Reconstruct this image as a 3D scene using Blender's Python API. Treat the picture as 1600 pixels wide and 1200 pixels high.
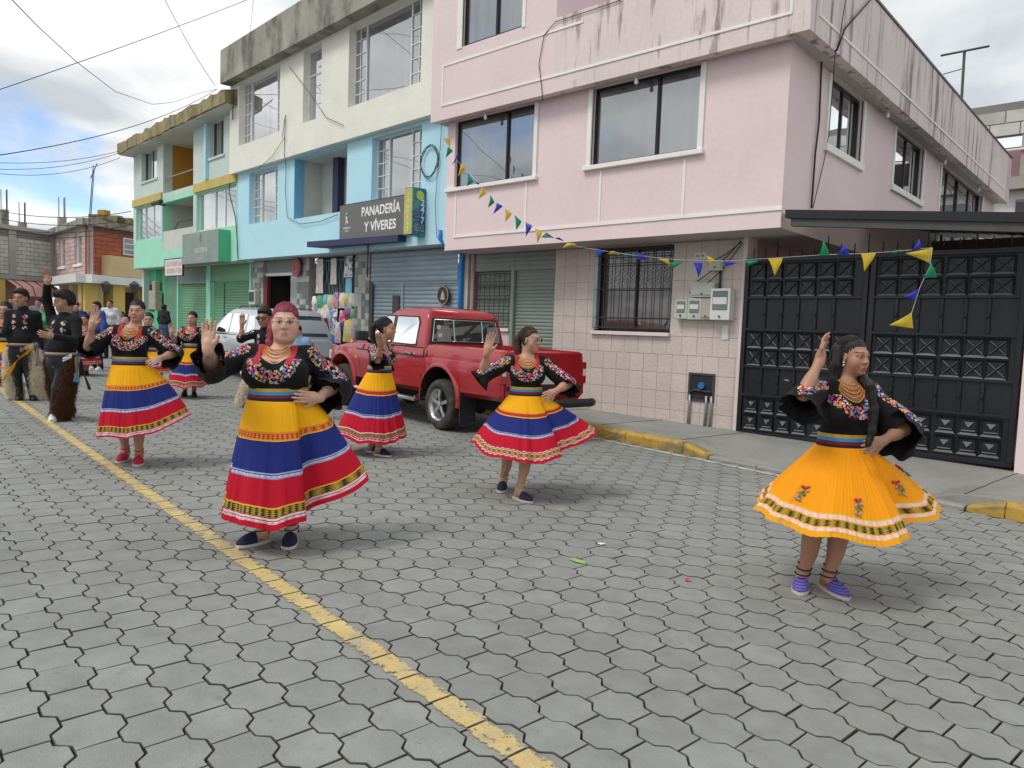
import bpy, bmesh, math, random
import numpy as np
from mathutils import Vector, Matrix, Euler

for o in list(bpy.data.objects): bpy.data.objects.remove(o, do_unlink=True)
SC = bpy.context.scene
COL = SC.collection

# ------------------------------------------------------------------ camera
F_PX, EYE = 1146.0, 1.5                      # focal length in photo pixels, eye height
CAM_AZ, CAM_PITCH, CAM_ROLL = 132.23, 4.07, 2.10
SLOPE = 0.02                                 # the street climbs towards -x
def cam_axes():
    a, p, r = (math.radians(v) for v in (CAM_AZ, CAM_PITCH, CAM_ROLL))
    fw = np.array([math.cos(a)*math.cos(p), math.sin(a)*math.cos(p), -math.sin(p)])
    rt = np.array([math.sin(a), -math.cos(a), 0.0]); up = np.cross(rt, fw)
    return fw, rt*math.cos(r)+up*math.sin(r), -rt*math.sin(r)+up*math.cos(r)
FW, RT, UP = cam_axes()
EYEP = np.array([0, 0, EYE])
cd = bpy.data.cameras.new('camera'); cam = bpy.data.objects.new('camera', cd); COL.objects.link(cam)
cd.sensor_width = 36.0; cd.lens = F_PX/1600*36; cd.clip_end = 800; cd.clip_start = 0.05
cam.matrix_world = Matrix(((RT[0], UP[0], -FW[0], 0), (RT[1], UP[1], -FW[1], 0), (RT[2], UP[2], -FW[2], EYE), (0, 0, 0, 1)))
SC.camera = cam
SC.render.resolution_x, SC.render.resolution_y = 1024, 768

# ------------------------------------------------------------------ sky, sun, exposure
SUN_EL, SUN_AZ = 54.0, 252.0                 # sun direction (degrees, azimuth from +x counter-clockwise)
SC.view_settings.view_transform = 'Standard'; SC.view_settings.look = 'None'
SC.view_settings.exposure = 0.50; SC.view_settings.gamma = 1.0; SC.view_settings.use_curve_mapping = False
W = bpy.data.worlds.new('World'); SC.world = W; W.use_nodes = True
def build_world():
    nt = W.node_tree; N = nt.nodes; L = nt.links; N.clear()
    out = N.new('ShaderNodeOutputWorld'); bg = N.new('ShaderNodeBackground')
    sky = N.new('ShaderNodeTexSky'); sky.sky_type = 'NISHITA'; sky.sun_disc = False
    sky.sun_elevation = math.radians(SUN_EL); sky.sun_rotation = math.radians(90-SUN_AZ); sky.altitude = 2800; sky.dust_density = 0.6
    skys = N.new('ShaderNodeVectorMath'); skys.operation = 'SCALE'; skys.inputs['Scale'].default_value = 0.15
    L.new(sky.outputs[0], skys.inputs[0])
    tc = N.new('ShaderNodeTexCoord'); sep = N.new('ShaderNodeSeparateXYZ'); L.new(tc.outputs['Generated'], sep.inputs[0])
    def math_(op, a, b=None, c=None):
        m = N.new('ShaderNodeMath'); m.operation = op
        for i, v in enumerate((a, b, c)):
            if v is None: continue
            if isinstance(v, (int, float)): m.inputs[i].default_value = v
            else: L.new(v, m.inputs[i])
        return m.outputs[0]
    z = math_('ADD', math_('MAXIMUM', sep.outputs[2], 0.0), 0.16)
    px = math_('DIVIDE', sep.outputs[0], z); py = math_('DIVIDE', sep.outputs[1], z)
    cmb = N.new('ShaderNodeCombineXYZ'); L.new(px, cmb.inputs[0]); L.new(py, cmb.inputs[1]); cmb.inputs[2].default_value = 0.0
    mp = N.new('ShaderNodeMapping'); mp.inputs['Location'].default_value = (21.62, 1.0, 0.0); L.new(cmb.outputs[0], mp.inputs[0])
    n1 = N.new('ShaderNodeTexNoise'); n1.inputs['Scale'].default_value = 0.62; n1.inputs['Detail'].default_value = 9; n1.inputs['Roughness'].default_value = 0.55; n1.inputs['Distortion'].default_value = 0.35
    n2 = N.new('ShaderNodeTexNoise'); n2.inputs['Scale'].default_value = 1.5; n2.inputs['Detail'].default_value = 7; n2.inputs['Roughness'].default_value = 0.5; n2.inputs['Distortion'].default_value = 0.2
    L.new(mp.outputs[0], n1.inputs['Vector']); L.new(mp.outputs[0], n2.inputs['Vector'])
    cov = N.new('ShaderNodeMapRange'); cov.interpolation_type = 'SMOOTHSTEP'
    cov.inputs['From Min'].default_value = 0.34; cov.inputs['From Max'].default_value = 0.46
    L.new(n1.outputs[0], cov.inputs[0])
    ramp = N.new('ShaderNodeValToRGB'); e = ramp.color_ramp.elements
    e[0].position = 0.40; e[0].color = (0.82, 0.825, 0.82, 1)
    e[1].position = 0.62; e[1].color = (0.44, 0.475, 0.505, 1)
    el = ramp.color_ramp.elements.new(0.49); el.color = (0.67, 0.682, 0.69, 1)
    L.new(n2.outputs[0], ramp.inputs[0])
    mix = N.new('ShaderNodeMix'); mix.data_type = 'RGBA'
    L.new(cov.outputs[0], mix.inputs[0]); L.new(skys.outputs[0], mix.inputs[6]); L.new(ramp.outputs[0], mix.inputs[7])
    L.new(mix.outputs[2], bg.inputs[0]); bg.inputs[1].default_value = 1.0
    L.new(bg.outputs[0], out.inputs[0])
build_world()
sd = bpy.data.lights.new('sun', 'SUN'); sd.energy = 1.3; sd.angle = math.radians(20); sd.color = (1.0, 0.965, 0.91)
sun = bpy.data.objects.new('sun', sd); COL.objects.link(sun)
_e, _a = math.radians(SUN_EL), math.radians(SUN_AZ)
sun.rotation_euler = Vector((-math.cos(_e)*math.cos(_a), -math.cos(_e)*math.sin(_a), -math.sin(_e))).to_track_quat('-Z', 'Y').to_euler()

# ------------------------------------------------------------------ measuring helpers (photo pixel -> point of the place)
def ray(px, py): return FW + RT*(px-800)/F_PX - UP*(py-600)/F_PX
def gs(px, py, dz=0.0):                       # on the sloping street
    d = ray(px, py); t = (dz-EYE)/(d[2]+SLOPE*d[0]); return EYEP+d*t
def onY(px, py, Y): d = ray(px, py); return EYEP+d*(Y/d[1])
def onX(px, py, X): d = ray(px, py); return EYEP+d*(X/d[0])
def gz(x): return -SLOPE*x
def proj(P):
    P = np.asarray(P, float)-EYEP; d = P@FW
    return np.stack([800+F_PX*(P@RT)/d, 600-F_PX*(P@UP)/d, d], -1)
# road frame
RA = math.radians(174.0); RU = np.array([math.cos(RA), math.sin(RA)]); RV = np.array([math.sin(RA), -math.cos(RA)])
def road(u, v, dz=0.0):
    x, y = u*RU+v*RV; return np.array([x, y, gz(x)+dz])
# blue/green terrace frame: s along the facades, d out towards the street
BA = math.radians(175.0); BU = np.array([math.cos(BA), math.sin(BA), 0.015]); BN = np.array([-math.sin(BA), math.cos(BA), 0.0])
B0 = np.array([-10.05, 9.3, 0.0])
def MB(s, d, z): return B0+BU*s+BN*d+np.array([0, 0, z])
def onB(px, py, d=0.0):
    r = ray(px, py); p0 = B0+BN*d; t = ((p0-EYEP)@BN)/(r@BN); q = EYEP+r*t-p0
    s = q[:2]@BU[:2]; return s, q[2]-0.015*s
YF = 9.12
def MP(x, d, z): return np.array([x, YF-d, z])         # pink house front: x, out towards the street, z
XW = -3.83
def MS(y, d, z): return np.array([XW+d, y, z])         # pink house side: y, out towards +x, z

# ------------------------------------------------------------------ objects
ORIG = {}
def put(o, label=None, cat=None, group=None, kind=None):
    if label: o['label'] = label
    if cat: o['category'] = cat
    if group: o['group'] = group
    if kind: o['kind'] = kind
    return o
def empty(name, loc, label=None, cat=None, group=None, kind=None):
    o = bpy.data.objects.new(name, None); COL.objects.link(o); o.location = [float(v) for v in loc]
    o.empty_display_size = 0.2
    ORIG[o.name] = np.array([float(v) for v in loc]); return put(o, label, cat, group, kind)
def link(name, me, mat, parent=None, loc=None):
    o = bpy.data.objects.new(name, me); COL.objects.link(o)
    if mat is not None and len(me.materials) == 0:
        for m in (mat if isinstance(mat, (list, tuple)) else [mat]): me.materials.append(m)
    if parent is not None: o.parent = parent
    if loc is not None: o.location = [float(v) for v in loc]
    return o
def org(parent): return ORIG.get(parent.name, np.zeros(3)) if parent is not None else np.zeros(3)
def mk(name, verts, faces, mat, parent=None, smooth=False, recalc=True, bevel=0.0, seg=1, at=None, mi=None):
    """world-space verts -> one mesh object (local to its parent's origin, or to `at`)"""
    O_ = org(parent) if parent is not None else (np.array(at, float) if at is not None else np.zeros(3))
    v = np.asarray(verts, float)-O_
    me = bpy.data.meshes.new(name); me.from_pydata(v.tolist(), [], [list(map(int, f)) for f in faces])
    if mi is not None: me.polygons.foreach_set('material_index', list(mi))
    if recalc or bevel:
        bm = bmesh.new(); bm.from_mesh(me)
        if recalc: bmesh.ops.recalc_face_normals(bm, faces=bm.faces)
        if bevel:
            es = [e for e in bm.edges if len(e.link_faces) == 2 and e.calc_face_angle(0) > 0.5]
            bmesh.ops.bevel(bm, geom=es, offset=bevel, segments=seg, affect='EDGES', profile=0.6)
        bm.to_mesh(me); bm.free()
    if smooth: me.polygons.foreach_set('use_smooth', [True]*len(me.polygons))
    me.update()
    o = link(name, me, mat, parent, None if parent is not None else O_)
    ORIG[o.name] = O_
    return o
BF = [(0, 1, 3, 2), (4, 6, 7, 5), (0, 4, 5, 1), (2, 3, 7, 6), (0, 2, 6, 4), (1, 5, 7, 3)]
def bxv(M, s0, s1, d0, d1, z0, z1): return [M(s, d, z) for s in (s0, s1) for d in (d0, d1) for z in (z0, z1)]
def box(name, M, s0, s1, d0, d1, z0, z1, mat, parent=None, bevel=0.0, seg=1, at=None):
    return mk(name, bxv(M, s0, s1, d0, d1, z0, z1), BF, mat, parent, bevel=bevel, seg=seg, at=at)
class Acc:                                     # collects boxes / tubes of ONE part
    def __init__(s): s.v = []; s.f = []
    def add(s, v, f):
        n = len(s.v); s.v += [np.asarray(p, float) for p in v]; s.f += [tuple(i+n for i in q) for q in f]; return s
    def box(s, M, a, b, c, d, e, f): return s.add(bxv(M, a, b, c, d, e, f), BF)
    def tube(s, pts, r, n=8, cap=True, r2=None):
        v, f = tube_vf(pts, r, n, cap, r2); return s.add(v, f)
    def build(s, name, mat, parent=None, **k): return mk(name, s.v, s.f, mat, parent, **k)
def tube_vf(pts, r, n=8, cap=True, r2=None):
    pts = [np.asarray(p, float) for p in pts]; V = []; Fc = []
    m = len(pts); rr = r if hasattr(r, '__len__') else [r+(0 if r2 is None else (r2-r)*i/max(1, m-1)) for i in range(m)]
    pa = None
    for i, p in enumerate(pts):
        t = (pts[min(i+1, m-1)]-pts[max(i-1, 0)]); t = t/(np.linalg.norm(t)+1e-12)
        if pa is None:
            a = np.array([0, 0, 1.0]) if abs(t[2]) < 0.9 else np.array([1.0, 0, 0])
        else: a = pa
        x = a-t*(a@t); x /= np.linalg.norm(x)+1e-12; y = np.cross(t, x); pa = x
        for k in range(n):
            w = 2*math.pi*k/n; V.append(p+rr[i]*(x*math.cos(w)+y*math.sin(w)))
    for i in range(m-1):
        for k in range(n):
            Fc.append((i*n+k, i*n+(k+1) % n, (i+1)*n+(k+1) % n, (i+1)*n+k))
    if cap: Fc += [tuple(range(n-1, -1, -1)), tuple((m-1)*n+k for k in range(n))]
    return V, Fc
def tube(name, pts, r, mat, parent=None, n=8, smooth=True, at=None, r2=None):
    v, f = tube_vf(pts, r, n, True, r2); return mk(name, v, f, mat, parent, smooth=smooth, at=at)
def sag(a, b, drop, n=24):
    a = np.asarray(a, float); b = np.asarray(b, float)
    return [a+(b-a)*t-np.array([0, 0, 4*drop*t*(1-t)]) for t in np.linspace(0, 1, n)]
def holed(name, M, s0, s1, z0, z1, d, holes, depth, mat, parent):
    """wall sheet with real openings: holes = [(s0,s1,z0,z1)], reveals go `depth` inwards"""
    ss = sorted({s0, s1, *[v for h in holes for v in h[:2]]}); zs = sorted({z0, z1, *[v for h in holes for v in h[2:4]]})
    ss = [v for v in ss if s0 <= v <= s1]; zs = [v for v in zs if z0 <= v <= z1]
    A = Acc()
    for i in range(len(ss)-1):
        for j in range(len(zs)-1):
            cs, cz = (ss[i]+ss[i+1])/2, (zs[j]+zs[j+1])/2
            if any(h[0] < cs < h[1] and h[2] < cz < h[3] for h in holes): continue
            A.add([M(ss[i], d, zs[j]), M(ss[i+1], d, zs[j]), M(ss[i+1], d, zs[j+1]), M(ss[i], d, zs[j+1])], [(0, 1, 2, 3)])
    for h in holes:
        a, b, c, e = h[:4]
        for p, q in (((a, c), (b, c)), ((b, c), (b, e)), ((b, e), (a, e)), ((a, e), (a, c))):
            A.add([M(p[0], d, p[1]), M(q[0], d, q[1]), M(q[0], d-depth, q[1]), M(p[0], d-depth, p[1])], [(0, 1, 2, 3)])
    # outer returns, stopped short of neighbouring faces
    e_ = .003
    for p, q in (((s0, z0), (s1, z0)), ((s1, z0), (s1, z1)), ((s1, z1), (s0, z1)), ((s0, z1), (s0, z0))):
        k_ = lambda a, b: (a+(e_ if a == s0 else -e_), b+(e_ if b == z0 else -e_)); p2, q2 = k_(*p), k_(*q)
        A.add([M(p[0], d, p[1]), M(q[0], d, q[1]), M(q2[0], d-depth, q2[1]), M(p2[0], d-depth, p2[1])], [(0, 1, 2, 3)])
    return A.build(name, mat, parent, recalc=False)

# ------------------------------------------------------------------ materials
MATS = {}
def nodes_of(m): nt = m.node_tree; return nt, nt.nodes, nt.links
def pm(name, col, rough=0.8, var=0.12, scale=3.0, bump=0.0, bscale=60.0, metal=0.0, spec=0.4, coat=0.0, stain=None, stainv=(1, 1, 1), stains=(0.55, 0.7), fine=0.06, sheen=0.0, objrand=0.0):
    """procedural surface: base colour broken up by two noises, optional stain colour, bump"""
    if name in MATS: return MATS[name]
    m = bpy.data.materials.new(name); m.use_nodes = True; MATS[name] = m
    nt, N, L = nodes_of(m); b = N['Principled BSDF']
    b.inputs['Roughness'].default_value = rough; b.inputs['Metallic'].default_value = metal
    b.inputs['Specular IOR Level'].default_value = spec
    if coat: b.inputs['Coat Weight'].default_value = coat; b.inputs['Coat Roughness'].default_value = 0.05
    if sheen: b.inputs['Sheen Weight'].default_value = sheen
    g = N.new('ShaderNodeNewGeometry')
    n1 = N.new('ShaderNodeTexNoise'); n1.inputs['Scale'].default_value = scale; n1.inputs['Detail'].default_value = 5
    n2 = N.new('ShaderNodeTexNoise'); n2.inputs['Scale'].default_value = scale*14; n2.inputs['Detail'].default_value = 3
    L.new(g.outputs['Position'], n1.inputs['Vector']); L.new(g.outputs['Position'], n2.inputs['Vector'])
    mr = N.new('ShaderNodeMapRange'); mr.inputs['From Min'].default_value = 0.25; mr.inputs['From Max'].default_value = 0.75
    mr.inputs['To Min'].default_value = 1-var; mr.inputs['To Max'].default_value = 1+var
    L.new(n1.outputs[0], mr.inputs[0])
    mr2 = N.new('ShaderNodeMapRange'); mr2.inputs['From Min'].default_value = 0.25; mr2.inputs['From Max'].default_value = 0.75
    mr2.inputs['To Min'].default_value = 1-fine; mr2.inputs['To Max'].default_value = 1+fine
    L.new(n2.outputs[0], mr2.inputs[0])
    mu = N.new('ShaderNodeMath'); mu.operation = 'MULTIPLY'; L.new(mr.outputs[0], mu.inputs[0]); L.new(mr2.outputs[0], mu.inputs[1])
    fac = mu.outputs[0]
    if objrand:
        oi = N.new('ShaderNodeObjectInfo'); r = N.new('ShaderNodeMapRange'); r.inputs['To Min'].default_value = 1-objrand; r.inputs['To Max'].default_value = 1+objrand
        L.new(oi.outputs['Random'], r.inputs[0]); m3 = N.new('ShaderNodeMath'); m3.operation = 'MULTIPLY'; L.new(fac, m3.inputs[0]); L.new(r.outputs[0], m3.inputs[1]); fac = m3.outputs[0]
    sc = N.new('ShaderNodeVectorMath'); sc.operation = 'SCALE'; sc.inputs[0].default_value = col[:3]; L.new(fac, sc.inputs['Scale'])
    c = sc.outputs[0]
    if stain is not None:
        mp = N.new('ShaderNodeMapping'); mp.inputs['Scale'].default_value = stainv; L.new(g.outputs['Position'], mp.inputs[0])
        n3 = N.new('ShaderNodeTexNoise'); n3.inputs['Scale'].default_value = 1.0; n3.inputs['Detail'].default_value = 7; n3.inputs['Roughness'].default_value = 0.65
        L.new(mp.outputs[0], n3.inputs['Vector'])
        r3 = N.new('ShaderNodeMapRange'); r3.interpolation_type = 'SMOOTHSTEP'; r3.inputs['From Min'].default_value = stains[0]; r3.inputs['From Max'].default_value = stains[1]
        r3.inputs['To Max'].default_value = stains[2] if len(stains) > 2 else 0.85
        L.new(n3.outputs[0], r3.inputs[0])
        mx = N.new('ShaderNodeMix'); mx.data_type = 'RGBA'; L.new(r3.outputs[0], mx.inputs[0]); L.new(c, mx.inputs[6]); mx.inputs[7].default_value = (*stain, 1); c = mx.outputs[2]
    L.new(c, b.inputs['Base Color'])
    if bump:
        n4 = N.new('ShaderNodeTexNoise'); n4.inputs['Scale'].default_value = bscale; n4.inputs['Detail'].default_value = 4; L.new(g.outputs['Position'], n4.inputs['Vector'])
        bp = N.new('ShaderNodeBump'); bp.inputs['Strength'].default_value = bump; bp.inputs['Distance'].default_value = 0.01
        L.new(n4.outputs[0], bp.inputs['Height']); L.new(bp.outputs[0], b.inputs['Normal'])
    return m
def glass(name, tint, refl=0.45, curtain=None, wob=0.02):
    """window glass that mirrors the sky over a dim room or curtain"""
    if name in MATS: return MATS[name]
    m = bpy.data.materials.new(name); m.use_nodes = True; MATS[name] = m
    nt, N, L = nodes_of(m); b = N['Principled BSDF']
    g = N.new('ShaderNodeNewGeometry')
    if curtain:
        mp = N.new('ShaderNodeMapping'); mp.inputs['Scale'].default_value = (9, 9, 0.25); L.new(g.outputs['Position'], mp.inputs[0])
        n = N.new('ShaderNodeTexNoise'); n.inputs['Scale'].default_value = 1.0; n.inputs['Detail'].default_value = 3; L.new(mp.outputs[0], n.inputs['Vector'])
        mx = N.new('ShaderNodeMix'); mx.data_type = 'RGBA'; mx.inputs[6].default_value = (*tint, 1); mx.inputs[7].default_value = (*curtain, 1)
        r = N.new('ShaderNodeMapRange'); r.inputs['From Min'].default_value = 0.4; r.inputs['From Max'].default_value = 0.65; L.new(n.outputs[0], r.inputs[0])
        L.new(r.outputs[0], mx.inputs[0]); L.new(mx.outputs[2], b.inputs['Base Color'])
    else: b.inputs['Base Color'].default_value = (*tint, 1)
    b.inputs['Roughness'].default_value = 0.5
    gl = N.new('ShaderNodeBsdfGlossy'); gl.inputs['Roughness'].default_value = 0.015; gl.inputs['Color'].default_value = (0.92, 0.95, 0.97, 1)
    nz = N.new('ShaderNodeTexNoise'); nz.inputs['Scale'].default_value = 1.3; nz.inputs['Detail'].default_value = 1; L.new(g.outputs['Position'], nz.inputs['Vector'])
    bp = N.new('ShaderNodeBump'); bp.inputs['Strength'].default_value = wob*4; bp.inputs['Distance'].default_value = 0.05; L.new(nz.outputs[0], bp.inputs['Height']); L.new(bp.outputs[0], gl.inputs['Normal'])
    fr = N.new('ShaderNodeFresnel'); fr.inputs['IOR'].default_value = 1.5
    ad = N.new('ShaderNodeMath'); ad.operation = 'ADD'; ad.use_clamp = True; L.new(fr.outputs[0], ad.inputs[0]); ad.inputs[1].default_value = refl
    ms = N.new('ShaderNodeMixShader'); L.new(ad.outputs[0], ms.inputs[0]); L.new(b.outputs[0], ms.inputs[1]); L.new(gl.outputs[0], ms.inputs[2])
    L.new(ms.outputs[0], N['Material Output'].inputs[0])
    return m
# ================================================================== street
def srgb(r, g, b): return tuple(((c/255+0.055)/1.055)**2.4 if c/255 > 0.04045 else c/255/12.92 for c in (r, g, b))
M_base = pm('joint_sand', (0.028, 0.027, 0.020), 0.95, 0.25, 8, 0.4, 90)
M_walk = pm('sidewalk_concrete', (0.27, 0.265, 0.245), 0.9, 0.16, 1.6, 0.35, 45, stain=(0.17, 0.165, 0.15), stainv=(1.2, 1.2, 1.2), stains=(0.5, 0.7, 0.6))
M_kerby = pm('kerb_yellow_paint', (0.44, 0.28, 0.05), 0.75, 0.2, 6, 0.4, 40, stain=(0.16, 0.14, 0.10), stainv=(5, 5, 9), stains=(0.46, 0.62, 0.8))
M_kerb = pm('kerb_concrete', (0.27, 0.26, 0.24), 0.9, 0.15, 4, 0.4, 40)
def paver_mat(name, use_attr):
    m = pm(name, (0.238, 0.243, 0.226), 0.88, 0.14, 0.55, 0.45, 120, stain=(0.16, 0.16, 0.15), stainv=(15, 15, 15), stains=(0.60, 0.72, 0.6), fine=0.12)
    nt, N, L = nodes_of(m); b = N['Principled BSDF']
    src = b.inputs['Base Color'].links[0].from_socket
    if use_attr: a = N.new('ShaderNodeAttribute'); a.attribute_name = 'rnd'; r0 = a.outputs['Fac']
    else: a = N.new('ShaderNodeObjectInfo'); r0 = a.outputs['Random']
    mr = N.new('ShaderNodeMapRange'); mr.inputs['To Min'].default_value = 0.94; mr.inputs['To Max'].default_value = 1.06; L.new(r0, mr.inputs[0])
    s = N.new('ShaderNodeVectorMath'); s.operation = 'SCALE'; L.new(src, s.inputs[0]); L.new(mr.outputs[0], s.inputs['Scale']); L.new(s.outputs[0], b.inputs['Base Color'])
    return m
M_pav = paver_mat('paver_concrete', False); M_pavs = paver_mat('paver_concrete_far', True)

V_KERB = 7.55
M_edge = pm('paver_edge_dirt', (0.085, 0.082, 0.068), 0.95, 0.3, 6)
def ground():
    # one sheet to the horizon, sand-coloured bed under the paving
    n = 40; xs = np.concatenate([np.linspace(-45, 12, 30), [60, 300]]); xs = np.concatenate([[-400, -90], xs]); ys = np.concatenate([[-400, -60], np.linspace(-15, 30, 12), [120, 400]])
    v = [(x, y, gz(max(min(x, 30), -60))-0.024) for x in xs for y in ys]; m = len(ys)
    f = [(i*m+j, (i+1)*m+j, (i+1)*m+j+1, i*m+j+1) for i in range(len(xs)-1) for j in range(m-1)]
    return put(mk('ground', v, f, pm('far_ground', (0.2, 0.2, 0.19), 0.9, 0.15, 1.0)), 'grey ground reaching to the far end of the street', 'ground', kind='structure')
GROUND = ground()
ROAD = put(mk('road', [road(u, v, -0.014) for u, v in ((-8, -9), (46, -9), (46, V_KERB+0.1), (-8, V_KERB+0.1))], [(0, 1, 2, 3)], M_base, at=road(4, 2)),
           'grey street of interlocking concrete pavers', 'road', kind='structure')
PL, PW, PJ, PZ = 0.225, 0.184, 0.0076, 0.042      # paver period, column pitch, joint, zigzag depth
def paver_outline(j):
    hl = PL/2-j*0.42; a = PW/2-PZ/2-j/2; b = PW/2+PZ/2-j/2
    q = PL/2
    side = [(-hl, a), (-0.076, a+0.001), (-0.070, a+0.004), (-0.039, b-0.003), (-0.033, b), (0.033, b), (0.039, b-0.003), (0.070, a+0.004), (0.076, a+0.001), (hl, a)]
    return [(u, v) for u, v in side] + [(u, -v) for u, v in reversed(side)]
def paver_verts(outline, ch=0.0022):
    n = len(outline); o = np.array(outline)
    inn = o*(1-ch/np.maximum(np.linalg.norm(o, axis=1), 1e-6))[:, None]
    V = [(u, v, 0.0) for u, v in inn]+[(u, v, -ch) for u, v in o]+[(u, v, -0.02) for u, v in o]
    Fc = [tuple(range(n))]+[(k, n+k, n+(k+1) % n, (k+1) % n) for k in range(n)]+[(n+k, 2*n+k, 2*n+(k+1) % n, n+(k+1) % n) for k in range(n)]
    return V, Fc
def pavers():
    rng = random.Random(5); out = paver_outline(PJ)
    cells = []
    c0 = 0.947                                      # centre line of the column at v = .875 .. 1.019
    for ci in range(-50, 37):
        v = c0+ci*PW
        if v > V_KERB-0.06: continue
        for k in range(-30, 190):
            u = 2.694+PL*(k+0.5)+(0.5*PL if ci % 2 else 0.0)
            cells.append((u, v))
    cells = np.array(cells)
    P = np.array([road(u, v) for u, v in cells]); pr = proj(P)
    keep = ((pr[:, 2] > 0.6) & (pr[:, 0] > -900) & (pr[:, 0] < 2500) & (pr[:, 1] < 2300)) | (np.hypot(P[:, 0], P[:, 1]-2) < 5.5)
    cells, P, pr = cells[keep], P[keep], pr[keep]
    infr = (pr[:, 2] > .5) & (pr[:, 0] > 5) & (pr[:, 0] < 1595) & (pr[:, 1] > 400) & (pr[:, 1] < 1195)
    order = np.argsort(np.where(infr, pr[:, 2], 1e6)); near = set(order[:298].tolist())
    # shared meshes for the big ones
    ax = Vector((RU[0], RU[1], -SLOPE*RU[0])).normalized(); ay = Vector((RV[0], RV[1], -SLOPE*RV[0])).normalized(); az = ax.cross(ay)
    if az.z < 0: az = -az
    R = Matrix((ax, ay, az)).transposed()
    flip = R.determinant() < 0
    meshes = []
    for q in range(5):
        o2 = [(u*(1+rng.uniform(-.008, .008))+rng.uniform(-.0012, .0012), v+rng.uniform(-.0015, .0015)) for u, v in out]
        V, Fc = paver_verts(o2)
        if flip: V = [(u, -v, z) for u, v, z in V]
        me = bpy.data.meshes.new('paver'); me.from_pydata(V, [], Fc)
        bm = bmesh.new(); bm.from_mesh(me); bmesh.ops.recalc_face_normals(bm, faces=bm.faces)
        if sum((f.normal.z for f in bm.faces if len(f.verts) > 6)) < 0: bmesh.ops.reverse_faces(bm, faces=bm.faces)
        bm.to_mesh(me); bm.free(); me.materials.append(M_pav); me.materials.append(M_edge); n_ = len(out); me.polygons.foreach_set('material_index', [0 if len(p_.vertices) > 6 else 1 for p_ in me.polygons]); meshes.append(me)
    R3 = Matrix((ax, ay if not flip else -ay, az)).transposed()
    oR = ORIG[ROAD.name]
    V0, F0 = paver_verts(out); V0 = np.array(V0); n0 = len(V0)
    AV, AF, AR = [], [], []
    PAV = []
    for i, ((u, v), p) in enumerate(zip(cells, P)):
        t1, t2, dz = rng.gauss(0, 0.004), rng.gauss(0, 0.004), min(rng.gauss(0, 0.0009), .002); yaw = rng.gauss(0, 0.008)
        if i in near:
            o = bpy.data.objects.new('paver', meshes[rng.randrange(5)]); COL.objects.link(o); o.parent = ROAD
            o.location = (p-oR)+np.array([0, 0, dz]); o.rotation_euler = (R3 @ Euler((t1, t2, yaw)).to_matrix()).to_euler()
        else:
            W_ = V0.copy(); W_[:, 2] += W_[:, 0]*t1+W_[:, 1]*t2+dz
            c, s_ = math.cos(yaw), math.sin(yaw)
            uu = W_[:, 0]*c-W_[:, 1]*s_+u; vv = W_[:, 0]*s_+W_[:, 1]*c+v
            xy = uu[:, None]*RU+vv[:, None]*RV
            AV.append(np.column_stack([xy, gz(xy[:, 0])+W_[:, 2]]))
            b = len(AR)*n0; AR.append(rng.random()); AF.append(b)
        PAV.append((u, v))
    AV = np.concatenate(AV)-oR
    me = bpy.data.meshes.new('paving')
    faces = [[x+b for x in f] for b in AF for f in F0]
    # mirrored frame: keep winding so that tops face up
    a0 = AV[faces[0][:3]]; up = np.cross(a0[1]-a0[0], a0[2]-a0[0])[2]
    if up < 0: faces = [f[::-1] for f in faces]
    me.from_pydata(AV.tolist(), [], faces)
    at = me.attributes.new('rnd', 'FLOAT', 'POINT'); at.data.foreach_set('value', np.repeat(np.array(AR, np.float32), n0))
    me.polygons.foreach_set('material_index', np.tile(np.array([0]+[1]*(len(F0)-1), np.int32), len(AF))); o = link('paving', me, [M_pavs, M_edge], ROAD); o['kind'] = 'stuff'
    return PAV
PAV = pavers()

def clip(poly, a, b, c):        # keep a*u+b*v<=c
    res = []
    for i in range(len(poly)):
        p, q = poly[i], poly[(i+1) % len(poly)]; dp, dq = a*p[0]+b*p[1]-c, a*q[0]+b*q[1]-c
        if dp <= 0: res.append(p)
        if dp*dq < 0: t = dp/(dp-dq); res.append((p[0]+(q[0]-p[0])*t, p[1]+(q[1]-p[1])*t))
    return res
def paint_mat(name, col, lo, hi):
    m = pm(name, col, 0.8, 0.12, 5, 0.4, 120, fine=0.12, stain=(0.30, 0.29, 0.25), stainv=(6, 6, 6), stains=(lo, hi, 0.75))
    nt, N, L = nodes_of(m); b = N['Principled BSDF']; g = N.new('ShaderNodeNewGeometry')
    n = N.new('ShaderNodeTexNoise'); n.inputs['Scale'].default_value = 26; n.inputs['Detail'].default_value = 6; n.inputs['Roughness'].default_value = 0.7; L.new(g.outputs['Position'], n.inputs['Vector'])
    uv = N.new('ShaderNodeAttribute'); uv.attribute_name = 'edge'
    ad = N.new('ShaderNodeMath'); ad.operation = 'MULTIPLY_ADD'; ad.inputs[1].default_value = 0.35; L.new(uv.outputs['Fac'], ad.inputs[0]); L.new(n.outputs[0], ad.inputs[2])
    mr = N.new('ShaderNodeMapRange'); mr.inputs['From Min'].default_value = 0.60; mr.inputs['From Max'].default_value = 0.70; mr.inputs['To Min'].default_value = 1; mr.inputs['To Max'].default_value = 0; L.new(ad.outputs[0], mr.inputs[0])
    L.new(mr.outputs[0], b.inputs['Alpha'])
    return m
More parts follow.
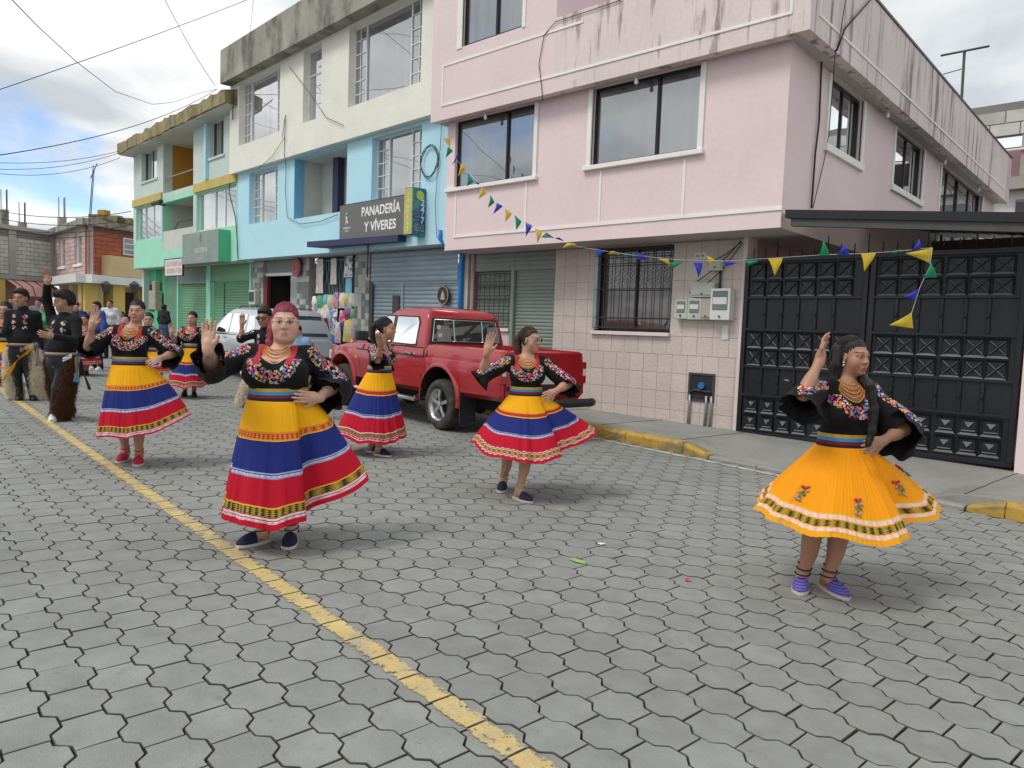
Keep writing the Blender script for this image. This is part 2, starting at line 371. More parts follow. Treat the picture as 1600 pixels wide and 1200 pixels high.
def painted_line(name, label, v0, v1, u0, u1, mat):
    V, Fc, E = [], [], []; out = paver_outline(PJ); rng = random.Random(3)
    nst = 8
    for (u, v) in PAV:
        if not (v0-0.15 < v < v1+0.15 and u0 < u < u1): continue
        for k in range(nst):
            a = v0+(v1-v0)*k/nst; b = v0+(v1-v0)*(k+1)/nst
            p = [(u+x*0.975, v+y*0.975) for x, y in out]
            p = clip(p, 0, 1, b)
            if len(p) < 3: continue
            p = clip(p, 0, -1, -a)
            if len(p) < 3: continue
            n = len(V)
            for x, y in p: V.append(road(x, y, 0.0045)); E.append(abs((y-(v0+v1)/2)/((v1-v0)/2))**3)
            Fc.append(tuple(range(n, n+len(p))))
    o = mk(name, V, Fc, mat, None, recalc=False, at=road(4, v0))
    me = o.data
    if me.polygons[0].normal.z < 0: me.flip_normals()
    a = me.attributes.new('edge', 'FLOAT', 'POINT'); a.data.foreach_set('value', np.array(E, np.float32))
    return put(o, label, 'road marking', kind='structure')
painted_line('centre_line', 'worn yellow painted line along the middle of the street', 1.622, 1.757, -3.5, 22, paint_mat('yellow_road_paint', (0.54, 0.41, 0.17), 0.44, 0.72))
painted_line('edge_line', 'faded white painted line along the kerb', 7.30, 7.40, 2.6, 6.9, paint_mat('white_road_paint', (0.55, 0.55, 0.52), 0.45, 0.6))

# ---------------- sidewalk and kerbs
U_R0, U_R1 = 2.15, 5.15                      # the driveway between the two yellow kerbs
def kerb_h(u):
    t = min(max((u-U_R0)/0.35, 0), 1)*min(max((U_R1-u)/0.35, 0), 1) if U_R0 < u < U_R1 else 0
    return 0.13-0.105*t
def sidewalk():
    us = np.arange(-8, 32, 0.25); rows = 7; V = []
    for u in us:
        vk = V_KERB+0.13; ye = 10.4
        for j in range(rows):
            t = j/(rows-1); x0 = road(u, vk); v = vk+(3.2)*t
            p = road(u, v); h = kerb_h(u)+(0.13-kerb_h(u))*min(1, t*2.2); V.append(p+np.array([0, 0, h]))
    Fc = [(i*rows+j, (i+1)*rows+j, (i+1)*rows+j+1, i*rows+j+1) for i in range(len(us)-1) for j in range(rows-1)]
    # front face
    n = len(V)
    for u in us: V.append(road(u, V_KERB+0.13, -0.05))
    Fc += [(i*rows, n+i, n+i+1, (i+1)*rows) for i in range(len(us)-1)]
    o = mk('sidewalk', V, Fc, M_walk, at=road(4, 8.5)); me = o.data
    if me.polygons[0].normal.z < 0: me.flip_normals()
    put(o, 'cracked grey concrete sidewalk in front of the pink house', 'sidewalk', kind='structure')
    return o
SIDEWALK = sidewalk()
def slab_joints():
    oS = ORIG[SIDEWALK.name]; ks = []
    rng = random.Random(9); u = -2.0
    while u < 12:
        pts = []
        for j in range(15):
            t = .02+.78*j/14; v = V_KERB+.14+3.2*t*.72; p = road(u+rng.uniform(-.006, .006), v); h = kerb_h(u)+(0.13-kerb_h(u))*min(1, t*.72*2.2); pts.append(p+np.array([0, 0, h+.0005]))
        tube('slab_joint', pts, .0045, M_base, SIDEWALK, n=4); u += rng.uniform(1.2, 1.7)
slab_joints()
def kerbs():
    rng = random.Random(8)
    def kstone(u0, u1, mat, h0=0.13, h1=0.13):
        V = []
        for u, h in ((u0, h0), (u1, h1)):
            for v, z in ((V_KERB, -0.03), (V_KERB+0.005, h*0.75), (V_KERB+0.035, h+0.006), (V_KERB+0.131, h+0.006), (V_KERB+0.131, -0.03)): V.append(road(u, v, z))
        return mk('kerb_stone', V, [(0, 1, 6, 5), (1, 2, 7, 6), (2, 3, 8, 7), (3, 4, 9, 8), (4, 3, 2, 1, 0), (5, 6, 7, 8, 9)], mat, KERB, bevel=0.006)
    global KERB
    KERB = empty('kerb', road(4, V_KERB), 'concrete kerb painted yellow beside the driveway of the black gate', 'kerb', kind='structure')
    u = U_R1+0.12; kstone(U_R1-0.25, u-0.006, M_kerby, 0.03, 0.13)
    while u < 26:
        e = u+rng.uniform(0.85, 1.1); kstone(u, e-0.006, M_kerby if u < 24 else M_kerb); u = e
    u = U_R0; kstone(u-0.3, u, M_kerby, 0.125, 0.03); u -= 0.306
    while u > -7:
        e = u-rng.uniform(0.85, 1.1); kstone(e+0.006, u, M_kerby); u = e
    for u in np.arange(U_R0+0.02, U_R1-0.3, 0.7): kstone(u, min(u+0.694, U_R1-0.26), M_kerb, 0.022, 0.022)
kerbs()
# things lying on the paving
def litter(name, label, px, py, col, pts, h=0.012):
    p = gs(px, py); rng = random.Random(int(px)); V = []; n = len(pts)
    V = [p+np.array([x, y, 0.004+h*rng.random()]) for x, y in pts]+[p+np.array([0, 0, h*1.2])]
    o = mk(name, V, [(i, (i+1) % n, n) for i in range(n)], pm(name+'_mat', col, 0.7), at=p)
    put(o, label, 'litter')
litter('leaf_scrap', 'crumpled light green scrap lying on the pavers', 903, 878, (0.22, 0.42, 0.12), [(0.07, -.01), (0.03, 0.03), (-.02, 0.015), (-.06, 0.035), (-.05, -.02), (0, -.03)])
litter('red_wrapper', 'small red wrapper lying on the pavers', 1074, 908, (0.6, 0.03, 0.06), [(0.022, 0), (0, 0.02), (-.022, 0.004), (0, -.018)], 0.02)
litter('white_paper', 'small white paper scrap on the pavers', 939, 851, (0.7, 0.68, 0.66), [(0.035, 0.01), (0, 0.02), (-.03, -.005), (0.01, -.02)])
# ================================================================== house materials
M_pink = pm('pink_wall', (0.74, 0.60, 0.605), 0.85, 0.05, 0.9, 0.12, 35, stain=(0.70, 0.645, 0.62), stainv=(1.1, 1.1, 0.5), stains=(0.52, 0.75, 0.6), fine=0.03)
M_pinkp = pm('pink_parapet', (0.70, 0.60, 0.585), 0.88, 0.08, 1.2, 0.25, 30, stain=(0.17, 0.10, 0.075), stainv=(5.0, 5.0, 0.6), stains=(0.53, 0.66, 0.72), fine=0.05)
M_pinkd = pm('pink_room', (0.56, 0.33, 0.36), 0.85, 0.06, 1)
M_trim = pm('white_trim', (0.80, 0.78, 0.74), 0.7, 0.05, 3)
M_soff = pm('soffit', (0.50, 0.47, 0.46), 0.9, 0.08, 2)
M_tile = pm('pink_tile', (0.56, 0.48, 0.44), 0.8, 0.07, 2.5, 0.9, 30, objrand=0.05, stain=(0.30, 0.22, 0.20), stainv=(2.5, 2.5, 2.5), stains=(0.6, 0.8, 0.5))
M_grout = pm('tile_grout', (0.37, 0.30, 0.28), 0.9)
M_black = pm('black_frame', (0.012, 0.012, 0.014), 0.4, 0.1)
M_bronze = pm('black_aluminium', (0.010, 0.010, 0.011), 0.35, 0.1)
M_white = pm('white_aluminium', (0.68, 0.70, 0.70), 0.5, 0.05)
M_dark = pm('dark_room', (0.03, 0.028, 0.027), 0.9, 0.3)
M_gl_pink = glass('glass_grey_sky', (0.012, 0.014, 0.018), 0.26, (0.045, 0.05, 0.055))
M_gl_side = glass('glass_side', (0.05, 0.06, 0.07), 0.72)
M_gl_cream = glass('glass_lace', (0.07, 0.07, 0.07), 0.42, (0.30, 0.28, 0.255))
M_gl_big = glass('glass_dark_curtain', (0.03, 0.033, 0.04), 0.30, (0.10, 0.095, 0.095))
M_gl_dark = glass('glass_dark', (0.02, 0.022, 0.025), 0.08)
M_blue = pm('sky_blue_wall', (0.44, 0.71, 0.82), 0.8, 0.05, 1.2, 0.1, 30, stain=(0.50, 0.68, 0.76), stainv=(1.3, 1.3, 1.3), stains=(0.5, 0.68, 0.6), fine=0.03)
M_blue2 = pm('blue_reveal', (0.17, 0.44, 0.66), 0.8, 0.04, 1)
M_cream = pm('cream_wall', (0.76, 0.75, 0.67), 0.88, 0.06, 1.5, 0.15, 30, stain=(0.60, 0.59, 0.52), stainv=(1.5, 1.5, 0.7), stains=(0.55, 0.75, 0.6))
M_conc = pm('weathered_concrete', (0.33, 0.315, 0.27), 0.92, 0.2, 1.4, 0.4, 25, stain=(0.11, 0.105, 0.085), stainv=(1.7, 1.7, 0.9), stains=(0.44, 0.66, 0.85))
M_concy = pm('mossy_concrete', (0.30, 0.25, 0.13), 0.92, 0.25, 2, 0.4, 25, stain=(0.10, 0.09, 0.06), stainv=(2.5, 2.5, 1.2), stains=(0.45, 0.65, 0.8))
M_celadon = pm('pale_green_wall', (0.53, 0.62, 0.585), 0.88, 0.08, 1.5, 0.2, 30, stain=(0.56, 0.60, 0.57), stainv=(2, 2, 1), stains=(0.5, 0.7, 0.6))
M_mint = pm('mint_wall', (0.33, 0.71, 0.52), 0.8, 0.06, 1.5, 0.1, 30, stain=(0.36, 0.66, 0.52), stainv=(2, 2, 2), stains=(0.5, 0.7, 0.6))
M_mintd = pm('green_paint', (0.10, 0.48, 0.26), 0.6, 0.08, 2)
M_orange = pm('orange_wall', (0.45, 0.23, 0.04), 0.8, 0.08, 1.5)
M_yband = pm('ochre_band', (0.55, 0.42, 0.13), 0.85, 0.1, 2)
M_greyw = pm('grey_plaster', (0.56, 0.56, 0.52), 0.88, 0.1, 2)
M_shut_b = pm('shutter_blue_grey', (0.27, 0.34, 0.39), 0.45, 0.1, 2, metal=0.25, stain=(0.38, 0.43, 0.46), stainv=(1, 1, 3), stains=(0.5, 0.7, 0.6))
M_shut_g = pm('shutter_grey_green', (0.22, 0.255, 0.225), 0.5, 0.08, 2)
M_shut_mint = pm('shutter_green', (0.14, 0.33, 0.19), 0.5, 0.08, 2)
M_navy = pm('navy_metal', (0.03, 0.032, 0.09), 0.5, 0.1)
M_grate = pm('dark_iron', (0.05, 0.055, 0.055), 0.55, 0.15)
M_gate = pm('gate_black_paint', (0.010, 0.012, 0.015), 0.36, 0.2, 2, 0.05, 60, spec=0.4, stain=(0.026, 0.03, 0.034), stainv=(3, 3, 1.2), stains=(0.5, 0.75, 0.6))
M_wire = pm('cable_black', (0.02, 0.02, 0.02), 0.6)
M_steel = pm('galvanised_steel', (0.30, 0.33, 0.33), 0.4, 0.15, 6, metal=0.5)

def window(M, s0, s1, z0, z1, d, parent, fm, gm, mull=(), trans=(), fw=0.035, ft=0.05, name='window', bars=None, barm=None):
    """frame (part) > pane, mullion, transom (sub-parts); d = plane of the frame's face"""
    if s0 > s1: s0, s1 = s1, s0
    A = Acc(); A.box(M, s0, s1, d-ft, d, z0, z0+fw).box(M, s0, s1, d-ft, d, z1-fw, z1)
    A.box(M, s0, s0+fw, d-ft, d-0.001, z0+fw, z1-fw).box(M, s1-fw, s1, d-ft, d-0.001, z0+fw, z1-fw)
    w = A.build(name, fm, parent)
    ss = [s0+fw]+[s0+(s1-s0)*t for t in mull]+[s1-fw]; zs = [z0+fw]+[z0+(z1-z0)*t for t in trans]+[z1-fw]
    for t in mull: box('mullion', M, s0+(s1-s0)*t-fw*.45, s0+(s1-s0)*t+fw*.45, d-ft*.9, d-0.003, z0+fw, z1-fw, fm, w)
    for t in trans: box('transom', M, s0+fw, s1-fw, d-ft*.9, d-0.005, z0+(z1-z0)*t-fw*.4, z0+(z1-z0)*t+fw*.4, fm, w)
    for i in range(len(ss)-1):
        for j in range(len(zs)-1):
            dd = d-0.025-0.012*(i % 2)
            box('pane', M, ss[i]+.001, ss[i+1]-.001, dd-0.006, dd, zs[j]+.001, zs[j+1]-.001, gm, w)
    if bars:                                  # slim white glazing bars: (a,b,nz,ns) fractions along s
        for (a, b, nz, ns) in bars:
            p, q = s0+(s1-s0)*a, s0+(s1-s0)*b
            for k in range(1, nz):
                zz = z0+(z1-z0)*k/nz; box('glazing_bar', M, p, q, d-0.024, d-0.008, zz-.009, zz+.009, barm or fm, w)
            for k in range(1, ns):
                sx = p+(q-p)*k/ns; box('glazing_bar', M, sx-.009, sx+.009, d-0.022, d-0.006, z0+fw, z1-fw, barm or fm, w)
    return w
def shutter(name, M, s0, s1, z0, z1, d, pitch, mat, parent):
    n = max(2, int((z1-z0)/pitch)); V, Fc = [], []; prof = []
    for k in range(n):
        z = z0+(z1-z0)*k/n; h = (z1-z0)/n
        prof += [(z, 0.0), (z+h*.22, 0.010), (z+h*.5, 0.014), (z+h*.78, 0.010), (z+h*.97, 0.0)]
    for z, o in prof: V += [M(s0, d+o, z), M(s1, d+o, z)]
    Fc = [(2*i, 2*i+1, 2*i+3, 2*i+2) for i in range(len(prof)-1)]
    o = mk(name, V, Fc, mat, parent, recalc=False)
    return o
def marks(name, M, s0, s1, d, z0, z1, rows, mat, parent, seed=1, dens=.8):
    """print too small or blurred to read: rows of upright strokes"""
    rng = random.Random(seed); A = Acc(); rh = (z1-z0)/rows
    for r in range(rows):
        a = z0+rh*(r+.18); h = rh*.64; s = min(s0, s1); e = max(s0, s1); w = h*.55
        while s+w < e:
            if rng.random() < dens:
                A.box(M, s, s+w*.26, d, d+.002, a, a+h)
                if rng.random() < .7: A.box(M, s+w*.262, s+w*.8, d, d+.0018, a+h*.76, a+h)
                if rng.random() < .6: A.box(M, s+w*.262, s+w*.8, d, d+.0018, a+h*.38, a+h*.6)
                if rng.random() < .5: A.box(M, s+w*.262, s+w*.8, d, d+.0018, a, a+h*.22)
                if rng.random() < .4: A.box(M, s+w*.802, s+w, d, d+.0016, a, a+h)
            s += w*1.25
    o = A.build(name, mat, parent); o['kind'] = 'stuff'; return o
LETTERS = []
def lettering(name, txt, M, s, d, z, size, mat, parent, align='CENTER', dirs=1, ext=0.004, sx=1.0, rot=0.0):
    cu = bpy.data.curves.new(name, 'FONT'); cu.body = txt; cu.size = size; cu.extrude = ext; cu.align_x = align; cu.align_y = 'CENTER'; cu.space_line = 0.95; cu.offset = size*0.022
    o = bpy.data.objects.new(name, cu); COL.objects.link(o); cu.materials.append(mat); o.parent = parent
    p = M(s, d, z); ex = M(s+dirs, d, z)-p; ex /= np.linalg.norm(ex); n = M(s, d+1, z)-p; n = n-ex*(n@ex); n /= np.linalg.norm(n); up = np.cross(n, ex)
    if up[2] < 0: up = -up
    ex = np.cross(up, n)
    LETTERS.append(o)
    o.matrix_local = Matrix(((ex[0]*sx, up[0], n[0], p[0]-org(parent)[0]), (ex[1]*sx, up[1], n[1], p[1]-org(parent)[1]), (ex[2]*sx, up[2], n[2], p[2]-org(parent)[2]), (0, 0, 0, 1))) @ Matrix.Rotation(rot, 4, 'Z')
    return o

# ================================================================== pink corner house
def pink_house():
    H = empty('pink_house', (-7, 9.8, gz(-7)), 'pink two-storey corner house with stained parapet and tiled ground floor', 'house')
    ZB, ZS = 2.93, 5.21
    wa = (-9.86, -7.98, 4.03, 5.20); wb = (-6.83, -5.04, 4.05, 5.20)
    holed('front_wall', MP, -10.06, XW, ZB, ZS, 0, [wa, wb], 0.12, M_pink, H)
    window(MP, wa[0], wa[1], wa[2], wa[3], -0.06, H, M_bronze, M_gl_pink, (0.645,), (), 0.04)
    window(MP, wb[0], wb[1], wb[2], wb[3], -0.06, H, M_bronze, M_gl_pink, (0.61,), (), 0.04)
    for (a, b, c, e) in (wa, wb):             # white surrounds
        box('window_surround', MP, b, b+0.075, -0.02, 0.03, c, e-0.004, M_trim, H)
        if a > -9: box('window_surround', MP, a-0.075, a, -0.02, 0.03, c, e-0.004, M_trim, H)
        box('window_sill', MP, a-(0.12 if a > -9 else 0.19), b+0.10, -0.05, 0.07, c-0.07, c-0.002, M_trim, H, bevel=0.006)
    box('trim', MP, -9.83, XW+0.01, 0, 0.016, 3.145, 3.19, M_trim, H)
    for px_, py in ((712, 330), (821.7, 320), (938, 300), (1068, 300)):
        x = onY(px_, py, YF)[0]; box('trim', MP, x-0.018, x+0.018, 0.0, 0.012, 3.191, 3.955 if px_ > 720 else 3.955, M_trim, H)
    # floor slab and soffit over the sidewalk
    box('floor_slab', MP, -10.05, XW-0.002, -13.3, -0.003, ZB+0.001, ZB+0.18, M_soff, H)
    # side wall with its three windows
    s1, s2, s3 = (10.50, 11.90, 4.24, 5.18), (13.60, 15.42, 4.22, 5.18), (16.80, 20.85, 3.2, 5.18)
    holed('side_wall', MS, YF, 22.6, ZB, ZS, 0, [s1, s2, s3], 0.12, M_pink, H)
    for s, mu in ((s1, (0.5,)), (s2, (0.5,)), (s3, (0.2, 0.45, 0.72))):
        window(MS, s[0], s[1], s[2], s[3], -0.06, H, M_bronze, M_gl_side, mu, (), 0.045)
        box('window_surround', MS, s[0]-0.09, s[0], -0.02, 0.025, s[2], s[3]-.004, M_trim, H)
        box('window_surround', MS, s[1], s[1]+0.09, -0.02, 0.025, s[2], s[3]-.004, M_trim, H)
        if s[2] > 4: box('window_sill', MS, s[0]-0.1, s[1]+0.1, -0.04, 0.05, s[2]-0.10, s[2]-.002, M_trim, H)
    # roof slab with parapet (front and side), real thickness
    YS, XS, ZP = 8.88, -3.52, 6.30
    mw = lambda x, y, z: np.array([x, y, z])
    box('roof_slab', mw, -10.27, XS-0.004, YS+0.004, 22.3, ZS, ZS+0.16, M_soff, H)
    # front parapet: low over the terrace, rising to the upstairs room on the left
    box('front_parapet', mw, -7.42, XS, YS, YS+0.14, ZS-0.02, ZP, M_pinkp, H)
    box('side_parapet', mw, XS-0.14, XS+0.002, YS+0.141, 22.3, ZS-0.021, ZP-0.002, pm('pink_parapet_side', (0.70, 0.61, 0.59), 0.88, 0.08, 1.2, 0.25, 30, stain=(0.12, 0.085, 0.07), stainv=(7, 6, 0.55), stains=(0.50, 0.66, 0.75)), H)
    box('parapet_coping', mw, XS-0.17, XS+0.02, YS+0.15, 22.32, ZP, ZP+0.035, M_black, H)
    w3 = (-9.50, -8.12, 6.34, 7.6)
    holed('upper_wall', lambda x, d, z: np.array([x, YS-d, z]), -10.27, -7.421, ZS-0.022, 8.1, 0, [w3], 0.14, M_pink, H)
    MU = lambda x, d, z: np.array([x, YS-d, z])
    window(MU, *w3, -0.05, H, M_bronze, M_gl_big, (0.55,), (), 0.045)
    box('window_surround', MU, w3[0]-0.13, w3[0], -0.02, 0.015, w3[2]-0.02, 7.7, M_trim, H); box('window_surround', MU, w3[1], w3[1]+0.07, -0.02, 0.015, w3[2]-0.02, 7.7, M_trim, H)
    box('upper_side_wall', mw, -7.55, -7.425, YS+0.141, 14, ZS+.161, 8.1, M_pink, H)
    box('terrace_room', mw, -7.424, -4.5, 11.2, 11.35, ZS+.161, 8.1, M_pinkd, H)
    box('upper_roof', mw, -10.4, -7.2, YS-0.25, 14, 8.1, 8.3, M_pinkp, H)
    # raised white lines on the slab front
    box('trim', MU, -9.98, XS-0.22, 0, 0.014, 5.42, 5.455, M_trim, H)
    box('trim', MU, -9.98, -9.945, 0, 0.012, 5.456, 6.13, M_trim, H)
    box('trim', MU, -9.944, -6.9, 0, 0.0125, 6.10, 6.135, M_trim, H)
    box('trim', MU, XS-0.255, XS-0.22, 0, 0.012, 5.456, 6.25, M_trim, H)
    MX = lambda y, d, z: np.array([XS+d, y, z])
    box('trim', MX, YS+0.28, 21.9, 0.002, 0.014, 5.42, 5.455, M_trim, H); box('trim', MX, YS+0.245, YS+0.279, 0.002, 0.012, 5.42, 6.2, M_trim, H)
    # soffit bulbs
    for p in ((909/1, 0),): pass
    for (x, y) in ((-6.0, 9.0), (-9.0, 9.0), (-3.68, 12.6), (-3.68, 16.4), (-3.68, 19.6)):
        c = np.array([x, y, ZS-0.02]); f = mk('lamp_holder', *tube_vf([c, c-[0, 0, .035]], 0.045, 10), M_soff, H)
        mk('bulb', *tube_vf([c-[0, 0, .035], c-[0, 0, .06], c-[0, 0, .10], c-[0, 0, .125]], [0.018, 0.022, 0.032, 0.012], 10), M_trim, f, smooth=True)
    # ------- ground floor
    Y0 = 9.8; MG = lambda x, d, z: np.array([x, Y0-d, z])
    X0, X1 = -10.05, -4.62; zb = -0.1
    sh = (onY(742, 395, Y0)[0], onY(869, 390, Y0)[0], zb, 2.94); xm = onY(800, 450, Y0)[0]
    win = (onY(931, 450, Y0)[0], onY(1050, 450, Y0)[0], onY(985, 518, Y0)[2], 2.90)
    grz = onY(770, 512, Y0)[2]                                     # sill of the barred opening
    holes = [(sh[0], xm+.03, grz, sh[3]), (xm+.03, sh[1], zb, sh[3]), win]
    gw = holed('ground_wall', MG, X0, X1, zb-.2, 2.935, -0.006, holes, 0.2, M_grout, H)
    # tiles, each its own piece
    tw, th = 0.252, 0.278; rng = random.Random(2)
    me = {}
    nx = int((X1-X0)/tw)
    for r in range(-1, 11):
        off = 0.11 if r < 4 else 0.0
        for c in range(-1, nx+2):
            a, b = X0+c*tw+off+0.0025, X0+(c+1)*tw+off-0.0025; z0, z1 = 0.13+r*th+0.0025, 0.13+(r+1)*th-0.0025
            a, b = max(a, X0), min(b, X1); z1 = min(z1, 2.93)
            if b-a < 0.02 or z1-z0 < 0.02: continue
            # cut by openings
            skip = False
            for h in [(sh[0]-.05, xm+.03, grz, 9), (xm+.03, sh[1], -9, 9), win]:
                if a < h[1] and b > h[0] and z0 < h[3] and z1 > h[2]:
                    if a < h[0] < b and b-h[0] < tw*.99: b = h[0]-.002
                    elif a < h[1] < b: a = h[1]+.002
                    elif z0 < h[2] < z1: z1 = h[2]-.002
                    elif z0 < h[3] < z1: z0 = h[3]+.002
                    else: skip = True
                    if b-a < 0.03 or z1-z0 < 0.03: skip = True
            if skip: continue
            k = (round(b-a, 2), round(z1-z0, 2))
            if k not in me:
                w, h_ = b-a, z1-z0; e = 0.003
                V = [(x, y, z) for y, q in ((0, 0), (-0.004, 0), (-0.006, e)) for x, z in ((-w/2+q, -h_/2+q), (w/2-q, -h_/2+q), (w/2-q, h_/2-q), (-w/2+q, h_/2-q))]
                Fc = [(8, 9, 10, 11)]+[(i+4*l, (i+1) % 4+4*l, (i+1) % 4+4*l+4, i+4*l+4) for l in (0, 1) for i in range(4)]
                m_ = bpy.data.meshes.new('wall_tile'); m_.from_pydata(V, [], Fc); m_.materials.append(M_tile); me[k] = m_
            o = bpy.data.objects.new('wall_tile', me[k]); COL.objects.link(o); o.parent = gw
            o.location = np.array([(a+b)/2, Y0+0.006, (z0+z1)/2])-org(H)+np.array([0, rng.uniform(-.0015, .0015), 0])
    # shutter and the barred opening beside it
    shutter('roller_shutter', MG, xm+.06, sh[1]-.03, zb, 2.62, -0.06, 0.062, M_shut_g, H)
    shutter('shutter_box', MG, sh[0]+.02, sh[1]-.004, 2.60, 2.93, -0.02, 0.075, M_shut_g, H)
    shutter('window_shutter', MG, sh[0]+.02, xm, grz, 2.60, -0.09, 0.062, M_shut_g, H)
    box('shutter_post', MG, xm-0.02, xm+0.05, -0.1, 0.012, zb, 2.62, M_shut_g, H)
    box('pink_post', MG, sh[0]-0.05, sh[0]+0.01, -0.1, 0.02, zb, 2.93, pm('mauve_paint', (0.30, 0.19, 0.20), 0.7), H)
    box('window_sill', MG, sh[0]+0.011, xm-0.021, -0.12, 0.05, grz-0.06, grz-.001, M_pink, H)
    g = Acc(); x0, x1 = sh[0]+.05, xm-.06; z0, z1 = grz+.03, 2.55
    for k in range(8):
        x = x0+(x1-x0)*k/7; g.tube([MG(x, 0.0, z0), MG(x, 0.0, z1)], 0.008, 5)
    for zz in (z0, z1, z0+(z1-z0)*.25, z0+(z1-z0)*.5, z0+(z1-z0)*.75): g.tube([MG(x0, .01, zz), MG(x1, .01, zz)], 0.009, 5)
    for k in range(7):                          # scroll ornaments
        x = x0+(x1-x0)*(k+.5)/7
        for q in (.18, .55, .82):
            zz = z0+(z1-z0)*q; g.tube([MG(x-.03, .004, zz-.04), MG(x+.012, .004, zz-.015), MG(x-.012, .004, zz+.015), MG(x+.03, .004, zz+.04)], 0.006, 4)
    g.build('window_grille', M_grate, H)
    # brown-curtained barred window
    a, b, c, e = win
    box('curtain_backing', MG, a, b, -0.22, -0.20, c, e, M_dark, H)
    V = []; n = 60
    for i in range(n+1):
        x = a+0.02+(b-a-.04)*i/n; dd = -0.165+0.014*math.sin(i*1.25)+0.006*math.sin(i*.7+1)
        V += [MG(x, dd, c+.02), MG(x, dd, e-.25)]
    mk('curtain', V, [(2*i, 2*i+1, 2*i+3, 2*i+2) for i in range(n)], pm('brown_curtain', (0.10, 0.045, 0.028), 0.9, 0.25, 3), H, smooth=True, recalc=False)
    wf = window(MG, a, b, c, e, -0.10, H, M_bronze, glass('glass_brown', (0.055, 0.030, 0.022), 0.07), (0.5,), (), 0.04)
    gr = Acc()
    for k in range(10):
        x = a+.03+(b-a-.06)*k/9; gr.tube([MG(x, .02, c+.02), MG(x, .02, e-.03)], 0.0075, 5)
    for q in (0.04, .16, .5, .80, .90, .97): gr.tube([MG(a, .03, c+(e-c)*q), MG(b, .03, c+(e-c)*q)], 0.008, 5)
    for k in range(9):
        x = a+.03+(b-a-.06)*(k+.5)/9
        for q in (.62, .72): zz = c+(e-c)*q; gr.tube([MG(x-.03, .02, zz-.05), MG(x+.02, .02, zz-.01), MG(x-.02, .02, zz+.01), MG(x+.03, .02, zz+.05)], 0.006, 4)
    gr.build('window_grille', M_grate, H)
    box('grille_post', MG, a-.02, a+.05, -.05, .035, c+.02, e-.02, M_steel, H)
    box('window_sill', MG, a-0.04, b+0.01, -0.19, 0.06, c-0.055, c-.001, M_pink, H)
    # return wall at the gate, with a pink-painted arris
    box('side_ground_wall', mw, X1-0.2, X1, Y0+.19, 22.5, -0.2, 2.93, M_pinkd, H)
    box('corner_post', MG, X1-.001, X1+0.06, -0.3, 0.004, -0.2, 2.93, M_pink, H)
    return H
HP = pink_house()

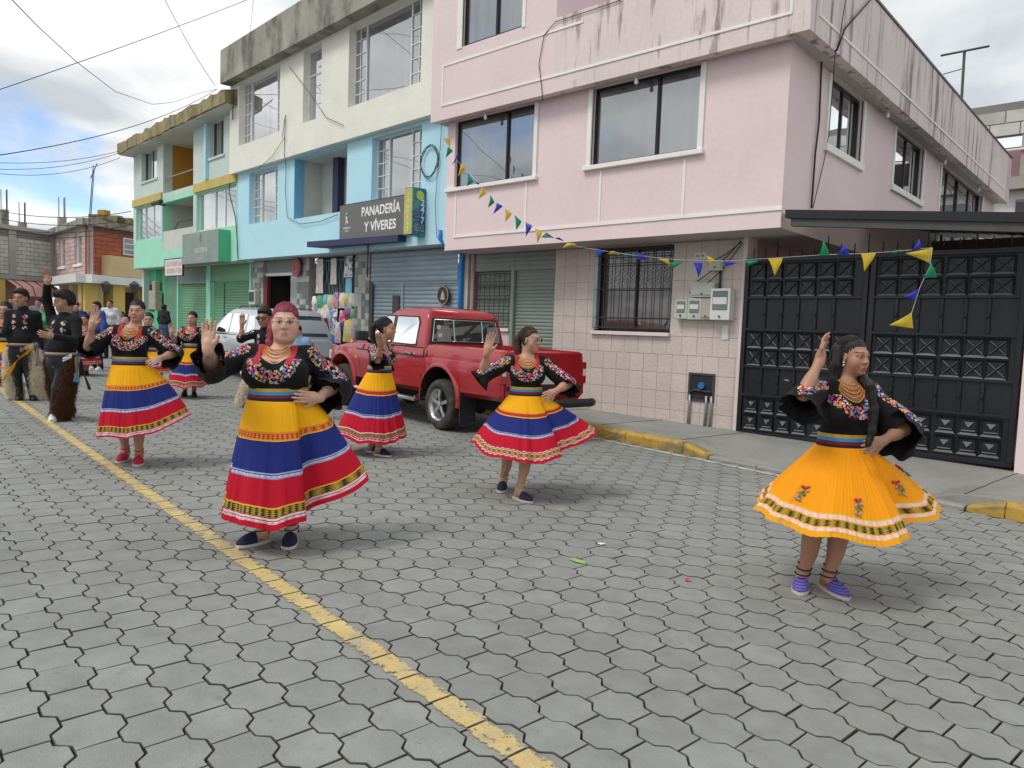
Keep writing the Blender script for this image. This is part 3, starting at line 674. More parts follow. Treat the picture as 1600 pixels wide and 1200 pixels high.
def meters():
    Y0 = 9.8; MG = lambda x, d, z: np.array([x, Y0-d, z])
    p = lambda px, py: onY(px, py, Y0)
    Mgr = pm('meter_grey', (0.46, 0.49, 0.44), 0.55, 0.08, 5); Mw = pm('meter_white', (0.62, 0.63, 0.60), 0.5, 0.06, 5); Mg = glass('meter_glass', (0.06, 0.09, 0.08), 0.05); Mb = pm('meter_beige', (0.40, 0.38, 0.30), 0.6)
    def meter(l, t, r, b, mat, label, gl=True, dep=0.12):
        x0, z1 = p(l, t)[0], p(l, t)[2]; x1, z0 = p(r, b)[0], p(r, b)[2]
        E = empty('meter_box', MG((x0+x1)/2, 0, z0), label, 'meter box', 'meter boxes on the tiled wall')
        box('case', MG, x0, x1, 0.002, dep, z0, z1, mat, E, bevel=0.012, seg=2)
        if gl:
            box('glass_door', MG, x0+.035, x1-.035, dep, dep+.008, z0+(z1-z0)*.32, z1-.035, Mg, E, bevel=.004)
            box('dial', MG, x0+.045, x1-.045, dep+.0085, dep+.012, z0+(z1-z0)*.5, z0+(z1-z0)*.72, Mw, E)
        else: box('lid', MG, x0+.02, x1-.02, dep, dep+.012, z0+.03, z1-.03, mat, E, bevel=.008)
        c = MG((x0+x1)/2, dep, z0+.05); mk('lock', *tube_vf([c, c+[0, -.02, 0]], 0.014, 8), M_grate, E)
    meter(1061, 468, 1079, 499, Mgr, 'small grey meter box with glass door, leftmost on the tiled wall')
    meter(1081, 467, 1101, 500, Mgr, 'second meter box from the left, with a pale dial behind glass')
    meter(1101, 467, 1118, 500, Mb, 'beige meter box without glass between the glazed ones', False)
    meter(1119, 452, 1147, 501, Mw, 'tall white meter box with green glass, rightmost on the tiled wall', True, 0.16)
    meter(1085, 443, 1120, 465, Mgr, 'plain grey junction box above the row of meters', False, 0.10)
    meter(1112, 407, 1132, 423, Mgr, 'small grey camera box below the house number plate', False, 0.08)
    x = p(1127, 430)[0]
    put(tube('conduit', [MG(x, .03, p(1127, 423)[2]), MG(x, .03, p(1127, 451)[2])], 0.02, M_grate, at=MG(x, 0, 1.9)), 'short dark conduit between the camera box and the tall meter', 'conduit')
    a = p(1086, 395); b = p(1104, 405); E = box('house_number_plate', MG, a[0], b[0], .002, .012, b[2], a[2], Mw, at=MG(a[0], 0, a[2])); put(E, 'small white house number plate on the tiled wall', 'plate')
    marks('number_print', MG, a[0]+.03, b[0]-.03, .0122, b[2]+.02, b[2]+.08, 1, M_grate, E, 3)
    a = p(1129, 508); b = p(1138, 531); put(box('doorbell_plate', MG, a[0], b[0], .002, .014, b[2], a[2], Mw, at=MG(a[0], 0, a[2]), bevel=.003), 'white blank plate under the tall meter box', 'plate')
    # water meter niche with pipes
    a = p(1079, 585); b = p(1114, 626); E = empty('water_meter_niche', MG((a[0]+b[0])/2, 0, .2), 'dark metal water meter niche with grey pipes by the gate', 'water meter')
    A = Acc(); A.box(MG, a[0]-.02, b[0]+.02, .001, .02, a[2], a[2]+.03).box(MG, a[0]-.02, b[0]+.02, .001, .02, b[2]-.03, b[2]).box(MG, a[0]-.02, a[0]+.015, .001, .019, b[2], a[2]).box(MG, b[0]-.015, b[0]+.02, .001, .019, b[2], a[2])
    A.build('niche_frame', M_grate, E); box('niche_back', MG, a[0], b[0], .001, .006, b[2], a[2], M_dark, E)
    mk('meter_body', *tube_vf([MG((a[0]+b[0])/2+.02, .02, (a[2]+b[2])/2+.03), MG((a[0]+b[0])/2+.02, .07, (a[2]+b[2])/2+.03)], 0.05, 12), pm('meter_blue', (0.03, 0.16, 0.45), .4), E)
    tube('pipe', [MG(a[0]+.02, .03, b[2]+.1), MG(a[0]+.1, .03, b[2]+.14), MG(b[0]-.02, .03, b[2]+.12)], 0.016, M_grate, E)
    for px_ in (1078, 1104, 1112):
        x = p(px_, 640)[0]; tube('pipe', [MG(x, .03, b[2]+.06), MG(x+.004, .03, b[2]-.1), MG(x-.006, .03, .2)], 0.02, M_steel, E)
    # loose cables feeding the meters
    for i, (q, r, sg) in enumerate((((1160, 377), (1092, 440), .05), ((1161, 378), (1110, 410), .04), ((1162, 380), (1080, 458), .12))):
        put(tube('meter_cable', sag(MG(p(*q)[0], .05, p(*q)[2]), MG(p(*r)[0], .06, p(*r)[2]), sg), 0.007, M_wire, n=5, at=MG(p(*q)[0], 0, 2.5)), ['upper', 'middle', 'lowest'][i]+' black cable looping from the wall corner to the meters', 'cable')
meters()

# ================================================================== black gate with canopy and yard
def pressed_panel(kind, w, h):
    V, Fc = [], []
    def q(pts): n = len(V); V.extend(pts); Fc.append(tuple(range(n, n+len(pts))))
    b, e = 0.018, -0.0   # sloping border raised towards the viewer, floor recessed
    o = [(-w/2, -h/2), (w/2, -h/2), (w/2, h/2), (-w/2, h/2)]; i = [(x*(1-2*.030/w), z*(1-2*.030/h)) for x, z in o]
    for k in range(4):
        a, c = o[k], o[(k+1) % 4]; d, f = i[(k+1) % 4], i[k]
        q([(a[0], 0, a[1]), (c[0], 0, c[1]), (d[0], 0.030, d[1]), (f[0], 0.030, f[1])])
    q([(x, 0.030, z) for x, z in i])
    iw, ih = w/2-.034, h/2-.034
    def bar(p0, p1, t, y0=0.029, y1=0.006):
        dx, dz = p1[0]-p0[0], p1[1]-p0[1]; L_ = math.hypot(dx, dz); nx, nz = -dz/L_*t, dx/L_*t
        q([(p0[0]+nx, y0, p0[1]+nz), (p1[0]+nx, y0, p1[1]+nz), (p1[0], y1, p1[1]), (p0[0], y1, p0[1])]); q([(p0[0], y1, p0[1]), (p1[0], y1, p1[1]), (p1[0]-nx, y0, p1[1]-nz), (p0[0]-nx, y0, p0[1]-nz)])
    if kind == 'x':
        bar((-iw, -ih), (iw, ih), .010); bar((-iw, ih), (-.012, .012), .009, .021, .006); bar((.012, -.012), (iw, -ih), .009, .021, .006)
    else:
        q([(-iw*.7, .021, ih*.75), (iw*.7, .021, ih*.75), (0, .004, -ih*.2)]); q([(-iw*.7, .021, ih*.75), (0, .004, -ih*.2), (-iw*.3, .021, 0)]); bar((-iw, -ih*.85), (iw, -ih*.85), .012)
    return V, Fc
M_glint = pm('gate_sky_glint', (.12, .13, .135), .6, .2, 6)  # sky highlights painted in: paler grey for lower panel borders and bar faces
def gate():
    YG = 9.74; G_ = lambda x, d, z: np.array([x, YG-d, z]); p = lambda px, py: onY(px, py, YG)
    E = empty('driveway_gate', G_(-3, 0, gz(-3)+.1), 'black steel double driveway gate with pressed square panels', 'gate')
    xl, xm, xr = -4.55, p(1350, 560)[0], p(1596, 560)[0]; zt, zb = 2.63, 0.19
    zz = lambda py: p(1184, py)[2]
    R1, R2, L1, P1, R3, R4, L2, P2, R5, R6 = (zz(v) for v in (424, 451, 465, 515, 531, 559, 573, 618, 634, 660))
    # inner edges of rows
    for a, b in ((xl, xm-.012), (xm+.012, xr)):
        lf = box('gate_leaf', G_, a, b, -0.05, -0.026, zb, zt, M_gate, E)
        for (u, v, w_) in ((zt-.055, zt, .05), (L1-.018, L1+.018, .03), (P1-.018, P1+.018, .03), (L2-.018, L2+.018, .03), (P2-.018, P2+.018, .03), (zb, zb+.05, .05)):
            box('rail', G_, a, b, -.026, .008, u, v, M_gate, lf, bevel=.004)
        for x in (a, b-.06): box('stile', G_, x, x+.06, -.0255, .012, zb+.051, zt-.056, M_gate, lf, bevel=.004)
    cols = [p(x, 440)[0] for x in (1184, 1210, 1236, 1262, 1291, 1319, 1387, 1420, 1455, 1494, 1531, 1567)]
    meshes = {}
    def panel(kind, x, z, w, h):
        k = (kind, round(w, 2), round(h, 2))
        if k not in meshes:
            V, Fc = pressed_panel(kind, w, h); me = bpy.data.meshes.new('pressed_panel'); me.from_pydata(V, [], Fc); me.materials.append(M_gate); me.materials.append(M_glint); me.polygons[0].material_index = 1; [setattr(pp, 'material_index', 1) for pp in list(me.polygons)[5::2]]; meshes[k] = me
        o = bpy.data.objects.new('pressed_panel', meshes[k]); COL.objects.link(o); o.parent = E; o.location = G_(x, 0.0, z)-org(E)
    for i, x in enumerate(cols):
        w = 0.205 if i < 6 else 0.225
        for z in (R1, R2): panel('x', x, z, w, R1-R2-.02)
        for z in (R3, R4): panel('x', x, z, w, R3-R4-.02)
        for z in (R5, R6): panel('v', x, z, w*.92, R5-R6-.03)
    # plain vertical fields with ribs and beads
    for (z0, z1) in ((P1+.02, L1-.02), (P2+.02, L2-.02)):
        for i in range(12):
            if i in (5, 11): continue
            x = (cols[i]+cols[i+1])/2
            r = box('rib', G_, x-.02, x+.02, -.026, .004, z0, z1, M_gate, E, bevel=.006)
            c = G_(x, .01, (z0+z1)/2); mk('bead', *tube_vf([c-[0, 0, .03], c-[0, 0, .012], c, c+[0, 0, .012], c+[0, 0, .03]], [.006, .016, .010, .016, .006], 8), M_gate, r, smooth=True)
    # spikes on top
    for x in np.arange(xl+.1, xr, 0.165):
        h = 0.14 if int(x*7) % 4 else .26
        tube('spike', [G_(x, -.03, zt), G_(x, -.03, zt+h*.9), G_(x, -.03, zt+h)], [.008, .008, .003], M_gate, E, n=5)
    c = G_(cols[2]+.03, .02, zz(590)); mk('handle', *tube_vf([c, c+[0, -.05, 0], c+[.06, -.055, -.01]], .010, 6), M_steel, E)
    # right-hand pillar
    mw = lambda x, y, z: np.array([x, y, z])
    put(box('gate_pillar', mw, xr+.03, xr+.5, YG-.08, YG+.4, -.1, 2.62, M_pink, at=(xr, YG, 0)), 'pale pink gate pillar at the right edge', 'pillar')
    put(box('neighbour_wall', mw, xr+.5, 9, YG-.05, YG+.2, -.2, 3.2, M_pink, at=(xr+.6, YG, 0)), 'pink boundary wall beyond the gate pillar', 'wall')
    # canopy: gutter beam, sheets, rafters
    K = empty('gate_canopy', (-2.6, 9.6, 3), 'dark metal canopy with translucent corrugated sheets above the gate', 'canopy')
    A_ = EYEP+ray(1236, 337)*(9.1/ray(1236, 337)[1]); B_ = EYEP+ray(1600, 343)*(9.1/ray(1600, 343)[1]); B_ = B_+(B_-A_)*1.2
    def MK(s, d, z): return A_+(B_-A_)*s+np.array([0, -d, z])
    box('gutter_beam', MK, 0, 1, -.08, .0, -.125, -.032, pm('beam_grey', (.07, .07, .068), .6), K)
    box('sheet_edge', MK, -.012, 1, -.1, .03, -.03, .07, M_black, K)
    n = 140; V, Fc = [], []
    for i in range(n+1):
        s = -.12+1.12*i/n; h = .012*math.sin(i*1.6)
        V += [MK(s, -.1, .03+h), MK(s, -1.7, .22+h), MK(s, -3.2, .40+h)]
    Fc = [(3*i+j, 3*i+3+j, 3*i+4+j, 3*i+1+j) for i in range(n) for j in (0, 1)]
    ms = pm('translucent_sheet', (0.62, 0.62, 0.55), 0.6, 0.2, 2); 
    nt, N, L = nodes_of(ms); tr = N.new('ShaderNodeBsdfTranslucent'); tr.inputs[0].default_value = (.75, .75, .66, 1); mx = N.new('ShaderNodeMixShader'); mx.inputs[0].default_value = .6
    L.new(N['Principled BSDF'].outputs[0], mx.inputs[1]); L.new(tr.outputs[0], mx.inputs[2]); L.new(mx.outputs[0], N['Material Output'].inputs[0])
    mk('corrugated_sheet', V, Fc, ms, K, recalc=False, smooth=True)
    V = []
    for i in range(n+1):
        s = -.2+1.2*i/n; h = .012*math.sin(i*1.6); V += [MK(s, -3.2, .40+h), MK(s, -9, .8+h)]
    mk('metal_sheet', V, [(2*i, 2*i+2, 2*i+3, 2*i+1) for i in range(n)], M_black, K, recalc=False)
    for s in (.06, .2, .34, .5, .66, .82): box('rafter', lambda a, b, c: MK(a, b, c-0.11*(b/1.0)), s, s+.012, -3.2, -.1, -.09, -.02, M_black, K)
    for d in (-1.2, -2.2): box('purlin', MK, 0, 1, d, d+.05, -.04-.11*d, .01-.11*d, M_black, K)
    # yard behind: dim back wall
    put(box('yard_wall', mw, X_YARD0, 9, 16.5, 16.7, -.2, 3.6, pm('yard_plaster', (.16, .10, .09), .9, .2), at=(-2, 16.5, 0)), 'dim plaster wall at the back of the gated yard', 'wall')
    put(mk('yard_floor', [(-4.6, 9.85, .2), (9, 9.85, .2), (9, 16.5, .2), (-4.6, 16.5, .2)], [(0, 1, 2, 3)], M_walk, at=(-2, 12, 0)), 'concrete yard floor behind the gate', 'floor', kind='structure')
X_YARD0 = -4.61
gate()

# ================================================================== blue and cream house
def blue_house():
    H = empty('blue_house', MB(5, -.5, .2), 'sky-blue and cream three-storey house with a concrete roof slab', 'house')
    z1, zm, zt = 3.09, 5.46, 7.85
    b1, b2 = (7.33, 9.05, 4.03, 5.40), (1.06, 2.82, 4.10, 5.40); bal = (3.86, 6.40, 3.98, 5.44)
    holed('blue_wall', MB, 0.0, 9.86, z1, zm, 0, [b1, b2, bal], .25, M_blue, H)
    window(MB, *b1, -.12, H, M_white, M_gl_cream, (.22, .70), (), .03, bars=[(0, .22, 6, 2), (.70, 1, 6, 2)])
    window(MB, *b2, -.12, H, M_white, M_gl_big, (.27, .74), (), .03, bars=[(0, .27, 5, 2), (.74, 1, 5, 2)])
    # balcony recess
    for s in ((6.401, 6.46), (3.80, 3.859)): box('balcony_cheek', MB, s[0], s[1], -.75, -.251, 3.3, zm, M_greyw if s[0] > 5 else M_blue2, H)
    box('balcony_back', MB, 3.8, 6.46, -.87, -.751, 3.3, zm, M_greyw, H); box('balcony_floor', MB, 3.8, 6.46, -.75, -.26, 3.3, 3.36, M_greyw, H)
    box('balcony_ceiling', MB, 3.8, 6.46, -.75, -.26, zm-.02, zm+.1, M_greyw, H)
    box('balcony_post', MB, 5.25, 5.50, -.70, -.55, 3.36, zm-.021, M_navy, H); window(MB, 4.1, 4.75, 3.7, 5.3, -.70, H, M_white, M_gl_dark, (.5,), (), .03, bars=[(0, 1, 5, 1)])
    box('reveal_paint', MB, 6.385, 6.399, -.249, -.001, 3.985, 5.45, M_blue2, H); box('reveal_paint', MB, 2.825, 2.84, -.249, .004, 4.1, 5.45, M_blue2, H)
    box('reveal_paint', MB, 9.06, 9.075, -.1, .004, 4.03, 5.40, M_blue2, H)
    box('floor_slab', MB, 0.02, 9.84, -.75, -.02, z1+.003, z1+.2, M_soff, H)
    c1, c2, c3 = (6.92, 9.44, 6.15, 7.80), (4.80, 5.68, 6.14, 7.80), (.93, 3.60, 6.13, 7.80)
    holed('cream_wall', MB, -.21, 10.06, zm+.002, zt, .16, [c1, c2, c3], .22, M_cream, H)
    box('cream_underside', MB, -.20, 10.05, -.06, .158, zm+.004, zm+.06, M_cream, H)
    window(MB, *c1, .02, H, M_white, M_gl_cream, (.17, .80), (), .035, bars=[(0, .17, 6, 2), (.80, 1, 6, 2)])
    window(MB, *c2, .02, H, M_white, M_gl_cream, (), (.66,), .035, bars=[(.0, .5, 4, 1)])
    window(MB, *c3, .02, H, M_white, M_gl_big, (.20, .82), (), .035, bars=[(0, .20, 6, 2), (.82, 1, 6, 2)])
    box('roof_slab', MB, -.2, 10.02, -3, .45, zt+.001, 8.75, M_conc, H)
    # downpipe joint and wall cable coil
    # ground floor, set back
    def tpillar(s0, s1):
        pl_ = box('tiled_pillar', MB, s0, s1, -.62, -.47, -.1, z1, M_grout, H)
        rng = random.Random(int(s0*100)); tt = .145
        mats = [pm('pillar_tile_%d' % i, c, .5, .08, 4) for i, c in enumerate(((.36, .37, .33), (.20, .215, .20), (.13, .145, .14), (.42, .42, .38)))]
        nz = int((z1-.3)/tt); ns = max(1, round((s1-s0)/tt)); ws = (s1-s0)/ns; ms = {}
        for i in range(ns):
            for k in range(nz):
                m_ = rng.choice(mats); key = m_.name
                if key not in ms:
                    V = bxv(lambda a, b, c: BU*a+BN*b+np.array([0, 0, c]), -ws/2+.003, ws/2-.003, 0, .012, -tt/2+.003, tt/2-.003)
                    me = bpy.data.meshes.new('pillar_tile'); me.from_pydata([list(map(float, v)) for v in V], [], BF); me.materials.append(m_)
                    bm = bmesh.new(); bm.from_mesh(me); bmesh.ops.recalc_face_normals(bm, faces=bm.faces); bm.to_mesh(me); bm.free(); ms[key] = me
                o = bpy.data.objects.new('pillar_tile', ms[key]); COL.objects.link(o); o.parent = pl_
                o.location = MB(s0+ws*(i+.5), -.47, .3+tt*(k+.5))-org(H)
    tpillar(9.15, 9.86); tpillar(6.45, 7.1); tpillar(3.58, 4.22)
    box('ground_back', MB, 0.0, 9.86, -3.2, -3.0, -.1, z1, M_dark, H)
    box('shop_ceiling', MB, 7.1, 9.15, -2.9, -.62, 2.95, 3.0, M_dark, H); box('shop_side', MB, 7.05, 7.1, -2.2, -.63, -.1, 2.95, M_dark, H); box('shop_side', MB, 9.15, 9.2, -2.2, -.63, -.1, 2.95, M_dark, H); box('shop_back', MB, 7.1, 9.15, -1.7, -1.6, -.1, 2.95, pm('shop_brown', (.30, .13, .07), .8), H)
    shutter('rolled_shutter', MB, 7.12, 9.14, 2.74, 3.08, -.55, .05, M_shut_g, H); box('shop_lintel', MB, 7.1, 9.15, -.56, -.52, 2.66, 2.74, M_white, H)
    box('door_jamb', MB, 8.98, 9.149, -.6, -.5, -.1, 2.66, pm('maroon_paint', (.16, .02, .03), .6), H); box('shop_glass', MB, 7.12, 7.75, -.62, -.60, .3, 2.65, glass('shop_glass', (.10, .13, .12), .06), H)
    # barred shop window with goods hung on it
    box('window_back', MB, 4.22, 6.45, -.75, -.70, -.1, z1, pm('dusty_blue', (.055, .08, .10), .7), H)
    g = Acc()
    for k in range(24):
        s = 4.25+2.17*k/23; pts = [MB(s+.018*math.sin(q*1.1+k*math.pi), -.62, 1.9+.1*q) for q in range(12)]; g.tube(pts, .008, 4)
    for z in (.9, 1.85, 3.0): g.tube([MB(4.22, -.6, z), MB(6.45, -.6, z)], .012, 5)
    g.build('window_grille', M_shut_b, H)
    box('shop_counter_wall', MB, 4.22, 6.45, -.68, -.52, -.1, .85, pm('stone_tile_wall', (.25, .26, .24), .7, .25, 6), H)
    # roller shutter with wicket
    shutter('roller_shutter', MB, .42, 3.45, -.1, 2.42, -.52, .085, M_shut_b, H); shutter('shutter_box', MB, .38, 3.5, 2.44, 3.08, -.46, .1, M_shut_b, H)
    box('wicket_post', MB, 2.27, 2.33, -.515, -.485, -.1, 2.43, M_shut_b, H); box('wicket_rail', MB, .42, 3.45, -.51, -.48, 2.40, 2.445, M_shut_b, H)
    box('wicket_lock', MB, 2.42, 2.66, -.505, -.47, 1.55, 2.15, M_grate, H, bevel=.01)
    box('shutter_jamb', MB, 3.46, 3.58, -.6, -.47, -.1, z1, M_grate, H); box('shutter_jamb', MB, .12, .41, -.6, -.49, -.1, z1, pm('pale_jamb', (.45, .43, .38), .8), H)
    # blue down pipe
    P_ = [MB(.34, .03, 3.34), MB(.34, .04, 3.18), MB(.26, -.06, 3.05), MB(.22, -.42, 2.95), MB(.27, -.44, 2.8), MB(.27, -.44, -.1)]
    tube('down_pipe', P_, [.035, .035, .04, .045, .05, .05], pm('blue_pipe', (.02, .22, .62), .4), H, n=10)
    return H
HB = blue_house()

def nrm_(v): return v/np.linalg.norm(v)
def signs():
    Mg = pm('sign_grey', (.125, .125, .12), .45, .06, 2); Mwt = pm('letter_white', (.78, .78, .76), .5); Mr = pm('letter_red', (.5, .04, .05), .5)
    # bakery sign
    E = empty('bakery_sign', MB(2.6, .06, 3.3), 'dark grey bakery sign with white lettering on the blue house', 'sign')
    V = []
    box('sign_panel', MB, 1.33, 3.9, .001, .14, 3.30, 4.06, Mg, E, bevel=.01); box('sign_edge', MB, 1.32, 3.91, .0, .12, 4.061, 4.085, M_navy, E)
    lettering('lettering', 'PANADERÍA', MB, 2.25, .141, 3.85, .27, Mwt, E, dirs=-1); lettering('lettering', 'Y VÍVERES', MB, 2.25, .141, 3.53, .27, Mwt, E, dirs=-1)
    c = MB(3.58, .141, 3.72)
    A = Acc(); ex = -BU/np.linalg.norm(BU)
    for (a, b, r) in (((0, .10), (0, .02), .022), ((0, .02), (-.05, -.08), .014), ((0, .02), (.05, -.06), .014), ((0, .14), (0, .16), .03)):
        A.tube([c+ex*a[0]+np.array([0, 0, a[1]]), c+ex*b[0]+np.array([0, 0, b[1]])], r, 6)
    A.build('emblem', Mwt, E); marks('small_print', MB, 3.42, 3.74, .141, 3.53, 3.60, 1, Mwt, E, 5, 1); marks('small_print', MB, 3.50, 3.66, .141, 3.48, 3.52, 1, Mwt, E, 6, 1)
    # navy awning box beneath
    E = empty('awning_box', MB(3, .2, 3.2), 'navy blue metal awning box under the bakery sign', 'awning')
    V = [MB(*q) for q in ((4.6, .0, 3.18), (4.6, .55, 3.16), (4.6, .55, 3.28), (4.6, .0, 3.32), (1.5, .0, 3.18), (1.5, .2, 3.17), (1.5, .2, 3.30), (1.5, .0, 3.32))]
    mk('awning_case', V, [(0, 1, 2, 3), (4, 7, 6, 5), (0, 4, 5, 1), (1, 5, 6, 2), (2, 6, 7, 3), (0, 3, 7, 4)], M_navy, E); tube('support_arm', [MB(2.75, .1, 3.17), MB(2.75, .1, 2.95), MB(2.75, .1, 2.5)], .015, M_navy, E)
    # projecting 24/7 light box
    E = empty('light_box_sign', MB(1.0, .3, 3.3), 'blue and yellow projecting 24/7 light box sign', 'sign')
    # the box stands out from the wall: broad face towards the camera, narrow yellow edge to the street
    sw0, dj = .85, .31
    def ML(a, b, z): return MB(sw0-b, dj-a, z+.01)          # a runs from the outer edge back to the wall, b out of the broad face
    Mlb = pm('lightbox_blue', (.012, .09, .26), .35, .3, 3, stain=(.03, .33, .28), stainv=(3, 3, 3), stains=(.45, .6, .8)); Mly = pm('lightbox_yellow', (.46, .44, .10), .4, .15, 4); Mlt = pm('lightbox_print', (.62, .55, .08), .5)
    box('case', ML, 0, .30, -.28, .0, 3.24, 4.14, Mlb, E, bevel=.01); box('side_face', ML, -.012, .0, -.27, -.01, 3.26, 4.12, Mly, E)
    def vert(t, a, z, sz, m, rot):
        lettering('lettering', t, ML, a, .003, z, sz, m, E, ext=.002, rot=rot)
    for t, z, m in (('2', 3.86, Mwt), ('4', 3.73, Mwt), ('/', 3.64, Mlt), ('7', 3.53, Mwt)): lettering('lettering', t, ML, .225, .003, z, .17, m, E, ext=.002)
    Mlo = pm('lightbox_orange', (.50, .24, .05), .5)
    for k in range(9): marks('small_print', ML, .03+.02*(k % 2), .15, .001, 3.86-.06*k, 3.91-.06*k, 1, Mlo, E, 20+k, .9)
    for k in range(3): marks('small_print', ML, .06, .28, .001, 3.42-.05*k, 3.46-.05*k, 1, Mlt, E, 40+k, .8)
    c = ML(.16, .002, 4.00); nb = nrm_(ML(.3, 1, 4)-ML(.3, 0, 4)); mk('emblem', *tube_vf([c, c+nb*.006], .085, 20), Mlt, E)
    for k, t in enumerate('24HORAS'): lettering('lettering', t, lambda a, b, z: MB(sw0+a, dj+.012+b, z), .14, .003, 4.00-.105*k, .12, pm('print_cream', (.70, .66, .42), .5), E, dirs=-1, ext=.001)
    # sign on the green house
    E = empty('grey_shop_sign', MB(11.6, .1, 3.0), 'faded grey shop sign box on the green house', 'sign')
    box('sign_panel', MB, 10.35, 13.25, .001, .35, 3.02, 3.95, pm('sign_faded', (.24, .29, .26), .5, .2, 2, stain=(.16, .22, .26), stainv=(1, 1, 1), stains=(.5, .6, .7)), E, bevel=.01)
    box('side_panel', MB, 10.335, 10.349, .01, .34, 3.04, 3.94, M_mintd, E)
    marks('lettering', MB, 11.2, 12.3, .3505, 3.30, 3.52, 1, pm('letter_pale', (.5, .53, .5), .5), E, 8, 1); marks('small_print', MB, 11.5, 12.0, .3505, 3.12, 3.20, 1, MATS['letter_pale'], E, 9, 1); A = Acc(); c = MB(11.7, .352, 3.7)
    A.tube([c, c+[0, 0, .12]], .05, 6).tube([c+[0, 0, .12], c+[0, 0, .2]], .025, 6); A.build('emblem', pm('letter_gold', (.35, .33, .14), .5), E)
    # white sign with red letters
    E = empty('small_white_sign', MB(15, .3, 2.7), 'white signboard with red lettering under the green house balcony', 'sign')
    box('sign_panel', MB, 13.35, 15.0, .28, .32, 2.70, 3.22, pm('sign_white', (.66, .60, .58), .6, .08, 4), E); A = Acc(); A.box(MB, 13.31, 15.04, .27, .325, 3.22, 3.25).box(MB, 13.31, 15.04, .27, .325, 2.67, 2.70).box(MB, 13.31, 13.35, .27, .325, 2.70, 3.22).box(MB, 15.0, 15.04, .27, .325, 2.70, 3.22); A.build('sign_frame', M_grate, E)
    marks('lettering', MB, 13.42, 14.92, .3205, 2.74, 3.18, 2, pm('letter_faded_red', (.52, .25, .24), .6), E, 10, .95)
    # round plaque on the blue shutter, round sign over shop door
    c = MB(.80, -.44, 2.15); E = empty('round_plaque', c, 'dark round plaque hung on the blue-grey shutter', 'sign')
    mk('disc', *tube_vf([c, c+BN*.02], .19, 24), pm('plaque_dark', (.03, .025, .02), .5), E); rr = [c+BN*.022+(BU*math.cos(t)+np.array([0, 0, 1])*math.sin(t))*.175 for t in np.linspace(0, 2*math.pi, 25)]
    mk('rim', *tube_vf(rr, .012, 6), pm('plaque_gold', (.35, .27, .15), .4), E); mk('emblem', [c+BN*.024+BU*x+np.array([0, 0, z]) for x, z in ((-.07, -.08), (.07, -.08), (.05, .02), (0, .11), (-.05, .02))], [(0, 1, 2, 3, 4)], pm('plaque_pale', (.4, .38, .34), .5), E)
    c = MB(6.98, -.40, 2.85); E = empty('round_shop_sign', c, 'small round red sign beside the shop doorway', 'sign')
    mk('disc', *tube_vf([c, c+BN*.05], .24, 20), pm('round_red', (.30, .07, .07), .5), E); mk('ring', *tube_vf([c+BN*.052+(BU*math.cos(t)+np.array([0, 0, 1])*math.sin(t))*.13 for t in np.linspace(0, 2*math.pi, 21)], .02, 6), pm('round_pale', (.35, .22, .2), .5), E)
    # cable coil hung on the blue wall
    c = MB(*[onB(671, 252, .05)[0]], .05, onB(671, 252, .05)[1]); rng = random.Random(4); pts = []
    for i in range(60):
        t = 2*math.pi*i/20; r_ = .30+.02*math.sin(i*.7); pts.append(c+BU*r_*math.cos(t)*.85+np.array([0, 0, 1])*r_*math.sin(t)+BN*(.01*math.sin(i)))
    put(tube('cable_coil', pts, .007, M_wire, n=6, at=c), 'coil of black cable hung on the blue wall', 'cable')
signs()

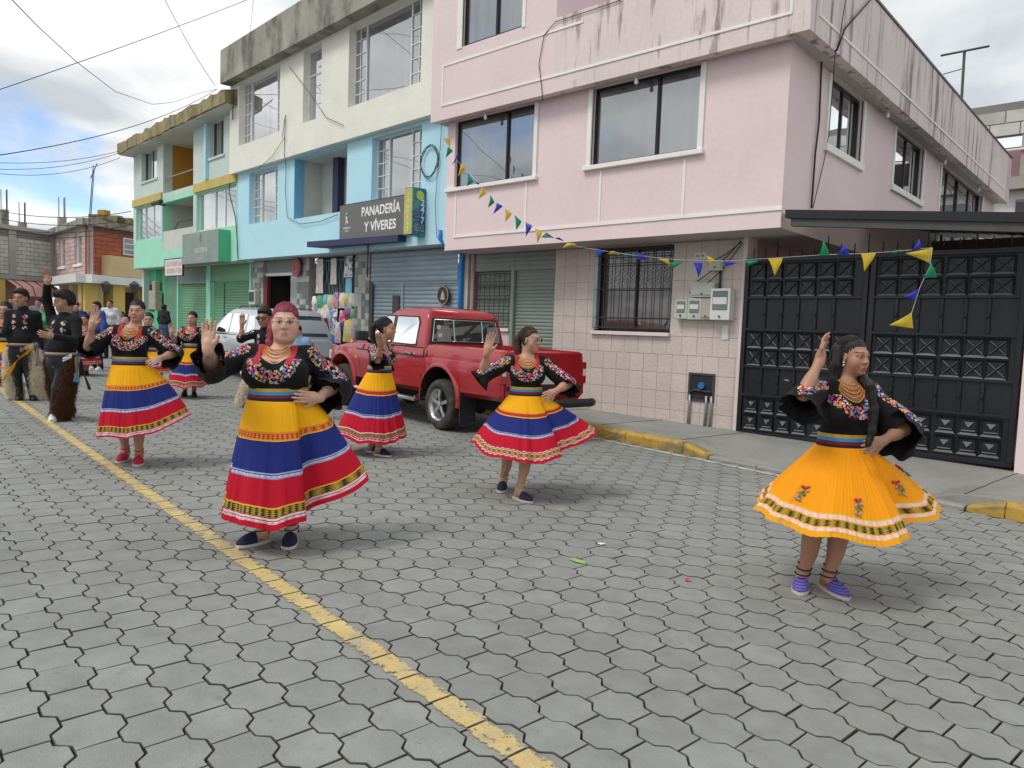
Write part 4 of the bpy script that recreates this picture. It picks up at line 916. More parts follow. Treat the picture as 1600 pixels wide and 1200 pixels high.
def shop_goods():
    """bags, toys and banners hung on the shop grille"""
    rng = random.Random(12); pal = [(.55, .05, .12), (.05, .22, .55), (.62, .55, .50), (.65, .25, .35), (.10, .35, .15), (.60, .45, .08), (.05, .08, .25), (.5, .5, .5), (.75, .7, .65), (.15, .45, .6)]
    nm = ['red', 'blue', 'cream', 'pink', 'green', 'yellow', 'navy', 'grey', 'white', 'turquoise']
    def bag(s, z, w, h, ci, label, name='hanging_bag'):
        E = empty(name, MB(s, -.52, z-h/2), label, 'bag' if name == 'hanging_bag' else 'banner', 'goods hung outside the shop')
        V, Fc = [], []; nu, nv = 6, 6
        for i in range(nu+1):
            for j in range(nv+1):
                a, b = i/nu-.5, j/nv-.5
                bul = .07*math.cos(a*math.pi)*math.cos(b*math.pi*.9)*(1.0 if name == 'hanging_bag' else .1)
                V.append(MB(s+a*w*(1+.15*b)+rng.uniform(-.01, .01), -.545+bul+rng.uniform(0, .012), z-b*h))
        Fc = [(i*(nv+1)+j, (i+1)*(nv+1)+j, (i+1)*(nv+1)+j+1, i*(nv+1)+j+1) for i in range(nu) for j in range(nv)]
        c1, c2 = pal[ci], pal[(ci*3+2) % 10]
        m = pm('goods_%s_%d' % (nm[ci], (ci*3+2) % 10), c1, .45, .2, 4, stain=c2, stainv=(7, 7, 7), stains=(.50, .56, .9))
        mk('sheet', V, Fc, m, E, smooth=True, recalc=False)
        tube('hook', [MB(s, -.55, z+h/2), MB(s, -.55, z+h/2+.06)], .006, M_grate, E, n=4)
    # pale cloth panels high up, a long blue banner
    for s, z, w, h, ci, lb in ((6.05, 2.62, .36, .85, 2, 'long cream cloth strip hung high at the left of the shop grille'), (5.35, 2.72, .28, .62, 2, 'short cream cloth strip hung high in the middle of the grille'), (4.65, 2.82, .36, .5, 8, 'pale cloth strip hung high at the right of the grille'),
                               (4.62, 2.15, .30, .80, 9, 'turquoise and navy printed banner hung on the shop grille')):
        bag(s, z, w, h, ci, lb, 'hanging_banner')
    spots = [(6.75, 2.1, .30, .35, 0), (6.72, 1.70, .3, .4, 0), (6.80, 1.3, .26, .4, 5), (6.2, 1.62, .30, .62, 3), (5.98, 1.45, .24, .4, 8), (5.68, 1.62, .34, .7, 2), (5.4, 1.58, .22, .62, 1), (5.36, 1.2, .26, .4, 1), (5.66, 1.12, .28, .4, 8), (5.08, 1.25, .28, .5, 7), (4.86, 1.45, .2, .3, 6), (4.62, 1.32, .40, .55, 5), (4.35, 1.45, .24, .5, 7), (4.34, 1.05, .2, .3, 0), (4.6, .82, .5, .34, 0), (5.3, .72, .34, .5, 3)]
    where = ['top of the column left of the grille', 'middle of the column left of the grille', 'foot of the column left of the grille', 'tall, at the left end of the row under the cloth strips', 'half hidden beside the tall pink bag', 'tall, under the short cream cloth strip', 'narrow, right of the tall cream bag', 'under the narrow blue bag', 'low, under the tall cream bag', 'in the middle of the lower row', 'small and dark beside the banner foot', 'wide, directly under the turquoise banner', 'at the right end of the grille', 'small, low at the right end of the grille', 'wide and flat, near the pavement under the yellow bag', 'drop-shaped, hung lowest of all']
    for k in range(16):
        s_, z_ = 4.4+(k % 8)*.27+rng.uniform(-.05, .05), 2.02-.36*(k//8)+rng.uniform(-.06, .06); row, colw = ('upper', 'second')[k//8], ['first', 'second', 'third', 'fourth', 'fifth', 'sixth', 'seventh', 'eighth'][k % 8]
        ci = rng.randrange(10); bag(s_, z_, rng.uniform(.2, .3), rng.uniform(.28, .42), ci, '%s packet, %s from the right in the %s row on the shop grille' % (nm[ci], colw, row))
    for (s, z, w, h, ci), wh in zip(spots, where): bag(s, z, w, h, ci, '%s printed bag, %s' % (nm[ci], wh))
shop_goods()

# ================================================================== green house
def green_house():
    H = empty('green_house', MB(15, -.5, .3), 'pale green three-storey house with mossy roof slab and ochre bands', 'house')
    z0, z1, zt = 3.07, 5.40, 7.42; a, b = 9.88, 19.6
    g3, g4, r1 = (16.45, 19.25, 4.10, 5.30), (9.95, 13.0, 4.07, 5.22), (13.32, 16.26, 3.62, 5.22)
    holed('lower_wall', MB, a, b, z0, z1, 0, [g3, g4, r1], .3, M_mint, H)
    g1, g2, r2 = (16.9, 18.65, 6.17, 7.40), (10.9, 12.03, 6.17, 7.40), (13.35, 16.22, 5.54, 7.41)
    holed('upper_wall', MB, a, b, z1+.002, zt, 0.0, [g1, g2, r2], .3, M_celadon, H)
    # pale green plaster face between lower windows, ochre bands
    box('ochre_band', MB, 16.3, 19.62, .003, .06, 5.34, 5.60, M_yband, H); box('ochre_band', MB, 9.9, 13.2, .003, .06, 5.26, 5.52, M_yband, H)
    for s in ((19.26, 19.59), (16.28, 16.44), (13.02, 13.30)): box('pale_pier', MB, s[0], s[1], .002, .012, 3.95, 5.30, M_celadon, H)
    window(MB, *g1, -.15, H, M_grate, M_gl_cream, (.55,), (), .035); window(MB, *g2, -.15, H, M_grate, M_gl_cream, (.5,), (), .035)
    window(MB, *g3, -.08, H, M_white, M_gl_cream, (.38, .72), (), .035); window(MB, *g4, -.08, H, M_white, M_gl_cream, (.33, .58), (), .035)
    box('pilaster', MB, 12.04, 12.2, .0, .10, 5.55, 7.41, M_blue, H); box('ledge', MB, 16.8, 18.7, .0, .04, 6.1, 6.168, M_celadon, H); box('ledge', MB, 10.8, 12.03, .0, .04, 6.1, 6.168, M_celadon, H)
    # recesses
    for (r, zb, m) in ((r2, 5.4, M_orange), (r1, 3.6, M_greyw)):
        box('recess_back', MB, r[0]-.05, r[1]+.05, -1.3, -1.2, zb, r[3]+.05, m, H); box('recess_floor', MB, r[0]-.05, r[1]+.05, -1.2, -.3, zb-.1, zb+.0, M_greyw, H); box('recess_ceiling', MB, r[0]-.05, r[1]+.05, -1.2, -.3, r[3]+.001, r[3]+.06, M_greyw, H)
        box('recess_cheek', MB, r[1], r[1]+.05, -1.199, -.301, zb+.001, r[3], m, H); box('recess_cheek', MB, r[0]-.05, r[0], -1.199, -.301, zb+.001, r[3], M_greyw, H)
    box('orange_door', MB, 13.7, 14.5, -1.19, -1.15, 5.45, 7.2, M_yband, H); box('door_window', MB, 14.5, 15.1, -1.19, -1.14, 6.1, 7.2, M_gl_dark, H)
    window(MB, 13.5, 14.8, 4.2, 5.2, -1.1, H, M_grate, M_gl_dark, (.5,), (), .04)
    A = Acc(); A.tube([MB(13.35, -.05, 6.05), MB(16.22, -.05, 6.05)], .02, 6)
    A.build('balcony_rail', M_steel, H); box('balcony_parapet', MB, 13.33, 16.25, -.1, .0, 3.621, 4.25, M_greyw, H)
    tube('balcony_rail', [MB(13.33, -.05, 4.5), MB(14.8, -.05, 4.5), MB(15.3, -.05, 4.25)], .018, M_grate, H)
    # roof slab with a ragged mossy edge
    V, Fc = [], []; n = 40; rng = random.Random(3)
    for i in range(n+1):
        s = a-.35+(b+.25-a+.35)*i/n; t = rng.uniform(-.05, .06); dd = .5+rng.uniform(-.03, .03)
        V += [MB(s, -2.5, 7.27), MB(s, dd, 7.27+rng.uniform(-.02, .02)), MB(s, dd+.01, 7.62+t), MB(s, .1, 7.72+t), MB(s, -2.5, 7.72)]
    for i in range(n):
        for j in range(5): Fc.append((i*5+j, (i+1)*5+j, (i+1)*5+(j+1) % 5, i*5+(j+1) % 5))
    Fc += [tuple(range(5)), tuple(range(n*5, n*5+5))]
    mk('roof_slab', V, Fc, M_concy, H); box('soffit', MB, a-.3, b+.2, -2.4, .45, 7.235, 7.268, M_greyw, H)
    box('lower_soffit', MB, a, b, -.7, -.02, z0-.02, z0+.003, M_greyw, H)
    # end wall
    box('end_wall', MB, b-.2, b-.001, -6, -.301, -.2, 7.2, M_celadon, H)
    # ground floor
    box('ground_wall', MB, 16.1, 19.5, -.7, -.5, -.1, z0-.021, M_mintd, H); box('grey_door', MB, 16.2, 17.5, -.5, -.46, -.1, 2.75, pm('grey_green_door', (.12, .26, .17), .6), H)
    for s in ((13.0, 13.35), (16.0, 16.09), (9.9, 9.98)): box('green_post', MB, s[0], s[1], -.7, -.42, -.1, z0-.022, M_mint, H)
    shutter('roller_shutter', MB, 13.36, 15.99, -.1, 2.5, -.55, .085, M_shut_mint, H); shutter('roller_shutter', MB, 9.99, 12.99, -.1, 2.55, -.55, .085, M_shut_mint, H)
    box('shutter_hood', MB, 9.99, 12.99, -.56, -.44, 2.56, 3.04, M_shut_mint, H); box('shutter_hood', MB, 13.36, 15.99, -.56, -.44, 2.5, 3.04, M_shut_g, H)
    box('wicket_post', MB, 12.1, 12.16, -.53, -.5, -.1, 2.5, M_shut_mint, H)
    box('window_slot', MB, 18.8, 19.3, -.5, -.47, 1.5, 2.5, M_dark, H)
    return H
HG = green_house()
def green_bits():
    Mx = pm('old_meter', (.36, .33, .25), .7, .2, 6)
    E = empty('old_meter_box', MB(18.1, -.45, 1.6), 'rusty beige meter box on the green ground floor wall', 'meter box'); box('case', MB, 17.75, 18.5, -.455, -.2, 1.55, 2.25, Mx, E, bevel=.02); box('upper_case', MB, 17.95, 18.25, -.455, -.25, 2.251, 2.6, Mx, E, bevel=.02)
    for q in (18.0, 18.35): tube('conduit', [MB(q, -.44, 2.3), MB(q+.03, -.44, 2.6), MB(q, -.44, 3.04)], .03, M_mintd, E)
    E = empty('security_camera', MB(15.9, .05, 5.1), 'dark security camera on the green house', 'camera'); c = MB(15.9, .02, 5.12)
    mk('bracket', *tube_vf([c, c+BN*.25], .03, 8), M_grate, E); mk('camera_body', *tube_vf([c+BN*.25-BU*.35+[0, 0, .06], c+BN*.3+BU*.35+[0, 0, .04]], .08, 8), M_grate, E)
    for i, s in enumerate((9.55, 9.65)):
        zc = (1.85, 1.25)[i]; E = empty('shop_meter', MB(s, -.46, zc), ('upper', 'lower')[i]+' grey meter box on the tiled pillar beside the green shutter', 'meter box', 'pillar meters'); box('case', MB, s-.22, s+.22, -.455, -.30, zc, zc+.42, pm('meter_grey', (.46, .49, .44), .55), E, bevel=.015); box('door', MB, s-.16, s+.16, -.299, -.285, zc+.1, zc+.36, M_grate if i == 0 else M_greyw, E)
green_bits()

# ================================================================== far end of the street
def frame(P0, P1, out=+1):
    P0 = np.array(P0, float); P1 = np.array(P1, float); u = (P1-P0); L_ = np.linalg.norm(u); u /= L_; n = np.array([-u[1], u[0], 0])
    if n@(np.array([0, 0, 0])-P0) < 0: n = -n
    return (lambda s, d, z: np.array([P0[0], P0[1], 0])+u*s+n*d+np.array([0, 0, z])), L_
def bricks(parent, M, s0, s1, z0, z1, bl, bh, mats, holes, d=.0, dep=.03, joint=.018):
    rng = random.Random(int(s1*10)); ms = {}; r = 0; z = z0; cnt = 0
    ex = M(1, 0, 0)-M(0, 0, 0); en = M(0, 1, 0)-M(0, 0, 0)
    while z+bh <= z1+.01:
        s = s0-(bl/2 if r % 2 else 0)
        while s < s1:
            a, b = max(s, s0), min(s+bl-joint, s1)
            for h in holes:
                if z < h[3] and z+bh-joint > h[2]:
                    if a < h[0] < b: b = h[0]-.01
                    elif a < h[1] < b: a = h[1]+.01
            if b-a > .06 and not any(a < h[1] and b > h[0] and z < h[3] and z+bh-joint > h[2] for h in holes):
                m_ = rng.choice(mats); k = (round(b-a, 2), m_.name)
                if k not in ms:
                    w = (b-a)/2; V = [ex*x+en*y+np.array([0, 0, q]) for x in (-w, w) for y in (0, dep) for q in (0, bh-joint)]
                    me = bpy.data.meshes.new('block'); me.from_pydata([list(map(float, v)) for v in V], [], BF); me.materials.append(m_)
                    bm = bmesh.new(); bm.from_mesh(me); bmesh.ops.recalc_face_normals(bm, faces=bm.faces); bm.to_mesh(me); bm.free(); ms[k] = me
                o = bpy.data.objects.new('block', ms[k]); COL.objects.link(o); o.parent = parent; o.location = M((a+b)/2, d+rng.uniform(0, .006), z)-org(parent); cnt += 1
            s += bl
        z += bh; r += 1
    return cnt
def far_end():
    CK = EYEP+ray(138, 352)*33.0; LK = EYEP+ray(86, 368)*37.8; RK = EYEP+ray(210, 364)*35.6
    zt = CK[2]; z1 = (EYEP+ray(138, 429)*33)[2]; zl = (EYEP+ray(138, 442)*33)[2]; zg = gz(-38)
    H = empty('brick_house', (CK[0], CK[1], zg), 'two-storey brick house with white ledge and yellow columns at the street end', 'house')
    ML, Ll = frame(CK, LK); MR, Lr = frame(CK, RK)
    mb = [pm('pink_brick', (.56, .40, .385), .9, .12, 1.2, .3, 12), pm('pink_brick_b', (.50, .35, .335), .9, .1, 1.2, .3, 12)]; mr = [pm('red_brick', (.40, .115, .06), .9, .12, 1), pm('red_brick_b', (.35, .10, .055), .9, .12, 1)]
    hl = [(1.05, 2.35, z1+.55, zt-.25), (4.3, 5.6, z1+.55, zt-.25)]
    lw = holed('left_wall', ML, 0, Ll, z1, zt, 0, hl, .2, pm('brick_mortar', (.48, .39, .37), .9), H)
    bricks(lw, ML, .02, Ll, z1+.02, zt-.02, .6, .2, mb, hl)
    for h in hl: window(ML, *h, -.06, H, M_white, glass('glass_bright', (.5, .5, .5), .5), (), (), .06); box('window_sill', ML, h[0]-.1, h[1]+.1, 0, .1, h[2]-.12, h[2], M_trim, H)
    hr = [(2.0, 3.4, z1+1.1, zt-.3)]
    rw = holed('right_wall', MR, 0, Lr+3, z1, zt, 0, hr, .2, pm('brick_mortar_red', (.25, .10, .07), .9), H)
    bricks(rw, MR, .02, 1.85, z1+.02, zt-.02, .7, .2, mr, hr)
    window(MR, *hr[0], .02, H, M_white, M_gl_dark, (.5,), (.33, .66), .06)
    for M_, l in ((ML, Ll), (MR, Lr+3)): box('cornice', M_, -.3, l, -.4, .3, zt+.001, zt+.28, M_conc, H)
    box('white_ledge', ML, -.4, Ll, -.3, .6, zl, z1-.001, M_white, H); box('white_ledge', MR, -.4, Lr+3, -.31, .6, zl-.001, z1-.002, M_white, H)
    box('balcony_front', MR, .7, Lr+3, .0, .5, z1+.02, z1+.95, pm('beige_balcony', (.62, .47, .25), .85, .06, 1), H)
    ye = pm('yellow_column', (.62, .46, .12), .8, .08, 1); be = pm('tan_wall', (.50, .36, .20), .85, .08, 1)
    box('ground_back', ML, 0, Ll, -.6, -.4, zg-.3, zl, be, H); box('ground_back', MR, 0, Lr+3, -.6, -.4, zg-.3, zl-.002, be, H)
    for s in (.0, 2.4, 4.4): box('column', ML, s, s+.6, -.39, .15, zg-.3, zl-.003, ye if s < 1 else be, H)
    for s in (1.1, 3.2): box('column', MR, s, s+.7, -.39, .3, zg-.3, zl-.004, ye, H)
    box('dark_doorway', MR, .3, 1.0, -.39, -.3, zg, zl-.3, M_dark, H); box('dark_doorway', MR, 2.0, 3.0, -.39, -.3, zg, zl-.3, M_dark, H); box('dark_doorway', ML, 1.2, 2.2, -.39, -.35, zg, zl-.4, M_greyw, H)
    for px_ in (166, 210):
        c = EYEP+ray(px_, 448)*33.2; L_ = mk('wall_lantern', *tube_vf([c+[0, 0, .25], c+[0, 0, .1], c-[0, 0, .25], c-[0, 0, .32]], [.05, .22, .14, .03], 6), M_grate, H)
    for k, s in enumerate((1.5,)):
        tube('roof_antenna', [ML(-.0, -.1, zt+.4), ML(-.6, -.1, zt+2.4)], .02, M_grate, H, n=5); tube('roof_antenna', [ML(.25, -.1, zt+.4), ML(-.45, -.1, zt+2.6)], .02, M_grate, H, n=5); tube('roof_antenna', [ML(.0, -.1, zt+2.1), ML(-1.1, -.1, zt+2.6)], .02, M_grate, H, n=5)
    # clutter on the roof
    A = Acc(); rng = random.Random(6)
    for k in range(26):
        s = rng.uniform(.8, 3.6); A.box(MR, s, s+rng.uniform(.2, .6), -1.2+rng.uniform(0, .8), -.2, zt+.25, zt+.30+rng.uniform(.02, .42))
    A.build('roof_rubble', M_concy, H); box('roof_crate', MR, 1.0, 1.35, -.5, -.1, zt+.6, zt+.85, M_orange, H)
    # grey block house
    PK = EYEP+ray(0, 357)*35.3; P2 = PK+(PK-LK)*1.6
    zt2 = PK[2]; zm2 = (EYEP+ray(0, 428)*35.3)[2]
    H2 = empty('block_house', (PK[0], PK[1], zg), 'unplastered grey concrete block house with rebar stubs and pink awning', 'house')
    M2, L2 = frame((LK[0], LK[1], 0), (P2[0], P2[1], 0)); Lv = np.linalg.norm((PK-LK)[:2])
    bw = holed('block_wall', M2, 0, L2, zm2, zt2, 0, [], .2, pm('block_mortar', (.20, .19, .175), .9), H2)
    bricks(bw, M2, .25, L2, zm2+.05, zt2-.15, .42, .20, [pm('grey_block', (.52, .505, .465), .9, .15, 2, .4, 20), pm('grey_block_b', (.46, .445, .41), .9, .15, 2, .4, 20)], [(2.0, 2.35, 0, 99)], dep=.02, joint=.022)
    Mc2 = pm('grey_frame', (.36, .345, .315), .9, .15, 1); box('concrete_column', M2, .0, .24, -.1, .06, zm2, zt2, Mc2, H2); box('concrete_column', M2, 2.0, 2.34, -.1, .05, zm2, zt2, Mc2, H2); box('ring_beam', M2, 0, L2, -.4, .12, zt2+.001, zt2+.22, Mc2, H2); box('lower_beam', M2, 0, L2, -.4, .14, zm2-.2, zm2-.001, Mc2, H2)
    for px_, top in ((7, 328), (35, 348), (97, 340)):
        b = EYEP+ray(px_, 362)*36.5; t = EYEP+ray(px_, top)*36.5; mw = lambda x, y, z: np.array([x, y, z])
        c = box('column_stub', mw, b[0]-.16, b[0]+.16, b[1]-.16, b[1]+.16, zt2+.2, t[2], M_conc, H2)
        for dx, dy in ((-.12, -.1), (.12, .1), (-.1, .12)): tube('rebar', [(b[0]+dx, b[1]+dy, t[2]-.1), (b[0]+dx*1.1, b[1]+dy, t[2]+1.0)], .02, M_grate, c, n=4)
    # pink awning
    a0, a1 = .35, Lv-.25
    V = [M2(a0, .0, zm2-.22), M2(a1, .0, zm2-.22), M2(a1, .75, zm2-.55), M2(a0, .75, zm2-.55), M2(a1, .95, zm2-1.0), M2(a0, .95, zm2-1.0)]
    mk('awning', V, [(0, 1, 2, 3), (3, 2, 4, 5)], pm('pink_canvas', (.74, .40, .37), .85, .1, 2), H2, recalc=False)
    for k in range(4): s = a0+(a1-a0)*(k+.5)/4; tube('awning_rib', [M2(s, .01, zm2-.2), M2(s, .77, zm2-.53), M2(s, .97, zm2-1.02)], .03, pm('pink_canvas_d', (.30, .13, .13), .85), H2, n=5)
    box('ground_wall', M2, 0, Lv-.2, -.6, -.3, zg-.3, zm2-.21, pm('pinkish_ground', (.48, .27, .25), .85, .1, 1), H2); box('yellow_wall', M2, Lv-.19, L2, -.3, .05, zg-.3, zm2-.21, ye, H2)
far_end()

def right_background():
    Y = 25.5; M = lambda x, d, z: np.array([x, Y-d, z]); p = lambda a, b: onY(a, b, Y)
    x0 = p(1505, 165)[0]; zt = p(1560, 163)[2]; zb = p(1570, 213)[2]; zf = p(1570, 280)[2]
    H = empty('far_block_house', (x0+2, Y, 0), 'unfinished grey block house behind the pink house', 'house')
    bw = holed('block_wall', M, x0, x0+9, zb, zt, 0, [], .2, pm('block_mortar', (.20, .19, .175), .9), H)
    bricks(bw, M, x0, x0+7, zb+.02, zt-.05, .75, .36, [pm('grey_block_pale', (.42, .41, .38), .9, .15, 2, .4, 20), pm('grey_block', (.31, .30, .275), .9)], [], dep=.02, joint=.03)
    box('recess_back', M, x0, x0+9, -1.6, -1.5, zf, zb, M_dark, H); box('pink_panel', M, x0, x0+3.2, -1.1, -1.0, zf, zf+1.1, M_pinkd, H)
    for s in (1.55, 5.2): box('concrete_column', M, x0+s, x0+s+.5, -.25, .0, zf, zb-.001, M_conc, H)
    box('floor_slab', M, x0-.5, x0+9, -1.6, .3, zf-.35, zf-.001, M_conc, H); box('white_wall', M, x0-2.4, x0+9, -.4, -.1, 0, zf-.351, M_trim, H)
    box('dark_window', M, p(1588, 300)[0], p(1588, 300)[0]+2.5, -.1, -.06, zf-3.1, zf-.6, M_gl_dark, H)
    tube('balcony_rail', [M(x0, .05, zf+.8), M(x0+9, .05, zf+.8)], .04, M_pink, H)
    # antenna on the pink terrace
    YA = 19.0; b = onY(1505, 150, YA); t = onY(1507, 80, YA); l = onY(1470, 87, YA); r = onY(1546, 72, YA)
    E = empty('tv_antenna', (b[0], YA, 6.3), 'thin television antenna mast above the pink parapet', 'antenna')
    tube('mast', [(b[0], YA, 5.4), t], .03, M_grate, E, n=6); tube('boom', [l, r], .025, M_grate, E, n=6)
    for k in range(5):
        c = l+(r-l)*(k+.5)/5; tube('rod', [c-np.array([0, .06, .02]), c+np.array([0, .06, .02])], .012, M_grate, E, n=4)
    tube('stay_wire', [onY(1502, 108, YA), onY(1474, 116, YA-1)], .01, M_wire, E, n=4)
right_background()

# ================================================================== cables across the sky
def cables():
    R_ = lambda px, py, t: EYEP+ray(px, py)*t
    jn = MB(10.1, .5, 7.72); le = MB(19.6, .5, 7.35)
    L = [([R_(-40, 248, 9), jn], .25, .007, 'long black cable rising to the joint between green and blue roofs'),
         ([R_(-60, -95, 8), MB(12.6, .55, 7.2), ], .0, .006, None),
         ([R_(-60, 160, 10), R_(440, -22, 16)], .05, .006, 'straight cable crossing the upper left sky'),
         ([R_(238, -40, 14), MB(10.25, .5, 7.85)], .12, .007, 'cable dropping from the top edge to the green roof'),
         ([R_(385, -60, 14), R_(396, 0, 17), MB(8.0, .5, 8.5)], .0, .005, 'thin cable falling onto the concrete slab of the blue house'),
         ([R_(-40, 252, 22), le], .2, .009, 'upper of the three cables reaching the green roof corner'),
         ([R_(-40, 262, 22), MB(19.6, .5, 7.28)], .25, .009, 'middle of the three cables reaching the green roof corner'),
         ([R_(-40, 266, 22), MB(19.5, .5, 7.1)], .35, .009, 'lowest of the three cables reaching the green roof corner')]
    for pts, sg, r, lb in L:
        if lb is None:
            P = [R_(-10, -30, 7), R_(60, 42, 9), R_(120, 97, 11), R_(180, 143, 14), R_(238, 163, 19), R_(270, 160, 22), R_(310, 146, 24)]; P.append(jn)
            put(tube('overhead_cable', P, r, M_wire, n=5, at=P[0]), 'sagging cable curving down from the top left corner', 'cable', 'overhead cables'); continue
        P = sag(pts[0], pts[-1], sg) if len(pts) == 2 else pts
        put(tube('overhead_cable', P, r, M_wire, n=5, at=P[0]), lb, 'cable', 'overhead cables')
    for k, (y0, y1) in enumerate(((325, 320), (337, 328), (352, 330), (359, 338))):
        put(tube('distant_cable', sag(R_(-20, y0, 30), MB(19.6, .1, (5.2, 4.9, 4.7, 4.5)[k]), .3), .014, M_wire, n=4, at=R_(0, y0, 30)), ['topmost', 'second', 'third', 'lowest'][k]+' thin cable over the distant roofs', 'cable', 'distant cables')
    # cables running down and along the facades
    def wallcable(pts, lb, r=.008): put(tube('wall_cable', pts, r, M_wire, n=5, at=pts[0]), lb, 'cable', 'cables on the facades')
    b = lambda px, py, d=.05: MB(onB(px, py, d)[0], d, onB(px, py, d)[1])
    wallcable([b(365, 140, .52), b(363, 200), b(361, 270), b(358, 300), b(368, 340), b(371, 380), b(372, 405)], 'cable running down the seam between green and blue houses', .014)
    wallcable([b(441, 215, .2), b(446, 180, .2), b(444, 240, .2), b(447, 260), b(446, 300), b(449, 340), b(470, 350), b(500, 346), b(528, 335)], 'cable looping under the blue balcony')
    wallcable([b(452, 104, .2), b(480, 140, .2), b(510, 184, .2), b(537, 196, .2)], 'thin cable slanting across the cream wall', .007)
    wallcable([b(690, 195), b(688, 230), b(683, 280), b(680, 320), b(682, 360), b(683, 372)], 'thin grey cable wandering down the blue wall', .006)
    wallcable([b(445, 214, .2), b(425, 245, .2), b(405, 262, .2)], 'short dark cable on the cream wall by the first window', .006)
    q = lambda px, py, d=.03: MP(onY(px, py, YF-d)[0], d, onY(px, py, YF-d)[2])
    w = lambda px, py: onY(px, py, 8.86)
    wallcable([w(970, 0), w(920, 17), w(868, 34), w(850, 55), w(842, 100), w(846, 135), w(848, 158)], 'black cable draped over the terrace edge of the pink house', .006)
    s = lambda px, py, d=.03: onX(px, py, XW+d)
    wallcable([onX(1360, 0, -3.48), onX(1320, 45, -3.48), onX(1308, 78, -3.48), s(1284, 92), s(1280, 190), s(1274, 240), s(1268, 325)], 'thick black cable running down the corner of the pink house', .013)
    wallcable([onX(1321, 0, -3.48), onX(1312, 60, -3.48), onX(1305, 85, -3.48), s(1295, 210), s(1288, 250), s(1270, 326)], 'second black cable beside the corner of the pink house', .006)
cables()
# ================================================================== vehicles
def car_paint(name, col, flake=.0, rough=.28):
    m = pm(name, col, rough, .03, 2, 0, metal=flake, spec=.5, coat=.8, fine=.02, stain=tuple(c*.75+.02 for c in col), stainv=(2, 2, 3), stains=(.55, .75, .35)); return m
M_red = car_paint('red_car_paint', (.36, .007, .014)); M_silver = car_paint('silver_car_paint', (.50, .53, .55), .35, .32)
M_tyre = pm('tyre_rubber', (.035, .033, .029), .85, .2, 8, .4, 60, stain=(.10, .085, .06), stainv=(9, 9, 9), stains=(.45, .65, .7)); M_rimm = pm('alloy_rim', (.52, .53, .54), .28, .1, 8, metal=.85); M_plas = pm('black_plastic', (.02, .021, .023), .55, .15, 6); M_under = pm('underbody', (.012, .012, .012), .9)
M_cgl = glass('car_glass', (.015, .018, .02), .10, wob=.004); M_cgl2 = glass('car_side_glass', (.16, .18, .18), .22, wob=.004); M_chrome = pm('chrome', (.6, .6, .6), .15, metal=.95); M_tail = pm('tail_lamp_red', (.35, .01, .01), .2, coat=.6); M_lampw = pm('lamp_clear', (.6, .6, .58), .2, coat=.5); M_amber = pm('lamp_amber', (.55, .30, .12), .25)
M_seat = pm('seat_grey', (.22, .22, .21), .9)
def boolean_cut(o, cutters):
    for c in cutters:
        md = o.modifiers.new('cut', 'BOOLEAN'); md.operation = 'DIFFERENCE'; md.solver = 'EXACT'; md.object = c
    dg = bpy.context.evaluated_depsgraph_get(); me = bpy.data.meshes.new_from_object(o.evaluated_get(dg)); o.modifiers.clear(); old = o.data; o.data = me
    for c in cutters: bpy.data.objects.remove(c, do_unlink=True)
def wheel(M, x, y, r, w, parent, side=-1, spokes=5):
    """tyre (part) > rim, spokes; side -1 = outer face towards -y"""
    c = np.array([x, y, r]); n = 40
    prof = [(-.5, .62), (-.5, .80), (-.47, .90), (-.38, .97), (-.15, 1.0), (.15, 1.0), (.38, .97), (.47, .90), (.5, .80), (.5, .62)]
    V = []
    for k in range(n):
        t = 2*math.pi*k/n
        for a, f in prof:
            tr = f*r-(.006 if (k % 2 and f > .95) else 0); V.append(M(c[0]+tr*math.cos(t), c[1]+a*w, c[2]+tr*math.sin(t)))
    m = len(prof); ty = mk('wheel', V, [(k*m+j, ((k+1) % n)*m+j, ((k+1) % n)*m+(j+1) % m, k*m+(j+1) % m) for k in range(n) for j in range(m)], M_tyre, parent, smooth=True)
    yo = y+side*w*.5; V, Fc = [], []
    # rim ring and dish
    prof = [(.0, .64), (.012, .62), (.02, .58), (.06, .555), (.10, .50)]
    for k in range(n):
        t = 2*math.pi*k/n
        for dy, f in prof: V.append(M(x+f*r*math.cos(t), yo-side*dy+side*.004, r+f*r*math.sin(t)))
    m = len(prof); mk('rim', V, [(k*m+j, ((k+1) % n)*m+j, ((k+1) % n)*m+j+1, k*m+j+1) for k in range(n) for j in range(m-1)], M_rimm, ty, smooth=True)
    V = [M(x+.56*r*math.cos(2*math.pi*k/n), yo-side*.10, r+.56*r*math.sin(2*math.pi*k/n)) for k in range(n)]; mk('brake_dish', V, [tuple(range(n))], M_under, ty)
    A = Acc()
    for s in range(spokes):
        t = 2*math.pi*s/spokes+.3; ct, st = math.cos(t), math.sin(t); px_, pz = -st, ct
        P_ = []
        for f, hw, dy in ((.10, .055, .02), (.30, .045, .012), (.57, .06, .02)):
            for q in (-1, 1):
                for e in (0, .03): P_.append(M(x+(f*ct+q*hw*px_*1.3)*r, yo-side*(dy+e), r+(f*st+q*hw*pz*1.3)*r))
        A.add(P_, [(0, 2, 6, 4), (4, 6, 10, 8), (0, 4, 5, 1), (4, 8, 9, 5), (2, 3, 7, 6), (6, 7, 11, 10)])
    A.build('spokes', M_rimm, ty, bevel=.004)
    mk('hub_cap', [M(x+.13*r*math.cos(2*math.pi*k/16), yo-side*.012, r+.13*r*math.sin(2*math.pi*k/16)) for k in range(16)]+[M(x, yo+side*.004, r)], [(k, (k+1) % 16, 16) for k in range(16)], M_rimm, ty, smooth=True)
    return ty
